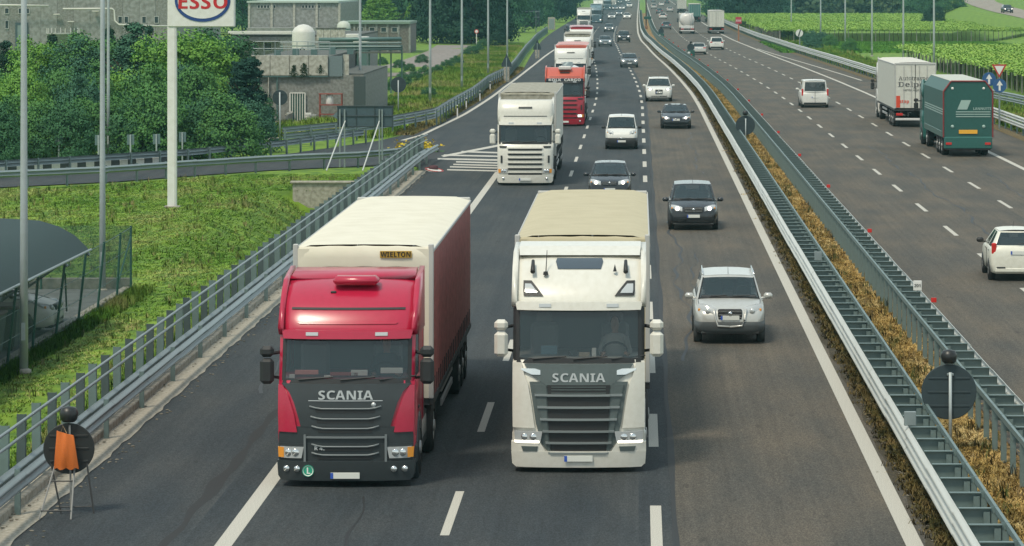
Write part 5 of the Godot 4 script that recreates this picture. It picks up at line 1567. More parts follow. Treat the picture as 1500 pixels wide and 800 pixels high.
	var back := Basis(Vector3.UP, PI)
	text(o, "lettering", "Autotrasporti", 0.24, Vector3(-0.10, 3.02, -16.535), back, ink, 0.012, 1.05, false, true)
	text(o, "lettering", "Delpo", 0.30, Vector3(0.25, 2.64, -16.535), back, ink, 0.012, 1.35, true, true)
	text(o, "lettering", "servizi espressi", 0.13, Vector3(0.1, 2.30, -16.535), back, ink, 0.012, 1.0, false, true)
	part(o, "red_panel", MB.new().box(Vector3(1.06, 1.58, -16.535), Vector3(0.24, 0.72, 0.012)), mat("panel_red", Color(0.62, 0.06, 0.02), 0.5))
	text(o, "lettering", "stop", 0.20, Vector3(0.68, 1.60, -16.535), back, mat("panel_red", Color(0.62, 0.06, 0.02), 0.5), 0.012, 1.0, true)
	put(o, 17.0, 197.0 + 16.5, 0.0, true)
	var green := paint("bottle_green", Color(0.014, 0.105, 0.090), 0.4)
	var green2 := mat("green_sheet", Color(0.016, 0.090, 0.078), 0.5, 0.0, "grime", 0.4)
	o = plain_lorry("bottle-green lorry with chamfered rear, white stripes and a yellow number plate", {"cab": green, "low": green, "bars": 4, "top": 3.5, "roof_mat": green, "slope": true, "flat": true, "flat_len": 11.1})
	# body with cut-off upper edges
	var hull := []
	for z in [-3.1, -14.4]:
		var ring := []
		for q in [[-1.25, 1.0], [-1.25, 3.35], [-0.86, 3.86], [0.86, 3.86], [1.25, 3.35], [1.25, 1.0]]: ring.append(Vector3(q[0], q[1], z))
		hull.append(ring)
	part(o, "cargo_body", MB.new().loft(hull), green2)
	part(o, "roof_sheet", MB.new().box(Vector3(0, 3.875, -8.75), Vector3(1.75, 0.03, 11.25), 0.01), mat("pale_roof", Color(0.50, 0.52, 0.46), 0.7, 0.0, "grime", 0.3))
	var ed := MB.new()
	var eo := [Vector2(-1.26, 1.0), Vector2(-1.26, 3.35), Vector2(-0.87, 3.87), Vector2(0.87, 3.87), Vector2(1.26, 3.35), Vector2(1.26, 1.0)]
	for i in 5: ed.tube([Vector3(eo[i].x, eo[i].y, -14.42), Vector3(eo[i + 1].x, eo[i + 1].y, -14.42)], 0.04, -1, 4)
	part(o, "rear_frame", ed, mat("frame_red", Color(0.22, 0.03, 0.03), 0.5))
	var mint := mat("stripe_mint", Color(0.30, 0.42, 0.38), 0.5)
	for y in [2.30, 2.18, 2.06]:
		part(o, "stripe", MB.new().box(Vector3(0.15 if y > 2.1 else 0.15, y, -14.42), Vector3(0.95, 0.05, 0.015)).box(Vector3(-0.72, y, -14.42), Vector3(0.85, 0.05, 0.015)), mint)
		for sx in [-1, 1]: part(o, "stripe", MB.new().box(Vector3(sx * 1.255, y + 0.1, -9.0), Vector3(0.012, 0.05, 10.6)), mint)
	part(o, "emblem", MB.new().prism(PackedVector2Array([Vector2(0.05, 2.42), Vector2(0.55, 2.42), Vector2(0.35, 2.9), Vector2(-0.15, 2.9)]), Vector3(0, 0, -14.405), Vector3(1, 0, 0), Vector3(0, 1, 0), Vector3(0, 0, -0.02)), mint)
	text(o, "lettering", "LANNUTTI", 0.13, Vector3(-0.72, 2.46, -14.42), back, mint, 0.012, 1.05)
	part(o, "number_plate", MB.new().box(Vector3(0.0, 1.28, -14.44), Vector3(0.95, 0.20, 0.02), 0.005), mat("plate_yellow", Color(0.75, 0.38, 0.03), 0.4))
	part(o, "rear_bumper", MB.new().box(Vector3(0, 0.72, -14.40), Vector3(2.46, 0.62, 0.24), 0.05), green)
	part(o, "underrun_bar", MB.new().box(Vector3(0, 0.42, -14.40), Vector3(2.3, 0.16, 0.16), 0.03), black)
	for sx in [-1, 1]:
		part(o, "tail_light", MB.new().box(Vector3(sx * 1.0, 0.68, -14.54), Vector3(0.3, 0.12, 0.04), 0.01), mats["red_lens"])
		part(o, "marker_lamp", MB.new().smooth(true).lathe(Vector3(sx * 0.80, 3.50, -14.40), Vector3(0, 0, -1), [[0, 0.07], [0.03, 0.06], [0.032, 0]], 10), mat("paper", Color(0.75, 0.75, 0.70), 0.7))
		part(o, "marker_lamp", MB.new().smooth(true).lathe(Vector3(sx * 0.80, 1.55, -14.40), Vector3(0, 0, -1), [[0, 0.09], [0.03, 0.08], [0.032, 0]], 10), mint)
		part(o, "side_panel", MB.new().box(Vector3(sx * 1.25, 1.12, -8.5), Vector3(0.04, 0.30, 10.0), 0.01), green)
	put(o, 16.85, 164.0 + 14.5, 0.0, true)
	o = plain_lorry("white tanker lorry driving away with a rounded rear dome", {"name": "tanker_lorry", "cab": white, "bars": 4, "top": 3.4, "tank": paint("tank_white", Color(0.62, 0.60, 0.57), 0.35)})
	put(o, lane(1007, 545), 545.0 + 13.0, 0.0, true)
	o = plain_lorry("white square-backed box lorry driving away along the far edge line", {"cab": white, "bars": 4, "top": 3.5, "box": {"z": -2.9, "len": 10.0, "top": 4.0, "side": boxw, "roof": tarp_w, "front": boxw, "rear": boxw, "ripple": 0.0, "soft": false, "axles": [7.0, 8.3], "drive": -4.0, "rail": black}})
	put(o, lane(1050, 545), 545.0 + 12.9, 0.0, true)
	o = plain_lorry("far green-backed lorry driving away ahead of the tanker", {"cab": green, "bars": 4, "top": 3.5, "box": {"z": -2.9, "len": 12.0, "top": 4.0, "side": mat("teal_tarp", Color(0.08, 0.20, 0.18), 0.7), "roof": tarp_w, "front": tarp_w, "rear": mat("teal_tarp", Color(0.08, 0.20, 0.18), 0.7), "ripple": 0.0}})
	put(o, lane(1018, 705), 705.0 + 14.9, 0.0, true)
	o = plain_lorry("farthest white lorry driving away", {"cab": white, "bars": 4, "top": 3.5, "box": {"z": -2.9, "len": 12.0, "top": 4.0, "side": boxw, "roof": tarp_w, "front": boxw, "rear": boxw, "ripple": 0.0}})
	put(o, lane(999, 900), 900.0 + 14.9, 0.0, true)

# ---- vegetation ----
func leaf_quads(pts: Array, size: float, rg: RandomNumberGenerator, tone := 0.18) -> ArrayMesh:
	# pts: [place, outward direction, clump tone]; each a small bent leaf spray of two triangles
	var v := PackedVector3Array()
	var nn := PackedVector3Array()
	var cc := PackedColorArray()
	var ix := PackedInt32Array()
	for q in pts:
		var p: Vector3 = q[0]
		var out: Vector3 = q[1]
		var n := (out + Vector3(rg.randf_range(-1, 1), rg.randf_range(-0.6, 1), rg.randf_range(-1, 1)) * 0.9).normalized()
		var a := n.cross(Vector3(rg.randf_range(-1, 1), rg.randf_range(-1, 1), rg.randf_range(-1, 1))).normalized()
		var b := n.cross(a)
		var s := size * rg.randf_range(0.6, 1.25)
		var c: float = clampf(q[2] * rg.randf_range(1.0 - tone, 1.0 + tone), 0.0, 1.6)
		var yel := rg.randf_range(-0.06, 0.08)
		var i := v.size()
		v.append_array([p - a * s * 0.5, p + b * s * 0.42 - n * s * 0.1, p + a * s * 0.62 - n * s * 0.16, p - b * s * 0.42 - n * s * 0.1])
		var sn := (n * 0.6 + out * 0.6).normalized()
		nn.append_array([sn, sn, sn, sn])
		var col := Color(c * (1.0 + yel), c, c * (1.0 - yel))
		cc.append_array([col, col, col, col])
		ix.append_array([i, i + 1, i + 2, i, i + 2, i + 3])
	var arr := []
	arr.resize(Mesh.ARRAY_MAX)
	arr[Mesh.ARRAY_VERTEX] = v
	arr[Mesh.ARRAY_NORMAL] = nn
	arr[Mesh.ARRAY_COLOR] = cc
	arr[Mesh.ARRAY_INDEX] = ix
	var m := ArrayMesh.new()
	m.add_surface_from_arrays(Mesh.PRIMITIVE_TRIANGLES, arr)
	return m

func crown(seed_: int, clumps: int, per: int, kind: String, size: float) -> ArrayMesh:
	# unit tree: height 1, ground at 0
	var rg := RandomNumberGenerator.new()
	rg.seed = seed_
	var pts := []
	for i in clumps:
		var c := Vector3.ZERO
		var rad := 0.1
		if kind == "cone":
			var t := pow(rg.randf(), 0.8)
			var ang := rg.randf() * TAU
			var rr: float = (1.0 - t) * 0.24 * rg.randf_range(0.7, 1.05) + 0.015
			c = Vector3(cos(ang) * rr, 0.06 + t * 0.92, sin(ang) * rr)
			rad = 0.05 + 0.04 * (1 - t)
		elif kind == "bush":
			var dirv := Vector3(rg.randfn(), absf(rg.randfn()) * 0.9, rg.randfn()).normalized()
			c = dirv * Vector3(0.52, 0.80, 0.52) * rg.randf_range(0.72, 1.0) + Vector3(0, 0.05, 0)
			rad = rg.randf_range(0.10, 0.19)
		elif kind == "cedar":
			var t := rg.randf()
			var ang := rg.randf() * TAU
			var rr: float = (0.38 * (1.0 - t * 0.75)) * sqrt(rg.randf())
			c = Vector3(cos(ang) * rr, 0.10 + (floorf(t * 9.0) / 9.0 * 0.6 + t * 0.4) * 0.86 + rg.randf_range(-0.03, 0.03) - rr * 0.12, sin(ang) * rr)
			rad = 0.075
		else:
			var dirv := Vector3(rg.randfn(), rg.randfn() * 0.9 + 0.15, rg.randfn()).normalized()
			var fill := 0.70 + 0.35 * rg.randf()
			if rg.randf() < 0.25: fill *= 0.6
			c = Vector3(0, 0.60, 0) + dirv * Vector3(0.30, 0.36, 0.30) * fill
			rad = rg.randf_range(0.06, 0.13)
		var tone := rg.randf_range(0.90, 1.10)   # leaf colour varies a little from spray to spray, at random
		for k in per:
			var o := Vector3(rg.randfn(), rg.randfn() * 0.8, rg.randfn()).normalized()
			if kind == "cedar": o.y *= 0.35
			if rg.randf() < 0.7: o.y = absf(o.y)
			var p := c + o * rad * rg.randf_range(0.55, 1.05)
			if p.y > 0.01: pts.append([p, (o + (p - Vector3(0, 0.5, 0)) * 0.8).normalized(), tone])
	return leaf_quads(pts, size, rg)

func trunk_mesh(seed_: int) -> MB:
	var rg := RandomNumberGenerator.new()
	rg.seed = seed_
	var t := MB.new().smooth(true)
	t.tube([Vector3(0, -0.02, 0), Vector3(0.01, 0.2, 0.008), Vector3(-0.008, 0.42, 0.01), Vector3(0.01, 0.72, 0)], 0.028, 0.008, 7)
	for i in 7:
		var a := rg.randf() * TAU
		var y := rg.randf_range(0.24, 0.55)
		var e := Vector3(cos(a), 0.75, sin(a)) * rg.randf_range(0.16, 0.27)
		t.tube([Vector3(0, y, 0), Vector3(0, y, 0) + e * 0.55 + Vector3(0, -0.02, 0), Vector3(0, y, 0) + e], 0.012, 0.003, 5)
	return t

func leaf_mat(key: String, c: Color) -> StandardMaterial3D:
	if mats.has(key): return mats[key]
	var m := mat(key, c, 0.75)
	m.vertex_color_use_as_albedo = true
	m.metallic_specular = 0.25
	m.backlight_enabled = true
	m.backlight = Color(c.r * 0.5, c.g * 0.6, c.b * 0.4).linear_to_srgb()
	return m

var crowns := {}
var trunk_shared: ArrayMesh
func tree(called: String, label: String, group: String, at: Vector3, h: float, w: float, kind: String, leaf: Material, v := 0) -> Node3D:
	var o := thing(called, label, "bush" if kind == "bush" else "tree", at, r(0, TAU), group)
	o.scale = Vector3(h * w, h, h * w)
	var vs: Array = crowns[kind]
	var c := MeshInstance3D.new()
	c.name = "crown"
	c.mesh = vs[v % vs.size()]
	c.material_override = leaf
	o.add_child(c, true)
	var t := MeshInstance3D.new()
	t.name = "trunk"
	t.mesh = trunk_shared
	if kind == "bush": t.scale = Vector3(0.5, 0.7, 0.5)
	o.add_child(t, true)
	return o

func tuft(seed_: int, blades: int, spread: float) -> ArrayMesh:
	var rg := RandomNumberGenerator.new()
	rg.seed = seed_
	var v := PackedVector3Array()
	var nn := PackedVector3Array()
	var cc := PackedColorArray()
	for i in blades:
		var a := rg.randf() * TAU
		var base := Vector3(cos(a), 0, sin(a)) * spread * sqrt(rg.randf())
		var lean := Vector3(rg.randfn(), 0, rg.randfn()) * 0.28
		var h := rg.randf_range(0.55, 1.1)
		var side := Vector3(-sin(a * 3.0), 0, cos(a * 3.0)) * 0.055
		var mid := base + lean * 0.45 + Vector3(0, h * 0.6, 0)
		var tip := base + lean * 1.4 + Vector3(0, h, 0)
		var n := (side.cross(tip - base).normalized() * 0.5 + Vector3.UP).normalized()
		for q in [[base - side, base + side, mid + side * 0.7], [base - side, mid + side * 0.7, mid - side * 0.7], [mid - side * 0.7, mid + side * 0.7, tip]]:
			v.append_array(q)
			for k in 3: nn.append(n)
			var t := rg.randf_range(0.75, 1.2)
			for k in 3: cc.append(Color(t, t, t))
	var arr := []
	arr.resize(Mesh.ARRAY_MAX)
	arr[Mesh.ARRAY_VERTEX] = v
	arr[Mesh.ARRAY_NORMAL] = nn
	arr[Mesh.ARRAY_COLOR] = cc
	var m := ArrayMesh.new()
	m.add_surface_from_arrays(Mesh.PRIMITIVE_TRIANGLES, arr)
	return m

func grass_field(called: String, label: String, n: int, pick: Callable, hmin: float, hmax: float, wide: float, cols: Array, mesh: ArrayMesh, fq := 0.35) -> void:
	# pick(): a place on the ground or null; cols: colours from lush to dry, mixed by patches
	var nz := FastNoiseLite.new()
	nz.seed = called.hash() % 999
	nz.frequency = fq * 0.1
	nz.fractal_octaves = 3
	var xs := []
	var cs := []
	for i in n:
		var p = pick.call()
		if p == null: continue
		var t := clampf(nz.get_noise_2d(p.x * 4.0, p.z * 2.0) * 1.3 + 0.5 + r(-0.22, 0.22), 0, 0.999) * (cols.size() - 1)
		var c: Color = cols[int(t)].lerp(cols[mini(int(t) + 1, cols.size() - 1)], t - int(t))
		c = c * r(0.86, 1.16)
		c.a = 1
		var h := r(hmin, hmax)
		xs.append(Transform3D(Basis(Vector3.UP, r(0, TAU)) * Basis.from_scale(Vector3(wide * r(0.8, 1.3), h, wide * r(0.8, 1.3))), p))
		cs.append(c)
	var m := mat("blade", Color(1, 1, 1), 0.85)
	m.vertex_color_use_as_albedo = true
	m.metallic_specular = 0.2
	var o := multi(self, called, mesh, m, xs, cs)
	tag(o, label, "grass")

func in_ramp(x: float, d: float) -> bool:
	# between the edges of the exit ramp
	for i in RAMP_IN.size() - 1:
		if x <= RAMP_IN[i][0] and x > RAMP_IN[i + 1][0]:
			var lo: float = remap(x, RAMP_IN[i][0], RAMP_IN[i + 1][0], RAMP_IN[i][1], RAMP_IN[i + 1][1])
			for k in RAMP_OUT.size() - 1:
				if x <= RAMP_OUT[k][0] and x > RAMP_OUT[k + 1][0]:
					var hi: float = remap(x, RAMP_OUT[k][0], RAMP_OUT[k + 1][0], RAMP_OUT[k][1], RAMP_OUT[k + 1][1])
					return d > lo - 0.2 and d < hi + 0.2
			return d > lo - 0.2
	return false

func build_plants() -> void:
	var t1 := tuft(1, 9, 0.9)
	var t2 := tuft(2, 12, 0.8)
	var lush := [Color(0.15, 0.34, 0.04), Color(0.21, 0.43, 0.05), Color(0.32, 0.51, 0.08), Color(0.52, 0.54, 0.19)]
	grass_field("grass_bank", "mown green grass of the bank beside the hard shoulder", 80000, func():
		var d := 50.0 + 102.0 * pow(rng.randf(), 0.9)
		var x := r(-34, -11.2)
		if x < -14.6 and d < 93.2: return null
		if d > 120 and in_ramp(x, d + 1.2): return null
		if d > 150: return null
		return Vector3(x, land(x, d) - 0.01, -d), 0.03, 0.085, 0.16, lush, t1)
	grass_field("grass_margin", "rough grass growing along the foot of the verge guard rail and the green fence", 9000, func():
		var d := r(48, 150)
		if rng.randf() < 0.5 and d < 93: return Vector3(-14.55 + r(-0.12, 0.45), 0.0, -d)
		var x := -11.1 - absf(rng.randfn()) * 0.25
		return Vector3(x, land(x, d) - 0.01, -d), 0.12, 0.32, 0.16, lush, t2)
	var straw := [Color(0.72, 0.51, 0.19), Color(0.64, 0.45, 0.17), Color(0.52, 0.35, 0.11), Color(0.30, 0.22, 0.07), Color(0.74, 0.56, 0.25)]
	grass_field("dry_grass_median", "flattened golden dry grass along the middle of the median", 42000, func():
		var d := 44.0 + 420.0 * pow(rng.randf(), 2.0)
		return P(6.05 + rng.randfn() * 0.42, d, -0.03), 0.03, 0.11, 0.22, straw, t2, 1.4)
	grass_field("dry_weeds_edge", "sparse brown weeds in the grit between edge line and pale median rail", 9000, func():
		var d := 44.0 + 300.0 * pow(rng.randf(), 1.6)
		return P(4.98 + rng.randfn() * 0.13, d, 0.0), 0.03, 0.14, 0.14, [Color(0.09, 0.085, 0.03), Color(0.22, 0.16, 0.06), Color(0.12, 0.11, 0.035), Color(0.30, 0.22, 0.09)], t2, 2.5)
	grass_field("median_weeds", "scattered dull green and brown weeds standing in the dry median grass", 900, func():
		var d := 44.0 + 260.0 * pow(rng.randf(), 1.6)
		return P(6.05 + rng.randfn() * 0.45, d, -0.03), 0.12, 0.34, 0.20, [Color(0.16, 0.17, 0.05), Color(0.30, 0.21, 0.08), Color(0.11, 0.16, 0.04), Color(0.36, 0.26, 0.12)], t2, 3.0)
	grass_field("bank_weeds", "taller weeds and dry stalks scattered over the mown bank", 1500, func():
		var d := r(52, 148)
		var x := r(-32, -11.3)
		if x < -14.6 and d < 93.2: return null
		if d > 120 and in_ramp(x, d + 1.2): return null
		return Vector3(x, land(x, d) - 0.01, -d), 0.14, 0.32, 0.16, [Color(0.10, 0.22, 0.03), Color(0.36, 0.36, 0.12), Color(0.14, 0.27, 0.04), Color(0.46, 0.40, 0.18)], t2, 1.5)
	var rough := [Color(0.16, 0.36, 0.05), Color(0.25, 0.46, 0.06), Color(0.38, 0.54, 0.09), Color(0.27, 0.48, 0.07), Color(0.60, 0.58, 0.22)]
	grass_field("tall_grass_slope", "tall yellow-green grass between the long guard rail and the driveway", 22000, func():
		var d := 184.0 + 260.0 * rng.randf()
		var x := -12.6 - (6.2 if d > 240 else 8.5) * rng.randf() - (1.6 if d < 200 else 0.0)
		return Vector3(x + bend(d), 0.0, -d), 0.18, 0.55, 0.35, rough, t2)
	grass_field("tall_grass_far_verge", "grass and weeds between the far guard rail and the vineyards", 16000, func():
		var d := 160.0 + 500.0 * rng.randf()
		return P(22.8 + 6.5 * rng.randf() * rng.randf(), d, 0.0), 0.2, 0.6, 0.35, rough, t2)
	grass_field("meadow", "smooth bright meadow between the vineyard blocks", 15000, func():
		var d := r(400, 470)
		return Vector3(r(18, 64), land(40, d), -d), 0.15, 0.3, 0.5, [Color(0.12, 0.33, 0.04), Color(0.16, 0.38, 0.05)], t2)
	grass_field("dry_weeds_exit", "dry brown weeds on the soil strip under the long guard rail", 5000, func():
		var d := r(187, 330)
		return P(outer_edge(d) - 0.6 - 1.2 * rng.randf(), d, 0.0), 0.08, 0.28, 0.25, [Color(0.30, 0.22, 0.09), Color(0.16, 0.17, 0.05), Color(0.36, 0.28, 0.12)], t2)
	# ---- trees ----
	crowns["round"] = [crown(11, 90, 100, "round", 0.024), crown(12, 100, 90, "round", 0.023), crown(13, 84, 105, "round", 0.025)]
	crowns["bush"] = [crown(21, 100, 100, "bush", 0.034), crown(22, 90, 110, "bush", 0.032), crown(23, 110, 95, "bush", 0.034)]
	crowns["cone"] = [crown(31, 150, 55, "cone", 0.020), crown(32, 160, 50, "cone", 0.020)]
	crowns["cedar"] = [crown(41, 220, 60, "cedar", 0.028)]
	trunk_shared = trunk_mesh(5).mesh(mat("bark", Color(0.085, 0.065, 0.045), 0.9, 0.0, "soil", 3.0))
	var mid := leaf_mat("leaf_mid", Color(0.085, 0.205, 0.060))
	var bright := leaf_mat("leaf_bright", Color(0.155, 0.315, 0.060))
	var deep := leaf_mat("leaf_deep", Color(0.055, 0.145, 0.065))
	var teal := leaf_mat("leaf_teal", Color(0.055, 0.140, 0.085))
	var dark := leaf_mat("leaf_dark", Color(0.020, 0.058, 0.034))
	var tone := {"mid": mid, "bright": bright, "deep": deep, "teal": teal, "dark": dark}
	var word := {"mid": "mid-green", "bright": "bright yellow-green", "deep": "deep green", "teal": "blue-green", "dark": "dark green"}
	# belt behind the exit ramp: px, d, top y, tone, kind, width
	var belt := []
	for i in 15: belt.append([-8 + i * 26.5 + r(-8, 8), r(160, 170) + (390 - i * 26) * -0.012, r(118, 150), ["deep", "mid", "teal", "mid"][i % 4], "bush", r(0.85, 1.1)])
	for i in 13: belt.append([-5 + i * 30 + r(-8, 8), r(174, 186), r(82, 108), ["mid", "bright", "deep", "mid", "teal"][i % 5], "bush", r(0.7, 0.9)])
	for i in 8: belt.append([115 + i * 26 + r(-6, 6), r(196, 206), r(50, 76), ["teal", "mid", "deep"][i % 3], "round", r(1.0, 1.2)])
	belt.append_array([[8, 205, 62, "dark", "cone", 1.3], [76, 210, 52, "dark", "cone", 0.9], [50, 200, 55, "bright", "round", 0.95], [38, 185, 92, "bright", "bush", 0.8], [12, 178, 108, "bright", "bush", 0.7], [131, 198, 48, "mid", "round", 1.25], [198, 194, 36, "teal", "cone", 1.6], [218, 215, 40, "dark", "cone", 0.8], [160, 212, 42, "dark", "cone", 0.9], [238, 192, 50, "bright", "round", 1.1], [290, 190, 46, "bright", "round", 1.2], [320, 196, 42, "deep", "round", 1.2]])
	var count := {}
	for q in belt:
		var at := atd(q[0], q[1])
		at.y = land(at.x, q[1])
		var h: float = 9.0 - (q[2] + 28.0) * q[1] / 4700.0 - at.y
		var lb: String = word[q[3]] + {"bush": " dense bush of the belt behind the exit ramp", "round": " round-crowned tree standing above the belt behind the exit ramp", "cone": " pointed conifer above the belt behind the exit ramp"}[q[4]]
		var px: float = q[0]
		lb = lb.replace("of the belt behind the exit ramp", ("at the foot of the belt, " if q[1] < 172 else "in the middle of the belt, ") + ("near the cedar" if px > 325 else ("behind the petrol sign post" if px > 215 else ("behind the slim lamp post" if px > 110 else "in front of the railed basin"))))
		lb = lb.replace("above the belt behind the exit ramp", "above the belt, " + ("near the cedar" if px > 300 else ("behind the petrol sign post" if px > 215 else ("behind the slim lamp post" if px > 110 else "in front of the big hall"))))
		tree({"bush": "belt_bush", "round": "belt_tree", "cone": "belt_conifer"}[q[4]], lb, lb, at, h, q[5] * (1.0 if q[4] != "bush" else 1.0), q[4], tone[q[3]], int(q[0]) % 3)
	tree("cedar_tree", "dark blue-green cedar with drooping layered boughs at the end of the tree belt", "", atd(362, 176), 5.1, 0.95, "cedar", leaf_mat("leaf_cedar", Color(0.018, 0.058, 0.042)))
	# hedge bushes along the driveway
	for q in [[541, 243], [556, 255], [573, 262], [590, 276], [607, 286], [622, 298], [640, 310], [655, 326], [668, 338], [690, 380], [700, 400], [708, 424]]:
		tree("hedge_bush", "low dark bush in the row along the grass slope below the driveway", "bushes along the driveway", atd(q[0], q[1]), r(1.0, 1.5), r(1.0, 1.4), "bush", deep, int(q[0]))
	for q in [[628, 245, 1.0], [585, 330, 1.0], [560, 345, 0.9], [540, 352, 0.9], [600, 318, 0.9], [618, 350, 1.1]]:
		tree("hedge_bush", "small trimmed bush on the lawn inside the driveway", "bushes on the lawn", atd(q[0], q[1]), q[2], 1.3, "bush", deep, int(q[0]))
	tree("round_bush", "large round dark bush at the end of the driveway", "", atd(726, 430), 2.6, 1.1, "bush", dark, 1)
	# trees behind the works
	for q in [[545, 470, -2, "bright", "cone", 1.7], [563, 480, -8, "bright", "cone", 2.0], [604, 475, 4, "bright", "cone", 1.5]]:
		tree("lawn_conifer", "bright yellow-green pointed tree behind the long low shed", "bright trees behind the shed", atd(q[0], q[1]), 9.0 - (q[2] + 28.0) * q[1] / 4700.0, q[5], q[4], tone[q[3]], int(q[0]))
	for q in [[520, 520, 16, "dark"], [535, 540, 17, "dark"], [585, 530, 15, "deep"], [620, 560, 13, "teal"], [648, 470, 12, "dark"], [668, 462, 13, "dark"], [690, 458, 12.5, "dark"], [710, 466, 11, "dark"], [735, 560, 12, "deep"], [752, 600, 13, "teal"], [775, 640, 13, "deep"], [798, 700, 14, "dark"], [815, 760, 14, "dark"], [355, 540, 14, "deep"], [340, 560, 15, "teal"], [505, 560, 14, "teal"], [790, 820, 16, "teal"]]:
		var at := atd(q[0], q[1])
		at.y = land(at.x, q[1])
		tree("background_tree", "tall %s tree in the wood behind the works" % word[q[3]], "wood behind the works", at, q[2], r(0.75, 0.95), "bush", tone[q[3]], int(q[0]))
	# far side
	for q in [[1078, 700, 13, "dark"], [1092, 690, 12, "dark"], [1108, 720, 13, "dark"], [1065, 760, 13, "deep"], [1125, 740, 12, "teal"], [1368, 575, 5.0, "dark"], [1345, 690, 9, "deep"], [1385, 660, 8, "deep"]]:
		var at := atd(q[0], q[1])
		at.y = land(at.x, q[1])
		tree("far_tree", "%s tree %s" % [word[q[3]], "standing alone behind the upper vineyard" if q[0] > 1200 else "in the clump beside the far carriageway"], "trees beyond the vineyards" if q[0] > 1200 else "clump beside the far carriageway", at, q[2], r(0.8, 1.0), "bush", tone[q[3]], int(q[0]))
	for i in 26:
		var d := r(400, 640)
		var sx := r(24.5, 30.0)
		tree("scrub_bush", "grey-green scrub bush on the far verge in front of the vineyard", "scrub on the far verge", P(sx, d), r(0.8, 2.0), r(1.0, 1.5), "bush", teal if i % 3 else mid, i)
	# the wooded hills: one mass of crowns
	var xs := []
	var cs := []
	for i in 7500:
		var d := 640.0 + 1150.0 * pow(rng.randf(), 0.8)
		var left := rng.randf() < 0.55
		var x := -32.0 - bend(d) * 0 - 330.0 * pow(rng.randf(), 1.3) if left else 34.0 + 380.0 * pow(rng.randf(), 1.2)
		if left and d < 700 and x > -40: continue
		if not left and (d < 790 or (absf(x - side_x(d)) < 11.0)): continue
		var h := r(8, 15)
		xs.append(Transform3D(Basis(Vector3.UP, r(0, TAU)) * Basis.from_scale(Vector3(h * r(1.0, 1.5), h, h * r(1.0, 1.5))), Vector3(x, land(x, d) - 0.5, -d)))
		var c := Color(0.040, 0.085, 0.035).lerp(Color(0.085, 0.150, 0.035), rng.randf() * rng.randf()) * r(0.6, 1.15)
		c.a = 1
		cs.append(c)
	var wm := mat("wood_leaf", Color(1, 1, 1), 0.8)
	wm.vertex_color_use_as_albedo = true
	var wood := multi(self, "hillside_wood", crown(51, 60, 30, "bush", 0.075), wm, xs, cs)
	tag(wood, "hazy green wood covering the hills at the end of the valley", "wood")
	build_vines(bright)
	# yellow flowers by the gore
	for q in [[612, 222, 1.5], [590, 226, 1.0], [621, 219, 0.9]]:
		var rg := RandomNumberGenerator.new()
		rg.seed = int(q[0])
		var pts := []
		for i in 260: pts.append([Vector3(rg.randfn() * 0.33, absf(rg.randfn()) * 0.16 + 0.05, rg.randfn() * 0.3), Vector3.UP, rg.randf_range(0.7, 1.2)])
		var o := thing("flower_clump", "clump of yellow wildflowers growing at the gore behind the rail's end", "flowers", ground(q[0], q[1]), 0, "yellow flowers at the gore")
		var f := MeshInstance3D.new()
		f.name = "blossom"
		f.mesh = leaf_quads(pts, 0.14, rg)
		f.material_override = leaf_mat("flower_yellow", Color(0.62, 0.48, 0.04))
		f.scale = Vector3.ONE * q[2]
		o.add_child(f, true)
		var pts2 := []
		for i in 160: pts2.append([Vector3(rg.randfn() * 0.33, rg.randf() * 0.12, rg.randfn() * 0.3), Vector3.UP, 0.8])
		var g := MeshInstance3D.new()
		g.name = "leaves"
		g.mesh = leaf_quads(pts2, 0.14, rg)
		g.material_override = mid
		g.scale = Vector3.ONE * q[2]
		o.add_child(g, true)

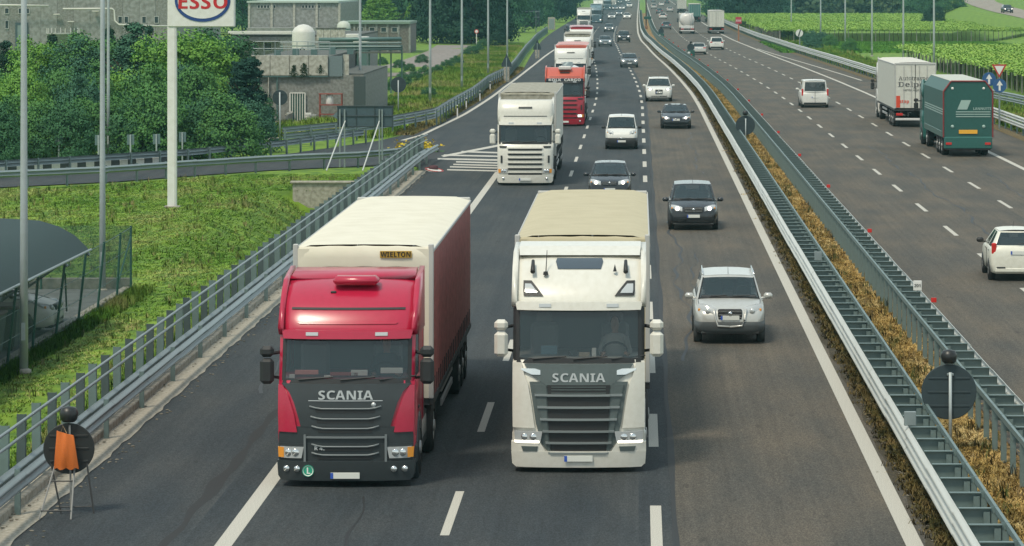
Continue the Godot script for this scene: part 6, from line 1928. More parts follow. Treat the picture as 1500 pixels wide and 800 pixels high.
func build_vines(leaf: Material) -> void:
	var rg := RandomNumberGenerator.new()
	rg.seed = 88
	var pts := []
	for i in 150: pts.append([Vector3(rg.randfn() * 0.5, rg.randfn() * 0.12, rg.randfn() * 0.5), Vector3.UP, rg.randf_range(0.7, 1.15)])
	var spray := leaf_quads(pts, 0.17, rg, 0.2)
	var vm := mat("vine_leaf", Color(1, 1, 1), 0.75)
	vm.vertex_color_use_as_albedo = true
	vm.backlight_enabled = true
	vm.backlight = Color(0.25, 0.35, 0.1)
	var post := MB.new().tube([Vector3(0, -0.1, 0), Vector3(0, 1.85, 0)], 0.06, 0.05, 6).mesh(mat("vine_post", Color(0.30, 0.29, 0.26), 0.85))
	var stem := MB.new().tube([Vector3(0, 0, 0), Vector3(0.08, 0.6, 0.03), Vector3(-0.05, 1.3, 0), Vector3(0.1, 1.8, 0.05)], 0.045, 0.03, 5).mesh(mats["bark"])
	# x0, x1, d0, d1, spacing of sprays, label
	var blocks := [
		[31.0, 62.0, 225.0, 352.0, 1.05, "pergola vineyard with open posts along its side, nearest the blue arrow signs", 0],
		[24.5, 66.0, 470.0, 552.0, 1.25, "pergola vineyard with a dark row of trunks facing the meadow", 1],
		[22.5, 74.0, 578.0, 690.0, 1.7, "bright uppermost pergola vineyard below the wooded slope", 2]]
	for b in blocks:
		var o := thing("vineyard", b[5], "vineyard", Vector3(b[0], 0, -b[2]))
		var xs := []
		var cs := []
		var x: float = b[0]
		while x < b[1]:
			var d: float = b[2]
			while d < b[3]:
				var wx: float = x + r(-0.5, 0.5)
				if not (d > 480 and absf(wx + bend(d) - side_x(d)) < 13.0):
					# rows run along the road; the canopy swells over each row
					var row: float = 0.5 + 0.5 * cos(TAU * (x - b[0]) / 3.15)
					var s := r(0.85, 1.35)
					xs.append(Transform3D(Basis(Vector3.UP, r(0, TAU)) * Basis.from_scale(Vector3(s, s * (0.55 + 0.35 * row), s)), P(wx, d, 1.80 + 0.10 * row + r(-0.05, 0.06)) - o.position))
					var c := Color(0.20, 0.37, 0.045).lerp(Color(0.30, 0.45, 0.065), r(0, 1)) * r(0.88, 1.12)
					c.a = 1
					cs.append(c)
				d += b[4] * r(0.8, 1.2)
			x += b[4] * 0.75
		multi(o, "canopy", spray, vm, xs, cs)
		# posts and trunks along the sides that face the motorway
		var k := 0
		var dd: float = b[2]
		while dd < b[3] and k < 90:
			inst(o, "post", post, Transform3D(Basis(), P(b[0] - 0.1, dd) - o.position))
			for q in [1.0, 2.1]: inst(o, "vine_stem", stem, Transform3D(Basis(Vector3.UP, r(0, TAU)), P(b[0] + r(0.0, 0.5), dd + q) - o.position))
			dd += 3.2
			k += 1
		var xx: float = b[0]
		while xx < minf(b[1], 60.0):
			inst(o, "post", post, Transform3D(Basis(), P(xx, b[2] - 0.1) - o.position))
			for q in [0.6, 1.3]: inst(o, "vine_stem", stem, Transform3D(Basis(Vector3.UP, r(0, TAU)), P(xx + q, b[2] + r(0, 0.6)) - o.position))
			xx += 2.0

# ---- the works behind the tree belt ----
func span(px0: float, px1: float, d: float) -> Array: return [(px0 - 935.0) / 4700.0 * d, (px1 - 935.0) / 4700.0 * d]
func hgt(py: float, d: float) -> float: return 9.0 - (py + 28.0) * d / 4700.0

func block(o: Node3D, called: String, x0: float, x1: float, y0: float, y1: float, d0: float, d1: float, m: Material, bev := 0.0) -> MeshInstance3D:
	return part(o, called, MB.new().box(Vector3((x0 + x1) / 2, (y0 + y1) / 2, -(d0 + d1) / 2) - o.position, Vector3(x1 - x0, y1 - y0, d1 - d0), bev), m)

func windows(o: Node3D, px: Array, py0: float, py1: float, d: float, wpx: float) -> void:
	# each window: a frame in front of the wall and a pane set back in it
	for p in px:
		var x: Array = span(p - wpx / 2, p + wpx / 2, d)
		var y0 := hgt(py1, d)
		var y1 := hgt(py0, d)
		var f := MB.new()
		var c := Vector3((x[0] + x[1]) / 2, (y0 + y1) / 2, -d + 0.03) - o.position
		var w: float = x[1] - x[0]
		for sx in [-1, 1]: f.box(c + Vector3(sx * w / 2, 0, 0), Vector3(0.06, y1 - y0 + 0.06, 0.08))
		for sy in [-1, 1]: f.box(c + Vector3(0, sy * (y1 - y0) / 2, 0), Vector3(w - 0.06, 0.06, 0.08))
		var wf := part(o, "window", f, mat("window_frame", Color(0.42, 0.43, 0.41), 0.6))
		part(wf, "pane", MB.new().box(c + Vector3(0, 0, -0.015), Vector3(w - 0.05, y1 - y0 - 0.05, 0.02)), mat("dark_pane", Color(0.025, 0.04, 0.045), 0.1))

func build_buildings() -> void:
	var wall := mat("render_grey", Color(0.28, 0.29, 0.275), 0.9, 0.0, "blotch", 0.35)
	var conc := mat("concrete_pale", Color(0.52, 0.52, 0.46), 0.9, 0.0, "blotch", 0.30)
	var dirty := mat("concrete_dirty", Color(0.32, 0.335, 0.325), 0.92, 0.0, "blotch", 0.16)
	var roofm := mat("roof_felt", Color(0.12, 0.13, 0.12), 0.9, 0.0, "blotch", 0.3)
	var whitew := mat("white_metal", Color(0.62, 0.62, 0.58), 0.5, 0.0, "grime", 0.4)
	var pipe := mat("pipe_green", Color(0.10, 0.17, 0.16), 0.5, 0.3)
	var black := mat("trim_black", Color(0.02, 0.021, 0.022), 0.55)
	# front shed with concrete fascia
	var d := 206.0
	var x := span(375, 532, d)
	var o := thing("works_shed", "low grey shed with pale concrete fascia and a white barred gate in its wall", "building", Vector3(x[0], 0, -d))
	block(o, "wall", x[0], x[1], -0.2, hgt(110, d), d, d + 20, wall)
	var xf := span(368, 481, d)
	for i in 4:
		var a: float = lerpf(xf[0], xf[1], i / 4.0)
		var b: float = lerpf(xf[0], xf[1], (i + 1) / 4.0)
		block(o, "fascia_panel", a + 0.012, b - 0.012, hgt(110.5, d), hgt(81, d), d - 0.25, d - 0.05, conc, 0.015)
	block(o, "fascia_panel", xf[1] + 0.02, xf[1] + 0.9, hgt(112, d), hgt(82, d), d - 0.1, d + 0.1, mat("panel_teal", Color(0.15, 0.20, 0.21), 0.7, 0.0, "grime", 0.5))
	block(o, "fascia_panel", xf[1] + 0.94, xf[1] + 1.3, hgt(112, d), hgt(80, d), d + 0.1, d + 0.3, conc)
	block(o, "roof", x[0] + 0.02, xf[1] - 0.02, hgt(110, d), hgt(83, d), d - 0.02, d + 19.9, roofm)
	block(o, "roof", xf[1] + 0.05, x[1], hgt(110, d) + 0.01, hgt(108, d), d + 0.32, d + 19.9, roofm)
	for i in 3: block(o, "pillar", span(393 + i * 0.0, 400, d)[0] - i * 0.0 - 0.7 * i, span(393, 400, d)[1] - 0.7 * i - 0.25, -0.1, hgt(112, d), d - 0.22, d - 0.02, conc)
	var gx := span(425, 447, d)
	var gate := MB.new()
	gate.box(Vector3((gx[0] + gx[1]) / 2, hgt(136, d), -d + 0.12) - o.position, Vector3(gx[1] - gx[0], 0.08, 0.06))
	var gp := part(o, "gate", gate, whitew)
	for i in 7:
		var bx: float = lerpf(gx[0], gx[1], i / 6.0)
		part(gp, "bar", MB.new().box(Vector3(bx, hgt(136, d) / 2, -d + 0.12) - o.position, Vector3(0.05 if i % 6 else 0.09, hgt(136, d), 0.05)), whitew)
	part(gp, "infill", MB.new().box(Vector3((gx[0] + gx[1]) / 2, hgt(136, d) / 2, -d + 0.06) - o.position, Vector3(gx[1] - gx[0] - 0.02, hgt(138, d), 0.02)), mat("gate_green", Color(0.06, 0.13, 0.10), 0.7))
	block(o, "door", span(518, 531, d)[0], span(518, 531, d)[1] + 0.2, 0.0, hgt(112, d), d - 0.06, d - 0.01, mat("door_dark", Color(0.05, 0.07, 0.07), 0.6))
	block(o, "downpipe", span(405, 407, d)[0], span(405, 407, d)[1], 0, hgt(112, d), d - 0.14, d - 0.02, pipe)
	block(o, "gutter", x[0], xf[1], hgt(113, d), hgt(110.6, d), d - 0.22, d - 0.03, pipe)
	for i in 5: block(o, "roof_vent", x[0] + 0.8 + i * 1.1, x[0] + 1.2 + i * 1.1, hgt(83, d), hgt(83, d) + 0.35 + 0.1 * (i % 2), d + 3 + i, d + 3.5 + i, pipe)
	for y in [0.5, 0.95]: part(o, "roof_rail", MB.new().tube([Vector3(xf[0], hgt(83, d) + y, -d - 1.0) - o.position, Vector3(xf[1], hgt(83, d) + y, -d - 1.0) - o.position], 0.025, -1, 5), mats["steel"])
	for i in 8: part(o, "rail_post", MB.new().box(Vector3(lerpf(xf[0], xf[1], i / 7.0), hgt(83, d) + 0.48, -d - 1.0) - o.position, Vector3(0.04, 0.96, 0.04)), mats["steel"])
	for q in [[431, 104, 0.5], [446, 103, 0.6], [470, 101, 0.35]]:
		var rg := RandomNumberGenerator.new()
		rg.seed = int(q[0])
		var pts := []
		for k in 220:
			var up := rg.randf()
			pts.append([Vector3(rg.randfn() * 0.22 * (1.2 - up), (up - 0.5) * 1.1, absf(rg.randfn()) * 0.04), Vector3(0, 0.2, 1), rg.randf_range(0.5, 1.0)])
		var ivy := thing("climbing_plant", "dark sparse climbing plant on the pale concrete fascia of the shed", "plant", Vector3(span(q[0], 0, d)[0], hgt(q[1], d), -d + 0.26), 0, "climbing plants on the fascia")
		var lf := MeshInstance3D.new()
		lf.name = "leaves"
		lf.mesh = leaf_quads(pts, 0.10, rg)
		lf.material_override = leaf_mat("leaf_ivy", Color(0.030, 0.055, 0.025))
		lf.scale = Vector3.ONE * q[2] * 1.4
		ivy.add_child(lf, true)
	# loose yard things in front of it
	o = thing("storage_rack", "rust-red steel rack with a white drum standing against the grey shed", "rack", Vector3(span(472, 0, d)[0], 0, -d + 1.2))
	var rm := mat("rack_red", Color(0.25, 0.07, 0.05), 0.6)
	for sx in [0.0, 1.4]:
		for sz in [0.0, 0.6]: part(o, "upright", MB.new().box(Vector3(sx, 0.9, sz), Vector3(0.06, 1.8, 0.06)), rm)
	for y in [0.5, 1.1, 1.8]: part(o, "shelf", MB.new().box(Vector3(0.7, y, 0.3), Vector3(1.5, 0.06, 0.7)), rm)
	o = thing("white_drum", "white plastic drum on the rust-red rack", "drum", Vector3(span(486, 0, d)[0], 1.13, -d + 1.5))
	part(o, "drum_body", MB.new().smooth(true).lathe(Vector3.ZERO, Vector3.UP, [[0, 0.22], [0.05, 0.24], [0.3, 0.25], [0.55, 0.24], [0.6, 0.2], [0.62, 0]], 14), mat("plastic_white", Color(0.7, 0.7, 0.68), 0.5))
	part(o, "drum_lid", MB.new().smooth(true).lathe(Vector3(0, 0.6, 0), Vector3.UP, [[0, 0.14], [0.05, 0.14], [0.051, 0]], 12), mat("plastic_white", Color(0.7, 0.7, 0.68), 0.5))
	for i in 7:
		var px: float = [372, 379, 387, 394, 456, 464, 500][i]
		o = thing("yard_crate", ["tan crate stacked in the yard under the cedar", "reddish crate beside the shed pillar", "pale sacks piled on a pallet by the shed", "brown crate at the foot of the shed pillar", "white tub beside the barred gate", "grey tub near the barred gate", "dark crate under the rust-red rack"][i], "crate", Vector3(span(px, 0, d)[0], 0.02, -d + 2.0 + 0.3 * (i % 2)))
		var cm := mat("crate_%d" % i, [Color(0.36, 0.26, 0.18), Color(0.34, 0.12, 0.08), Color(0.5, 0.46, 0.38), Color(0.2, 0.12, 0.08), Color(0.6, 0.6, 0.56), Color(0.3, 0.31, 0.31), Color(0.08, 0.08, 0.08)][i], 0.8, 0, "grime", 0.8)
		var ch: float = [1.0, 1.2, 0.8, 0.6, 0.6, 0.5, 0.5][i]
		for k in 3: part(o, "board", MB.new().box(Vector3(0, ch * (0.17 + 0.33 * k), 0), Vector3(0.42, ch * 0.30, 0.42), 0.02), cm)
		part(o, "pallet", MB.new().box(Vector3(0, 0.04, 0), Vector3(0.46, 0.08, 0.46)), cm)
	# silo
	o = thing("storage_silo", "white cylindrical silo with domed top and a round hatch", "tank", atd(444.5, 236))
	part(o, "shell", MB.new().smooth(true).lathe(Vector3.ZERO, Vector3.UP, [[0, 0.84], [5.2, 0.84], [5.3, 0.82], [5.55, 0.66], [5.75, 0.35], [5.82, 0.0]], 28), whitew)
	part(o, "hatch", MB.new().smooth(true).lathe(Vector3(0, 3.92, 0.82), Vector3(0, 0, 1), [[0, 0.19], [0.06, 0.19], [0.06, 0.13], [0.02, 0.13]], 16, false), black)
	for y in [3.75, 4.2]: part(o, "hoop", MB.new().smooth(true).lathe(Vector3(0, y, 0), Vector3.UP, [[0, 0.85], [0.03, 0.87], [0.06, 0.85]], 24, false), pipe)
	o = thing("storage_silo", "small pale domed tank beside the long low shed", "tank", atd(503.5, 335))
	part(o, "shell", MB.new().smooth(true).lathe(Vector3.ZERO, Vector3.UP, [[0, 0.72], [4.1, 0.72], [4.5, 0.66], [4.75, 0.4], [4.85, 0.0]], 22), mat("tank_pale", Color(0.50, 0.54, 0.48), 0.6, 0, "grime", 0.4))
	part(o, "band", MB.new().smooth(true).lathe(Vector3(0, 3.9, 0), Vector3.UP, [[0, 0.74], [0.06, 0.75], [0.12, 0.74]], 20, false), pipe)
	# middle hall with the flat roof
	d = 292.0
	x = span(338, 522, d)
	o = thing("works_hall", "flat-roofed grey hall with white roof edge behind the silo", "building", Vector3(x[0], 0, -d))
	block(o, "wall", x[0], x[1], -0.2, hgt(54, d), d, d + 24, wall)
	block(o, "roof_edge", x[0] - 0.2, span(428, 0, d)[0], hgt(50, d), hgt(45.5, d), d - 0.35, d + 0.2, whitew, 0.02)
	block(o, "roof", x[0], x[1], hgt(54, d), hgt(51, d), d + 0.25, d + 24, roofm)
	for i in 4:
		var a: Array = span(464 + i * 10.5, 464 + (i + 1) * 10.5, d)
		block(o, "wall_panel", a[0] + 0.015, a[1] - 0.015, hgt(59, d), hgt(42, d), d - 0.3, d - 0.1, conc, 0.015)
	block(o, "panel_cap", span(463, 0, d)[0], span(507, 0, d)[0], hgt(42, d), hgt(40.5, d), d - 0.36, d + 0.3, roofm)
	windows(o, [352, 372, 392], 62, 74, d, 12)
	block(o, "canopy", x[0] - 0.1, span(410, 0, d)[0], hgt(60, d), hgt(58.5, d), d - 1.4, d - 0.02, roofm)
	# pipe bridge with walkway in front of it
	o = thing("pipe_bridge", "horizontal blue-green pipes and a railed walkway beside the silo", "pipework", atd(466, 256))
	var xr := span(412, 588, 256)
	for q in [[58, 0.16], [64, 0.10], [69, 0.13], [73, 0.08]]:
		part(o, "pipe", MB.new().smooth(true).tube([Vector3(xr[0] + 3.0, hgt(q[0], 256), -256) - o.position, Vector3(xr[1], hgt(q[0] - 1.0, 256), -256) - o.position], q[1], -1, 10), pipe)
	for i in 12:
		var px: float = lerpf(xr[0], xr[1], i / 11.0)
		part(o, "leg", MB.new().box(Vector3(px, hgt(66, 256) / 2, -256.5) - o.position, Vector3(0.12, hgt(66, 256), 0.12)), pipe)
	for y in [63.0, 68.0]: part(o, "rail", MB.new().tube([Vector3(xr[0], hgt(y, 255), -255) - o.position, Vector3(xr[1], hgt(y, 255), -255) - o.position], 0.03, -1, 5), mats["steel"])
	part(o, "walkway", MB.new().box(Vector3((xr[0] + xr[1]) / 2, hgt(77, 255.5), -255.6) - o.position, Vector3(xr[1] - xr[0], 0.12, 0.9)), roofm)
	for q in [[517, 524, 50, 58, "white steel cabinet on the pipe bridge"], [528, 538, 54, 62, "wide white box beside the pipe bridge"]]:
		var bx := span(q[0] - 11, q[1], 262)
		o = thing("equipment_box", q[4], "cabinet", Vector3(bx[0], 0, -262))
		block(o, "cabinet", bx[0], bx[1], hgt(q[3], 262), hgt(q[2], 262), 262, 264, whitew, 0.03)
		block(o, "stand", bx[0] + 0.1, bx[1] - 0.1, 0, hgt(q[3], 262), 262.3, 263.7, pipe)
	# tall back hall
	d = 420.0
	x = span(365, 497, d)
	o = thing("works_hall", "tall weathered concrete hall with two strips of small square windows", "building", Vector3(x[0], 0, -d))
	block(o, "wall", x[0], x[1], -0.2, hgt(4, d), d, d + 30, dirty)
	block(o, "roof_edge", x[0] - 0.3, x[1] - 0.1, hgt(4, d), hgt(1.5, d), d - 0.3, d + 30, mat("edge_mint", Color(0.42, 0.50, 0.45), 0.7, 0, "grime", 0.4))
	var wpx := []
	for i in 6: wpx.append(379 + i * 4.6)
	for i in 6: wpx.append(444 + i * 4.7)
	windows(o, wpx, 7.5, 12, d, 3.6)
	for i in 5: block(o, "pilaster", lerpf(x[0], x[1], i / 4.0) - 0.15, lerpf(x[0], x[1], i / 4.0) + 0.15, 0, hgt(4.2, d), d - 0.14, d - 0.01, conc)
	block(o, "lean_to", x[0] + 0.4, x[1] - 1.0, 0, hgt(40, d), d - 6, d - 0.2, dirty)
	# long low shed to the right
	d = 402.0
	x = span(503, 600, d)
	o = thing("works_shed", "long low brown-grey shed with green roof edge in front of the bright trees", "building", Vector3(x[0], 0, -d))
	block(o, "wall", x[0], x[1], -0.2, hgt(35, d), d, d + 12, mat("shed_brown", Color(0.20, 0.19, 0.175), 0.9, 0, "blotch", 0.3))
	block(o, "roof_edge", x[0] - 0.2, x[1] + 0.1, hgt(35, d), hgt(31.5, d), d - 0.3, d + 12.2, mat("roof_green", Color(0.19, 0.27, 0.22), 0.8, 0, "grime", 0.4))
	for i in 7: block(o, "pier", lerpf(x[0], x[1], i / 6.0) - 0.12, lerpf(x[0], x[1], i / 6.0) + 0.12, 0, hgt(35.2, d), d - 0.12, d - 0.01, dirty)
	windows(o, [528, 545, 562, 578], 40, 47, d, 8)
	# big hall at the left
	d = 345.0
	x = span(-60, 252, d)
	o = thing("factory_hall", "very large grey concrete hall with pipes along its wall, above the tree belt", "building", Vector3(x[0], 0, -d))
	var n := 13
	block(o, "wall", x[0], x[1], -0.2, 13.0, d, d + 40, dirty)
	for i in n:
		block(o, "wall_panel", lerpf(x[0], x[1], float(i) / n) + 0.012, lerpf(x[0], x[1], float(i + 1) / n) - 0.012, 0.0, 12.9, d - 0.10 - 0.02 * (i % 2), d - 0.005, dirty if i % 3 else wall)
	block(o, "roof", x[0] - 0.2, x[1] + 0.2, 13.0, 13.3, d - 0.3, d + 40, roofm)
	var pd := 343.9
	part(o, "pipe", MB.new().smooth(true).tube([atd(-20, pd, hgt(7, pd)) - o.position, atd(71, pd, hgt(8.3, pd)) - o.position], 0.09, -1, 8), whitew)
	part(o, "pipe", MB.new().smooth(true).tube([atd(92, pd, hgt(12.8, pd)) - o.position, atd(164, pd, hgt(12.5, pd)) - o.position, atd(167, pd, hgt(15, pd)) - o.position, atd(168, pd, hgt(30, pd)) - o.position, atd(174, pd, hgt(36, pd)) - o.position, atd(250, pd, hgt(38.5, pd)) - o.position], 0.09, -1, 8), whitew)
	windows(o, [10, 30, 40], 12, 20, d - 0.13, 6)
	windows(o, [10], 30, 42, d - 0.13, 5)
	windows(o, [176, 185, 211, 229], 24, 34, d - 0.13, 6)
	var dx := span(23, 41, d)
	block(o, "door_surround", dx[0], dx[1], 0, hgt(33, d), d - 0.32, d - 0.14, mat("surround_teal", Color(0.05, 0.085, 0.095), 0.6))
	block(o, "door", dx[0] + 0.25, dx[1] - 0.15, 0, hgt(37, d), d - 0.36, d - 0.33, mat("door_blue", Color(0.19, 0.25, 0.25), 0.6, 0, "grime", 0.5))
	for q in [[104, 31.5], [140, 16.5], [83, 21]]:
		part(o, "wall_lamp", MB.new().box(atd(q[0], d - 0.6, hgt(q[1], d - 0.6)) - o.position, Vector3(0.7, 0.10, 0.4), 0.03), whitew)
	# low round basin
	o = thing("water_basin", "low round concrete tank with a railed white rim in front of the big hall", "tank", atd(92, 300))
	part(o, "shell", MB.new().smooth(true).lathe(Vector3.ZERO, Vector3.UP, [[0, 1.45], [3.95, 1.45], [4.0, 1.55], [4.12, 1.55], [4.13, 0]], 26), mat("tank_pale2", Color(0.34, 0.38, 0.33), 0.8, 0, "blotch", 0.3))
	for i in 10: part(o, "rail_post", MB.new().box(Vector3(cos(TAU * i / 10) * 1.5, 4.35, sin(TAU * i / 10) * 1.5), Vector3(0.05, 0.5, 0.05)), whitew)
	o = thing("boundary_wall", "grey boundary wall sloping down beside the yard in front of the shed", "wall", ground(418, 178))
	var wm := MB.new()
	var wa := ground(418, 180); var wb2 := ground(527, 145)
	wm.sheet([[wa, wb2], [wa + Vector3(0, 0.45, 0), wb2 + Vector3(0, 1.0, 0)]], Vector3(-30, 0, -300))
	var wp := MB.new()
	wp.slab([[wa - o.position, wb2 - o.position], [wa + Vector3(0, 0.5, 0) - o.position, wb2 + Vector3(0, 0.95, 0) - o.position]], Vector3(0.7, 0, -0.7), 0.18)
	part(o, "wall_body", wp, wall)
	part(o, "coping", MB.new().tube([wa + Vector3(0.06, 0.53, -0.06) - o.position, wb2 + Vector3(0.06, 0.98, -0.06) - o.position], 0.10, -1, 4), conc)
	# culvert headwall in the grass bank
	o = thing("culvert_headwall", "weathered concrete headwall of a culvert set in the grass bank", "wall", Vector3(-13.4, 0, -138.4))
	part(o, "wall_body", MB.new().box(Vector3(0, -0.45, 0), Vector3(3.0, 1.45, 0.3), 0.03), mats["concrete"])
	part(o, "coping", MB.new().box(Vector3(0, 0.32, 0.03), Vector3(3.2, 0.10, 0.42), 0.02), mats["concrete"])
	part(o, "pipe_mouth", MB.new().smooth(true).lathe(Vector3(0.5, -0.75, 0.1), Vector3(0, 0, 1), [[0, 0.3], [0.12, 0.3], [0.12, 0.24], [0.02, 0.24]], 16, false), roofm)

# ---- street furniture ----
func sign_disc(o: Node3D, c: Vector3, rad: float, lamp: bool, m: Material) -> void:
	# a round sign seen from behind: disc with rolled rim, stiffeners and clamps
	part(o, "sign_plate", MB.new().lathe(c, Vector3(0, 0, 1), [[-0.02, rad * 0.97], [-0.015, rad], [0.004, rad], [0.010, rad * 0.98]], 40), m)
	for y in [-0.5, 0.0, 0.5]:
		var w: float = rad * 2.0 * sqrt(1.0 - y * y) * 0.86
		part(o, "stiffener", MB.new().box(c + Vector3(0, y * rad, 0.015), Vector3(w if y != 0.0 else w * 0.9, 0.035, 0.02), 0.004), m)
	if lamp:
		part(o, "warning_lamp", MB.new().smooth(true).lathe(c + Vector3(0, rad + 0.02, 0), Vector3.UP, [[0, 0.10], [0.04, 0.14], [0.15, 0.16], [0.24, 0.12], [0.27, 0.0]], 14), mat("lamp_black", Color(0.015, 0.016, 0.016), 0.4))

func lamp_post(at: Vector3, label: String, h := 11.0, rad := 0.095, arm := 1.0) -> void:
	var o := thing("lamp_post", label, "street lamp", at, 0, "street lamps")
	var m := mat("galvanised", Color(0.42, 0.47, 0.48), 0.5, 0.25, "grime", 0.4)
	part(o, "pole", MB.new().smooth(true).tube([Vector3(0, -0.1, 0), Vector3(0, h * 0.35, 0), Vector3(0, h * 0.7, 0), Vector3(0, h, 0)], rad, rad * 0.55, 12), m)
	part(o, "collar", MB.new().smooth(true).lathe(Vector3(0, 0, 0), Vector3.UP, [[0, rad * 1.7], [0.12, rad * 1.7], [0.16, rad * 1.05]], 12), mats["concrete"])
	part(o, "inspection_door", MB.new().box(Vector3(0, 1.0, rad * 0.96), Vector3(rad * 0.9, 0.4, 0.02), 0.005), m)
	part(o, "arm", MB.new().smooth(true).tube([Vector3(0, h - 0.05, 0), Vector3(arm * 0.6, h + 0.25, 0), Vector3(arm * 1.5, h + 0.32, 0)], rad * 0.5, rad * 0.4, 8), m)
	part(o, "lamp_head", MB.new().smooth(false).box(Vector3(arm * 1.75, h + 0.33, 0), Vector3(0.7, 0.12, 0.28), 0.04), m)

func build_furniture() -> void:
	var steel: Material = mats["steel"]
	var black := mat("trim_black", Color(0.02, 0.021, 0.022), 0.55)
	var back := mat("sign_back", Color(0.026, 0.044, 0.052), 0.6, 0.0, "grime", 0.6)
	var white := mat("sign_white", Color(0.72, 0.72, 0.70), 0.5, 0.0, "grime", 0.3)
	# street lamps
	lamp_post(Vector3(-14.02, 0, -73.2), "grey lamp post at the corner of the car park canopy", 11, 0.10, -1)
	lamp_post(Vector3(-15.4, 0, -92.2), "grey lamp post at the far corner of the green mesh fence", 11, 0.095, -1)
	lamp_post(Vector3(-26.6, 0, -161.0), "slim grey lamp post in front of the tree belt", 11, 0.09, 1)
	for q in [[527.5, 214], [630, 234], [676.5, 263], [715, 302], [743, 345]]:
		lamp_post(atd(q[0], q[1]), "slim grey lamp post in the row on the grass slope", 12, 0.11, 1)
	for q in [306, 345, 381, 420, 464, 538]:
		lamp_post(P(30.0 - (1.0 if q == 306 else 0.0), q), "slim pale lamp post in the row beside the vineyards", 12, 0.12, -1)
	# petrol sign on a tall post
	var o := thing("petrol_sign", "tall white post carrying a square sign with red letters in a blue oval", "sign", Vector3(-18.45, 0, -127))
	part(o, "post", MB.new().box(Vector3(0, 3.7, 0), Vector3(0.36, 7.6, 0.22), 0.03), white)
	part(o, "base_plate", MB.new().box(Vector3(0, 0.05, 0), Vector3(0.6, 0.1, 0.45), 0.02), mats["concrete"])
	part(o, "post_seam", MB.new().box(Vector3(0.12, 3.7, 0.112), Vector3(0.012, 7.2, 0.006)), mat("seam_grey", Color(0.3, 0.3, 0.3), 0.6))
	var bx := 1.16
	part(o, "sign_box", MB.new().box(Vector3(bx, 8.5, 0), Vector3(2.66, 2.66, 0.3), 0.04), white)
	var ov := MB.new().smooth(false)
	var ring := []
	for layer in [[1.10, 0.84, 0.150], [1.10, 0.84, 0.172]]:
		var rr := []
		for k in 40: rr.append(Vector3(bx + 0.06 + layer[0] * cos(TAU * k / 40), 8.22 + layer[1] * sin(TAU * k / 40), layer[2]))
		ring.append(rr)
	part(o, "blue_oval", ov.loft(ring), mat("oval_blue", Color(0.012, 0.050, 0.20), 0.5))
	ring = []
	for layer in [[0.98, 0.71, 0.16], [0.98, 0.71, 0.180]]:
		var rr := []
		for k in 40: rr.append(Vector3(bx + 0.06 + layer[0] * cos(TAU * k / 40), 8.22 + layer[1] * sin(TAU * k / 40), layer[2]))
		ring.append(rr)
	part(o, "white_oval", MB.new().loft(ring), white)
	text(o, "lettering", "ESSO", 0.56, Vector3(bx + 0.06, 8.17, 0.185), Basis(), mat("letter_red", Color(0.50, 0.015, 0.02), 0.5), 0.012, 1.12)
	# round sign back on a trestle with an orange bag
	o = thing("trestle_sign", "round black sign back with a lamp on a wire trestle at the kerb", "sign", Vector3(-9.62, 0, -54.2), 0.05)
	sign_disc(o, Vector3(0, 1.10, 0.0), 0.43, true, mat("sign_black", Color(0.018, 0.020, 0.020), 0.5, 0.0, "grime", 1.0))
	var leg := mat("leg_dark", Color(0.05, 0.05, 0.05), 0.6)
	for q in [[-0.30, -0.12, 0.05], [0.30, 0.42, 0.0], [-0.22, -0.42, 0.62], [0.10, 0.11, 0.62]]:
		part(o, "leg", MB.new().tube([Vector3(q[0], 0.86, 0.0), Vector3(q[1], 0.0, q[2])], 0.016, -1, 6), leg if q[2] < 0.5 else mat("leg_grey", Color(0.22, 0.22, 0.21), 0.6))
	part(o, "upright", MB.new().tube([Vector3(0.02, 1.5, 0.06), Vector3(0.05, 0.0, 0.10)], 0.018, -1, 6), mat("leg_grey", Color(0.22, 0.22, 0.21), 0.6))
	for q in [[Vector3(-0.16, 0.12, 0.05), Vector3(0.38, 0.12, 0.02)], [Vector3(-0.40, 0.14, 0.55), Vector3(0.10, 0.14, 0.55)], [Vector3(-0.32, 0.58, 0.2), Vector3(0.12, 0.58, 0.2)]]:
		part(o, "cross_bar", MB.new().tube(q, 0.012, -1, 5), leg)
	var bag := thing("orange_bag", "limp orange bag hung on the back of the trestle sign", "bag", Vector3(-9.66, 0.78, -54.12), 0.05)
	var rows := []
	for i in 9:
		var t := i / 8.0
		var row := []
		for k in 9:
			var u := -1.0 + k / 4.0
			var w: float = 0.17 + 0.035 * t
			var belly: float = 0.05 * (1.0 - u * u) * (0.5 + sin(PI * t))
			row.append(Vector3(u * w - 0.03 * (1.0 - t) * u + 0.02 * t, 0.60 - 0.60 * t - (0.04 * u if i == 0 else 0.0) + 0.02 * sin(k * 2.0) * t, belly + 0.016 * sin(u * 7.0 + t * 4.0) + 0.10))
		rows.append(row)
	part(bag, "cloth", MB.new().smooth(true).slab(rows, Vector3(0, 0, -1), 0.05), mat("bag_orange", Color(0.62, 0.145, 0.018), 0.7, 0.0, "grime", 3.0))
	part(bag, "strap", MB.new().tube([Vector3(-0.08, 0.58, 0.10), Vector3(-0.04, 0.72, 0.05), Vector3(0.03, 0.60, 0.10)], 0.008, -1, 5), mat("strap_tan", Color(0.3, 0.2, 0.1), 0.7))
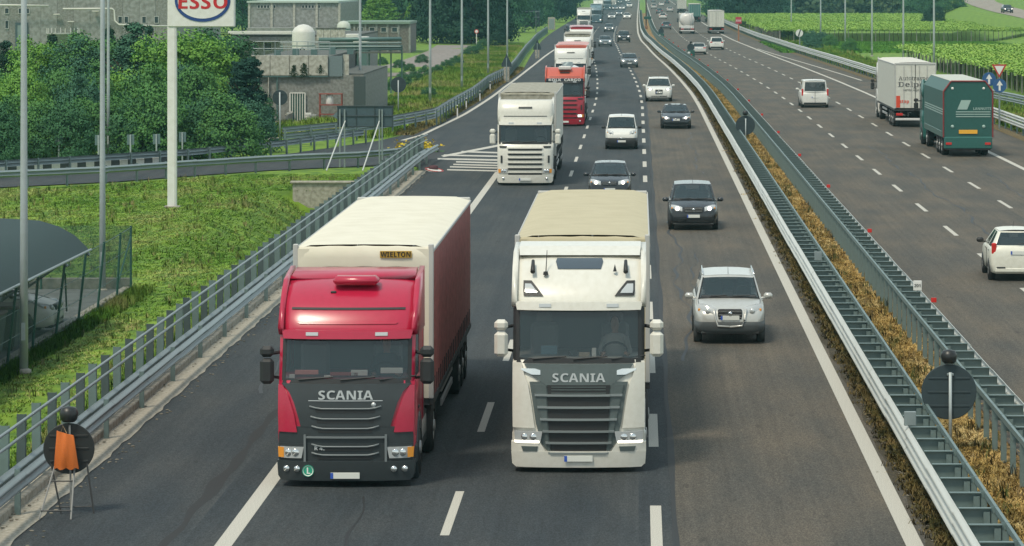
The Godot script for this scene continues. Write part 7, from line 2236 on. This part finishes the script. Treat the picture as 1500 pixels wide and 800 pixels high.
	# round sign backs in the median
	for q in [[5.95, 61.5, "large round dark sign back with a lamp in the dry grass of the median"], [5.82, 175.0, "round dark sign back with a lamp in the median beside the white panel van"]]:
		o = thing("round_sign", q[2], "sign", P(q[0], q[1]))
		sign_disc(o, Vector3(0, 1.12, 0), 0.53, true, back)
		part(o, "post", MB.new().smooth(true).tube([Vector3(0.02, -0.05, 0.06), Vector3(0.02, 1.5, 0.06)], 0.032, -1, 10), mat("galvanised", Color(0.42, 0.47, 0.48), 0.5, 0.25, "grime", 0.4))
		part(o, "clamp", MB.new().box(Vector3(0.02, 1.46, 0.05), Vector3(0.13, 0.05, 0.05), 0.01), steel)
	for q in [[1012, 365.0, "dark sign back with a lamp and a green box on the median rail"], [968.5, 480.0, "small dark sign back with a lamp on the distant median"]]:
		var d: float = q[1]
		o = thing("median_sign", q[2], "sign", P(6.4, d))
		o.position.x = (q[0] - 935.0) / 4700.0 * d
		part(o, "cabinet", MB.new().box(Vector3(0, 0.75, 0), Vector3(0.9, 0.75, 0.4), 0.03), mat("cabinet_green", Color(0.015, 0.075, 0.06), 0.6))
		sign_disc(o, Vector3(0.0, 1.45, 0), 0.42, true, back)
		part(o, "post", MB.new().box(Vector3(0, 0.7, -0.1), Vector3(0.08, 1.5, 0.08)), steel)
		part(o, "white_label", MB.new().box(Vector3(-0.22, 0.85, 0.205), Vector3(0.28, 0.2, 0.01)), white)
	# small plates on the median rails
	for q in [[4.95, 58.5, 0.93, "small grey marker plate clipped to the pale median rail"], [7.30, 84.0, 1.0, "small white kilometre plate on the far side of the median"], [5.2, 93.0, 0.95, "small grey box behind the pale median rail"]]:
		o = thing("marker_plate", q[3], "marker", P(q[0], q[1], 0.86))
		part(o, "plate", MB.new().box(Vector3(0, 0.16, 0), Vector3(0.22, 0.26, 0.05), 0.01), white if q[0] > 6 else steel)
		part(o, "bracket", MB.new().box(Vector3(0, 0.02, -0.02), Vector3(0.05, 0.12, 0.03)), steel)
		if q[0] > 6: text(o, "lettering", "201", 0.08, Vector3(0, 0.16, 0.028), Basis(), black, 0.004)
	# sign backs on the left
	for q in [[410, 176.0, 143, 0.42, "round dark sign back on a post beside the exit ramp and the shed"], [583.5, 214.0, 124, 0.52, "round dark sign back on a post in the grass slope"]]:
		var d: float = q[1]
		o = thing("round_sign", q[4], "sign", atd(q[0], d))
		sign_disc(o, Vector3(0, hgt(q[2], d), 0), q[3], false, back)
		part(o, "post", MB.new().smooth(true).tube([Vector3(0, -0.05, 0.06), Vector3(0, hgt(q[2], d) + 0.3, 0.06)], 0.045, -1, 8), mat("galvanised", Color(0.42, 0.47, 0.48), 0.5, 0.25, "grime", 0.4))
	for q in [[742, 286.0, 98, "dark house-shaped sign back on the slope behind the long guard rail"], [787, 372.0, 73, "dark house-shaped sign back at the end of the long guard rail"]]:
		var d: float = q[1]
		o = thing("pointed_sign", q[3], "sign", atd(q[0], d))
		part(o, "sign_plate", MB.new().prism(PackedVector2Array([Vector2(-0.45, 0), Vector2(0.45, 0), Vector2(0.45, 0.28), Vector2(0.1, 0.95), Vector2(0.0, 1.22), Vector2(-0.1, 0.95), Vector2(-0.45, 0.28)]), Vector3(0, hgt(q[2], d), 0), Vector3(1, 0, 0), Vector3(0, 1, 0), Vector3(0, 0, 0.05)), back)
		part(o, "post", MB.new().tube([Vector3(0, -0.05, 0.08), Vector3(0, hgt(q[2], d) + 0.8, 0.08)], 0.045, -1, 8), steel)
		part(o, "base_box", MB.new().box(Vector3(0, hgt(q[2], d) * 0.5, 0), Vector3(0.5, hgt(q[2], d), 0.15), 0.02), mats["concrete"])
	# large direction board seen from behind, on raked struts
	var d := 155.0
	o = thing("direction_board", "large blue-grey direction board seen from behind on posts with raked struts", "sign", atd(534, d))
	var xs := span(494, 576, d)
	var ox := o.position.x
	part(o, "board", MB.new().box(Vector3((xs[0] + xs[1]) / 2 - ox, (hgt(155, d) + hgt(186, d)) / 2, 0), Vector3(xs[1] - xs[0], hgt(155, d) - hgt(186, d), 0.05), 0.01), mat("board_blue", Color(0.050, 0.085, 0.105), 0.55, 0.0, "grime", 0.5))
	for y in [155.6, 170, 185.4]: part(o, "frame_rail", MB.new().box(Vector3((xs[0] + xs[1]) / 2 - ox, hgt(y, d), 0.045), Vector3(xs[1] - xs[0] + 0.04, 0.06, 0.05), 0.01), back)
	for px in [495, 522, 549, 575]: part(o, "frame_rib", MB.new().box(Vector3(span(px, 0, d)[0] - ox, (hgt(155, d) + hgt(186, d)) / 2, 0.04), Vector3(0.05, hgt(155, d) - hgt(186, d), 0.04)), back)
	for px in [498, 505, 556, 560]: part(o, "post", MB.new().box(Vector3(span(px, 0, d)[0] - ox, hgt(160, d) / 2, 0.1), Vector3(0.07, hgt(160, d), 0.07)), steel)
	for q in [[506, 478], [556, 531]]:
		part(o, "strut", MB.new().tube([Vector3(span(q[0], 0, d)[0] - ox, hgt(177, d), 0.1), Vector3(span(q[1], 0, d - 3)[0] - ox, 0.0, 3.0)], 0.035, -1, 6), mat("strut_pale", Color(0.52, 0.54, 0.52), 0.5, 0.2))
	part(o, "arrow_panel", MB.new().prism(PackedVector2Array([Vector2(0, 0), Vector2(0.55, -0.35), Vector2(0.85, -0.35), Vector2(0.85, 0.45), Vector2(0.55, 0.45)]), Vector3(span(486, 0, d)[0] - ox, hgt(170, d), -0.3), Vector3(1, 0, 0), Vector3(0, 1, 0), Vector3(0, 0, 0.05)), mat("board_grey", Color(0.13, 0.19, 0.21), 0.6))
	# little sign posts in front of the tree belt
	for q in [[86, 158.0], [144, 157.0], [191, 157.5], [229, 158.0], [267, 160.0]]:
		o = thing("marker_post", "small dark sign back on a thin post at the edge of the tree belt", "sign", atd(q[0], q[1]), 0, "markers at the edge of the tree belt")
		part(o, "post", MB.new().tube([Vector3(0, -0.1, 0), Vector3(0, 1.45, 0)], 0.04, -1, 6), mat("galvanised", Color(0.42, 0.47, 0.48), 0.5, 0.25, "grime", 0.4))
		part(o, "plate", MB.new().box(Vector3(0, 1.2, -0.05), Vector3(0.36, 0.5, 0.03), 0.008), mat("plate_teal", Color(0.10, 0.16, 0.165), 0.6))
	# far side: yield sign and two blue arrows
	o = thing("yield_sign", "white triangle sign with red border, point down, above the blue arrow signs", "sign", P(22.9, 196))
	o.position.x = (1464.0 - 935.0) / 4700.0 * 196.0
	part(o, "post", MB.new().tube([Vector3(0, -0.1, -0.05), Vector3(0, 4.0, -0.05)], 0.045, -1, 8), steel)
	var redp := mat("sign_red", Color(0.42, 0.03, 0.02), 0.5)
	part(o, "red_border", MB.new().prism(PackedVector2Array([Vector2(-0.46, 0.40), Vector2(0.46, 0.40), Vector2(0, -0.42)]), Vector3(0, hgt(104, 196), 0), Vector3(1, 0, 0), Vector3(0, 1, 0), Vector3(0, 0, -0.03)), redp)
	part(o, "white_field", MB.new().prism(PackedVector2Array([Vector2(-0.30, 0.31), Vector2(0.30, 0.31), Vector2(0, -0.24)]), Vector3(0, hgt(104, 196), 0.008), Vector3(1, 0, 0), Vector3(0, 1, 0), Vector3(0, 0, -0.005)), white)
	for q in [[1449, 116, "round blue sign with a white upward arrow, the higher of the pair"], [1464.5, 125.5, "round blue sign with a white upward arrow, the lower of the pair"]]:
		var dd := 195.0 if q[0] < 1460 else 194.2
		o = thing("arrow_sign", q[2], "sign", atd(q[0], dd))
		var y := hgt(q[1], dd)
		part(o, "post", MB.new().tube([Vector3(0, -0.1, -0.06), Vector3(0, y + 0.2, -0.06)], 0.04, -1, 8), steel)
		part(o, "blue_disc", MB.new().lathe(Vector3(0, y, 0), Vector3(0, 0, 1), [[-0.02, 0.42], [0.008, 0.42], [0.012, 0.40]], 32), mat("sign_blue", Color(0.022, 0.085, 0.22), 0.45))
		part(o, "arrow", MB.new().prism(PackedVector2Array([Vector2(-0.06, -0.30), Vector2(0.06, -0.30), Vector2(0.06, 0.02), Vector2(0.19, 0.02), Vector2(0, 0.32), Vector2(-0.19, 0.02), Vector2(-0.06, 0.02)]), Vector3(0, y, 0.022), Vector3(1, 0, 0), Vector3(0, 1, 0), Vector3(0, 0, -0.008)), white)
	# red road sign on the far verge and a pale disc in the scrub
	o = thing("red_sign", "red square sign with white lettering on a post at the far guard rail", "sign", P(24.0, 455))
	o.position.x = (1082.0 - 935.0) / 4700.0 * 480.0; o.position.z = -480
	part(o, "post", MB.new().box(Vector3(0, 1.2, -0.05), Vector3(0.22, 2.6, 0.12), 0.01), mat("post_rust", Color(0.30, 0.14, 0.07), 0.8))
	part(o, "panel", MB.new().box(Vector3(0, 3.1, 0), Vector3(0.9, 1.0, 0.06), 0.02), mat("sign_red2", Color(0.42, 0.03, 0.06), 0.5))
	text(o, "lettering", "ESSE", 0.26, Vector3(0, 3.05, 0.035), Basis(), white, 0.01, 1.0)
	o = thing("pale_disc_sign", "pale round sign with a dark bar in the scrub below the vineyards", "sign", atd(1171, 428))
	part(o, "plate", MB.new().lathe(Vector3(0, hgt(48.5, 428), 0), Vector3(0, 0, 1), [[-0.03, 0.50], [0.01, 0.50]], 24), white)
	part(o, "bar", MB.new().box(Vector3(0, hgt(48.5, 428), 0.02), Vector3(0.14, 0.98, 0.012), 0.0, Basis(Vector3(0, 0, 1), -0.35)), black)
	part(o, "post", MB.new().tube([Vector3(0.05, 0, -0.05), Vector3(0.05, hgt(48.5, 428), -0.05)], 0.08, -1, 6), steel)
	# boards far along the exit lane
	for q in [[777, 560.0, 27, 15, 39, "dark back of a wide sign board on two posts far along the exit lane"], [822, 800.0, 30, -6, 24, "large dark back of a gantry board far along the slow lane"]]:
		var dd: float = q[1]
		o = thing("sign_board", q[5], "sign", atd(q[0], dd))
		var w: float = q[2] * dd / 4700.0
		var y1 := hgt(q[3], dd)
		var y0 := hgt(q[4], dd)
		part(o, "board", MB.new().box(Vector3(0, (y0 + y1) / 2, 0), Vector3(w, y1 - y0, 0.1), 0.02), back)
		for f in [0.92, 0.58]: part(o, "frame_rail", MB.new().box(Vector3(0, lerpf(y0, y1, f), 0.08), Vector3(w, 0.12, 0.06)), steel)
		for sx in [-0.3, 0.3]: part(o, "post", MB.new().box(Vector3(sx * w, y1 / 2 - 0.1, 0.15), Vector3(0.16, y1, 0.16)), steel)
	o = thing("roadside_cabinet", "pale concrete cabinet at the end of the long guard rail", "cabinet", atd(808, 590))
	part(o, "body", MB.new().box(Vector3(0, 1.15, 0), Vector3(1.3, 2.3, 0.8), 0.03), mats["concrete"])
	part(o, "door", MB.new().box(Vector3(0, 1.1, 0.41), Vector3(0.9, 1.8, 0.03), 0.01), steel)
	o = thing("red_disc_sign", "small red and white round sign on the lane to the works", "sign", atd(698, 440))
	part(o, "plate", MB.new().lathe(Vector3(0, hgt(46, 440), 0), Vector3(0, 0, 1), [[-0.02, 0.3], [0.02, 0.3]], 20), redp)
	part(o, "field", MB.new().lathe(Vector3(0, hgt(46, 440), 0.022), Vector3(0, 0, 1), [[0, 0.2], [0.01, 0.2]], 20), white)
	part(o, "post", MB.new().tube([Vector3(0, 0, -0.04), Vector3(0, hgt(46, 440), -0.04)], 0.06, -1, 6), white)
	# gantry mast in the median
	o = thing("gantry_mast", "dark brown gantry mast standing in the median with a green box at its foot", "mast", atd(946.5, 600))
	part(o, "mast", MB.new().tube([Vector3(0, 0, 0), Vector3(0, 11, 0)], 0.14, 0.11, 10), mat("mast_brown", Color(0.07, 0.045, 0.035), 0.7))
	part(o, "cross_beam", MB.new().box(Vector3(2, 10.6, 0), Vector3(6, 0.3, 0.3), 0.03), mat("mast_brown", Color(0.07, 0.045, 0.035), 0.7))
	part(o, "green_box", MB.new().box(Vector3(0.3, 2.1, 0.2), Vector3(1.4, 0.5, 0.3), 0.04), mat("cabinet_green", Color(0.015, 0.075, 0.06), 0.6))
	part(o, "foot", MB.new().box(Vector3(0, 0.3, 0), Vector3(0.6, 0.6, 0.6), 0.05), mat("foot_rust", Color(0.26, 0.13, 0.07), 0.85))
	# sign lying on the ground by the gore
	o = thing("fallen_sign", "white round sign with red rim lying on its sandbags by the gore", "sign", ground(636, 251), 0.3)
	part(o, "plate", MB.new().lathe(Vector3(0, 0.05, 0), Vector3(0.1, 1, 0.15).normalized(), [[-0.02, 0.45], [0.02, 0.45]], 28), white)
	part(o, "rim", MB.new().smooth(true).lathe(Vector3(0, 0.055, 0), Vector3(0.1, 1, 0.15).normalized(), [[0.015, 0.46], [0.03, 0.46], [0.03, 0.36], [0.022, 0.36]], 28, false), redp)
	part(o, "sandbag", MB.new().smooth(true).lathe(Vector3(-0.22, 0.16, -0.2), Vector3(1, 0, 0.1).normalized(), [[0, 0.02], [0.04, 0.11], [0.3, 0.13], [0.42, 0.1], [0.46, 0.02]], 10), mat("sandbag", Color(0.09, 0.04, 0.05), 0.9))

func build_small() -> void:
	var green := mat("fence_green", Color(0.012, 0.075, 0.055), 0.5)
	# green mesh fence of the car park
	var o := thing("mesh_fence", "dark green wire mesh fence with leaning posts around the car park", "fence", Vector3(-14.6, 0.1, -92.5))
	var mesh := glass("fence_mesh", Color(0.015, 0.075, 0.065), 0.34, 0.6)
	var tops := []
	var ds := [92.3, 89.8, 86.6, 83.6, 80.4, 77.3, 74.2, 71.0, 67.8, 64.6, 61.4]
	for i in ds.size():
		var lean := r(0.10, 0.22) if i > 0 else 0.0
		var b := Vector3(-14.6, 0.1, -ds[i])
		var t := b + Vector3(lean, 1.85, -lean * 0.4)
		part(o, "post", MB.new().tube([b - o.position, t - o.position], 0.035, -1, 6), green)
		tops.append([b, t])
	part(o, "brace", MB.new().tube([tops[0][1] - o.position - Vector3(0, 0.3, 0), tops[1][0] - o.position + Vector3(0, 0.3, 0)], 0.025, -1, 5), green)
	part(o, "brace", MB.new().tube([tops[4][1] - o.position - Vector3(0, 0.3, 0), tops[3][0] - o.position + Vector3(-0.3, 0.3, 0)], 0.025, -1, 5), green)
	for i in ds.size() - 1:
		part(o, "mesh_panel", MB.new().sheet([[tops[i][0] - o.position, tops[i + 1][0] - o.position], [tops[i][1] - o.position, tops[i + 1][1] - o.position]], Vector3(-50, 0, 0)), mesh)
		var w := MB.new()
		for y in [0.02, 0.33, 0.66, 0.98]: w.tube([tops[i][0].lerp(tops[i][1], y) - o.position, tops[i + 1][0].lerp(tops[i + 1][1], y) - o.position], 0.010, -1, 4)
		part(o, "wires", w, green)
	for i in 3:
		var b := Vector3(-14.6 - 2.6 * (i + 1), 0.1, -92.4)
		part(o, "post", MB.new().tube([b - o.position, b + Vector3(0, 1.85, 0) - o.position], 0.035, -1, 6), green)
		part(o, "mesh_panel", MB.new().sheet([[b - o.position, b + Vector3(2.6, 0, 0) - o.position], [b + Vector3(0, 1.85, 0) - o.position, b + Vector3(2.6, 1.85, 0) - o.position]], Vector3(0, 0, -400)), mesh)
	# canopy over the parking places
	o = thing("car_port", "dark teal fabric canopy on bowed steel arms over the parked cars", "canopy", Vector3(-16.5, 0.1, -72))
	var prof := [[-14.2, 2.04], [-14.57, 2.41], [-15.0, 2.65], [-15.5, 2.80], [-16.5, 2.86], [-18.0, 2.80], [-20.0, 2.6]]
	var rows := []
	for i in 21:
		var d := 59.0 + i * 1.2
		var row := []
		for p in prof: row.append(Vector3(p[0], p[1] - 0.03 * (0.5 - 0.5 * cos(TAU * i / 5.0)) * (1.0 if p[0] > -18 else 0.0), -d) - o.position)
		rows.append(row)
	part(o, "fabric", MB.new().smooth(true).slab(rows, Vector3(0, -1, 0), 0.02), mat("shade_cloth", Color(0.022, 0.048, 0.050), 0.9, 0.0, "grime", 0.5))
	part(o, "edge_bar", MB.new().tube([Vector3(-14.2, 2.03, -58.9) - o.position, Vector3(-14.2, 2.03, -83.2) - o.position], 0.035, -1, 8), mats["steel"])
	for d in [62.0, 68.0, 74.0, 79.8, 83.0]:
		var pts := []
		for p in prof: pts.append(Vector3(p[0], p[1] - 0.14, -d) - o.position)
		part(o, "rib", MB.new().tube(pts, 0.045, -1, 6), mats["steel"])
		part(o, "column", MB.new().tube([Vector3(-16.2, 0.0, -d) - o.position, Vector3(-15.3, 2.7, -d) - o.position], 0.06, 0.05, 8), mats["steel"])
		part(o, "brace", MB.new().tube([Vector3(-15.9, 1.0, -d) - o.position, Vector3(-14.35, 2.1, -d) - o.position], 0.035, -1, 6), mats["steel"])
	# bins
	for q in [[-15.4, 77.4, "grey-green wheeled bin beside the mesh fence, next to the canopy column"], [-15.5, 75.6, "grey-green wheeled bin beside the mesh fence, under the canopy edge"]]:
		o = thing("wheeled_bin", q[2], "bin", Vector3(q[0], 0.12, -q[1]))
		part(o, "tub", MB.new().loft([[Vector3(-0.42, 0.1, -0.42), Vector3(0.42, 0.1, -0.42), Vector3(0.42, 0.1, 0.42), Vector3(-0.42, 0.1, 0.42)], [Vector3(-0.52, 1.0, -0.5), Vector3(0.52, 1.0, -0.5), Vector3(0.52, 1.0, 0.5), Vector3(-0.52, 1.0, 0.5)]]), mat("bin_grey", Color(0.075, 0.11, 0.11), 0.6))
		part(o, "lid", MB.new().box(Vector3(0, 1.04, 0), Vector3(1.1, 0.08, 1.06), 0.03), mat("bin_lid", Color(0.16, 0.12, 0.12), 0.6))
		for sx in [-1, 1]: part(o, "wheel", MB.new().lathe(Vector3(sx * 0.3, 0.1, 0.35), Vector3(1, 0, 0), [[0, 0.1], [0.06, 0.1]], 10), mats["black_rubber"])
	# white reflector posts on the grass slope
	for q in [[720, 262.0], [705, 240], [685, 225], [640, 207], [672, 212]]:
		o = thing("reflector_post", "small white reflector post in the tall grass behind the long guard rail", "marker", atd(q[0] - 2, q[1]), 0, "reflector posts on the slope")
		part(o, "stake", MB.new().box(Vector3(0, 0.40, 0), Vector3(0.09, 0.8, 0.04), 0.015), mat("sign_white", Color(0.72, 0.72, 0.70), 0.5, 0.0, "grime", 0.3))
		part(o, "dark_band", MB.new().box(Vector3(0, 0.66, 0), Vector3(0.094, 0.14, 0.046), 0.0), mat("trim_black", Color(0.02, 0.021, 0.022), 0.55))
	# stones and dry clods on the kerb strip
	var rg := RandomNumberGenerator.new()
	rg.seed = 4
	var st := MB.new().smooth(false)
	var mesh_s := MB.new().lathe(Vector3.ZERO, Vector3.UP, [[0, 0.8], [0.35, 1.0], [0.7, 0.6], [0.85, 0.0]], 7).mesh(mats["concrete"])
	var xs := []
	var cs := []
	for i in 1500:
		var s := rg.randf_range(0.010, 0.035)
		var where := rg.randf()
		var p: Vector3
		if where < 0.35: p = P(-10.35 - 0.5 * rg.randf(), rg.randf_range(44, 150), 0.025)
		elif where < 0.8: p = P(4.7 + absf(rg.randfn()) * 0.12, 44.0 + 160.0 * pow(rg.randf(), 1.5), 0.008)
		else: p = P(-9.95 + absf(rg.randfn()) * 0.12, rg.randf_range(44, 150), 0.002)
		xs.append(Transform3D(Basis(Vector3.UP, rg.randf() * TAU) * Basis.from_scale(Vector3(s, s * 0.7, s * 1.3)), p))
		var c := Color(0.10, 0.09, 0.065).lerp(Color(0.24, 0.21, 0.16), rg.randf())
		cs.append(c)
	var gm := mat("grit", Color(1, 1, 1), 0.9)
	gm.vertex_color_use_as_albedo = true
	tag(multi(self, "loose_gravel", mesh_s, gm, xs, cs), "loose stones and clods scattered along kerb and median edge", "gravel")
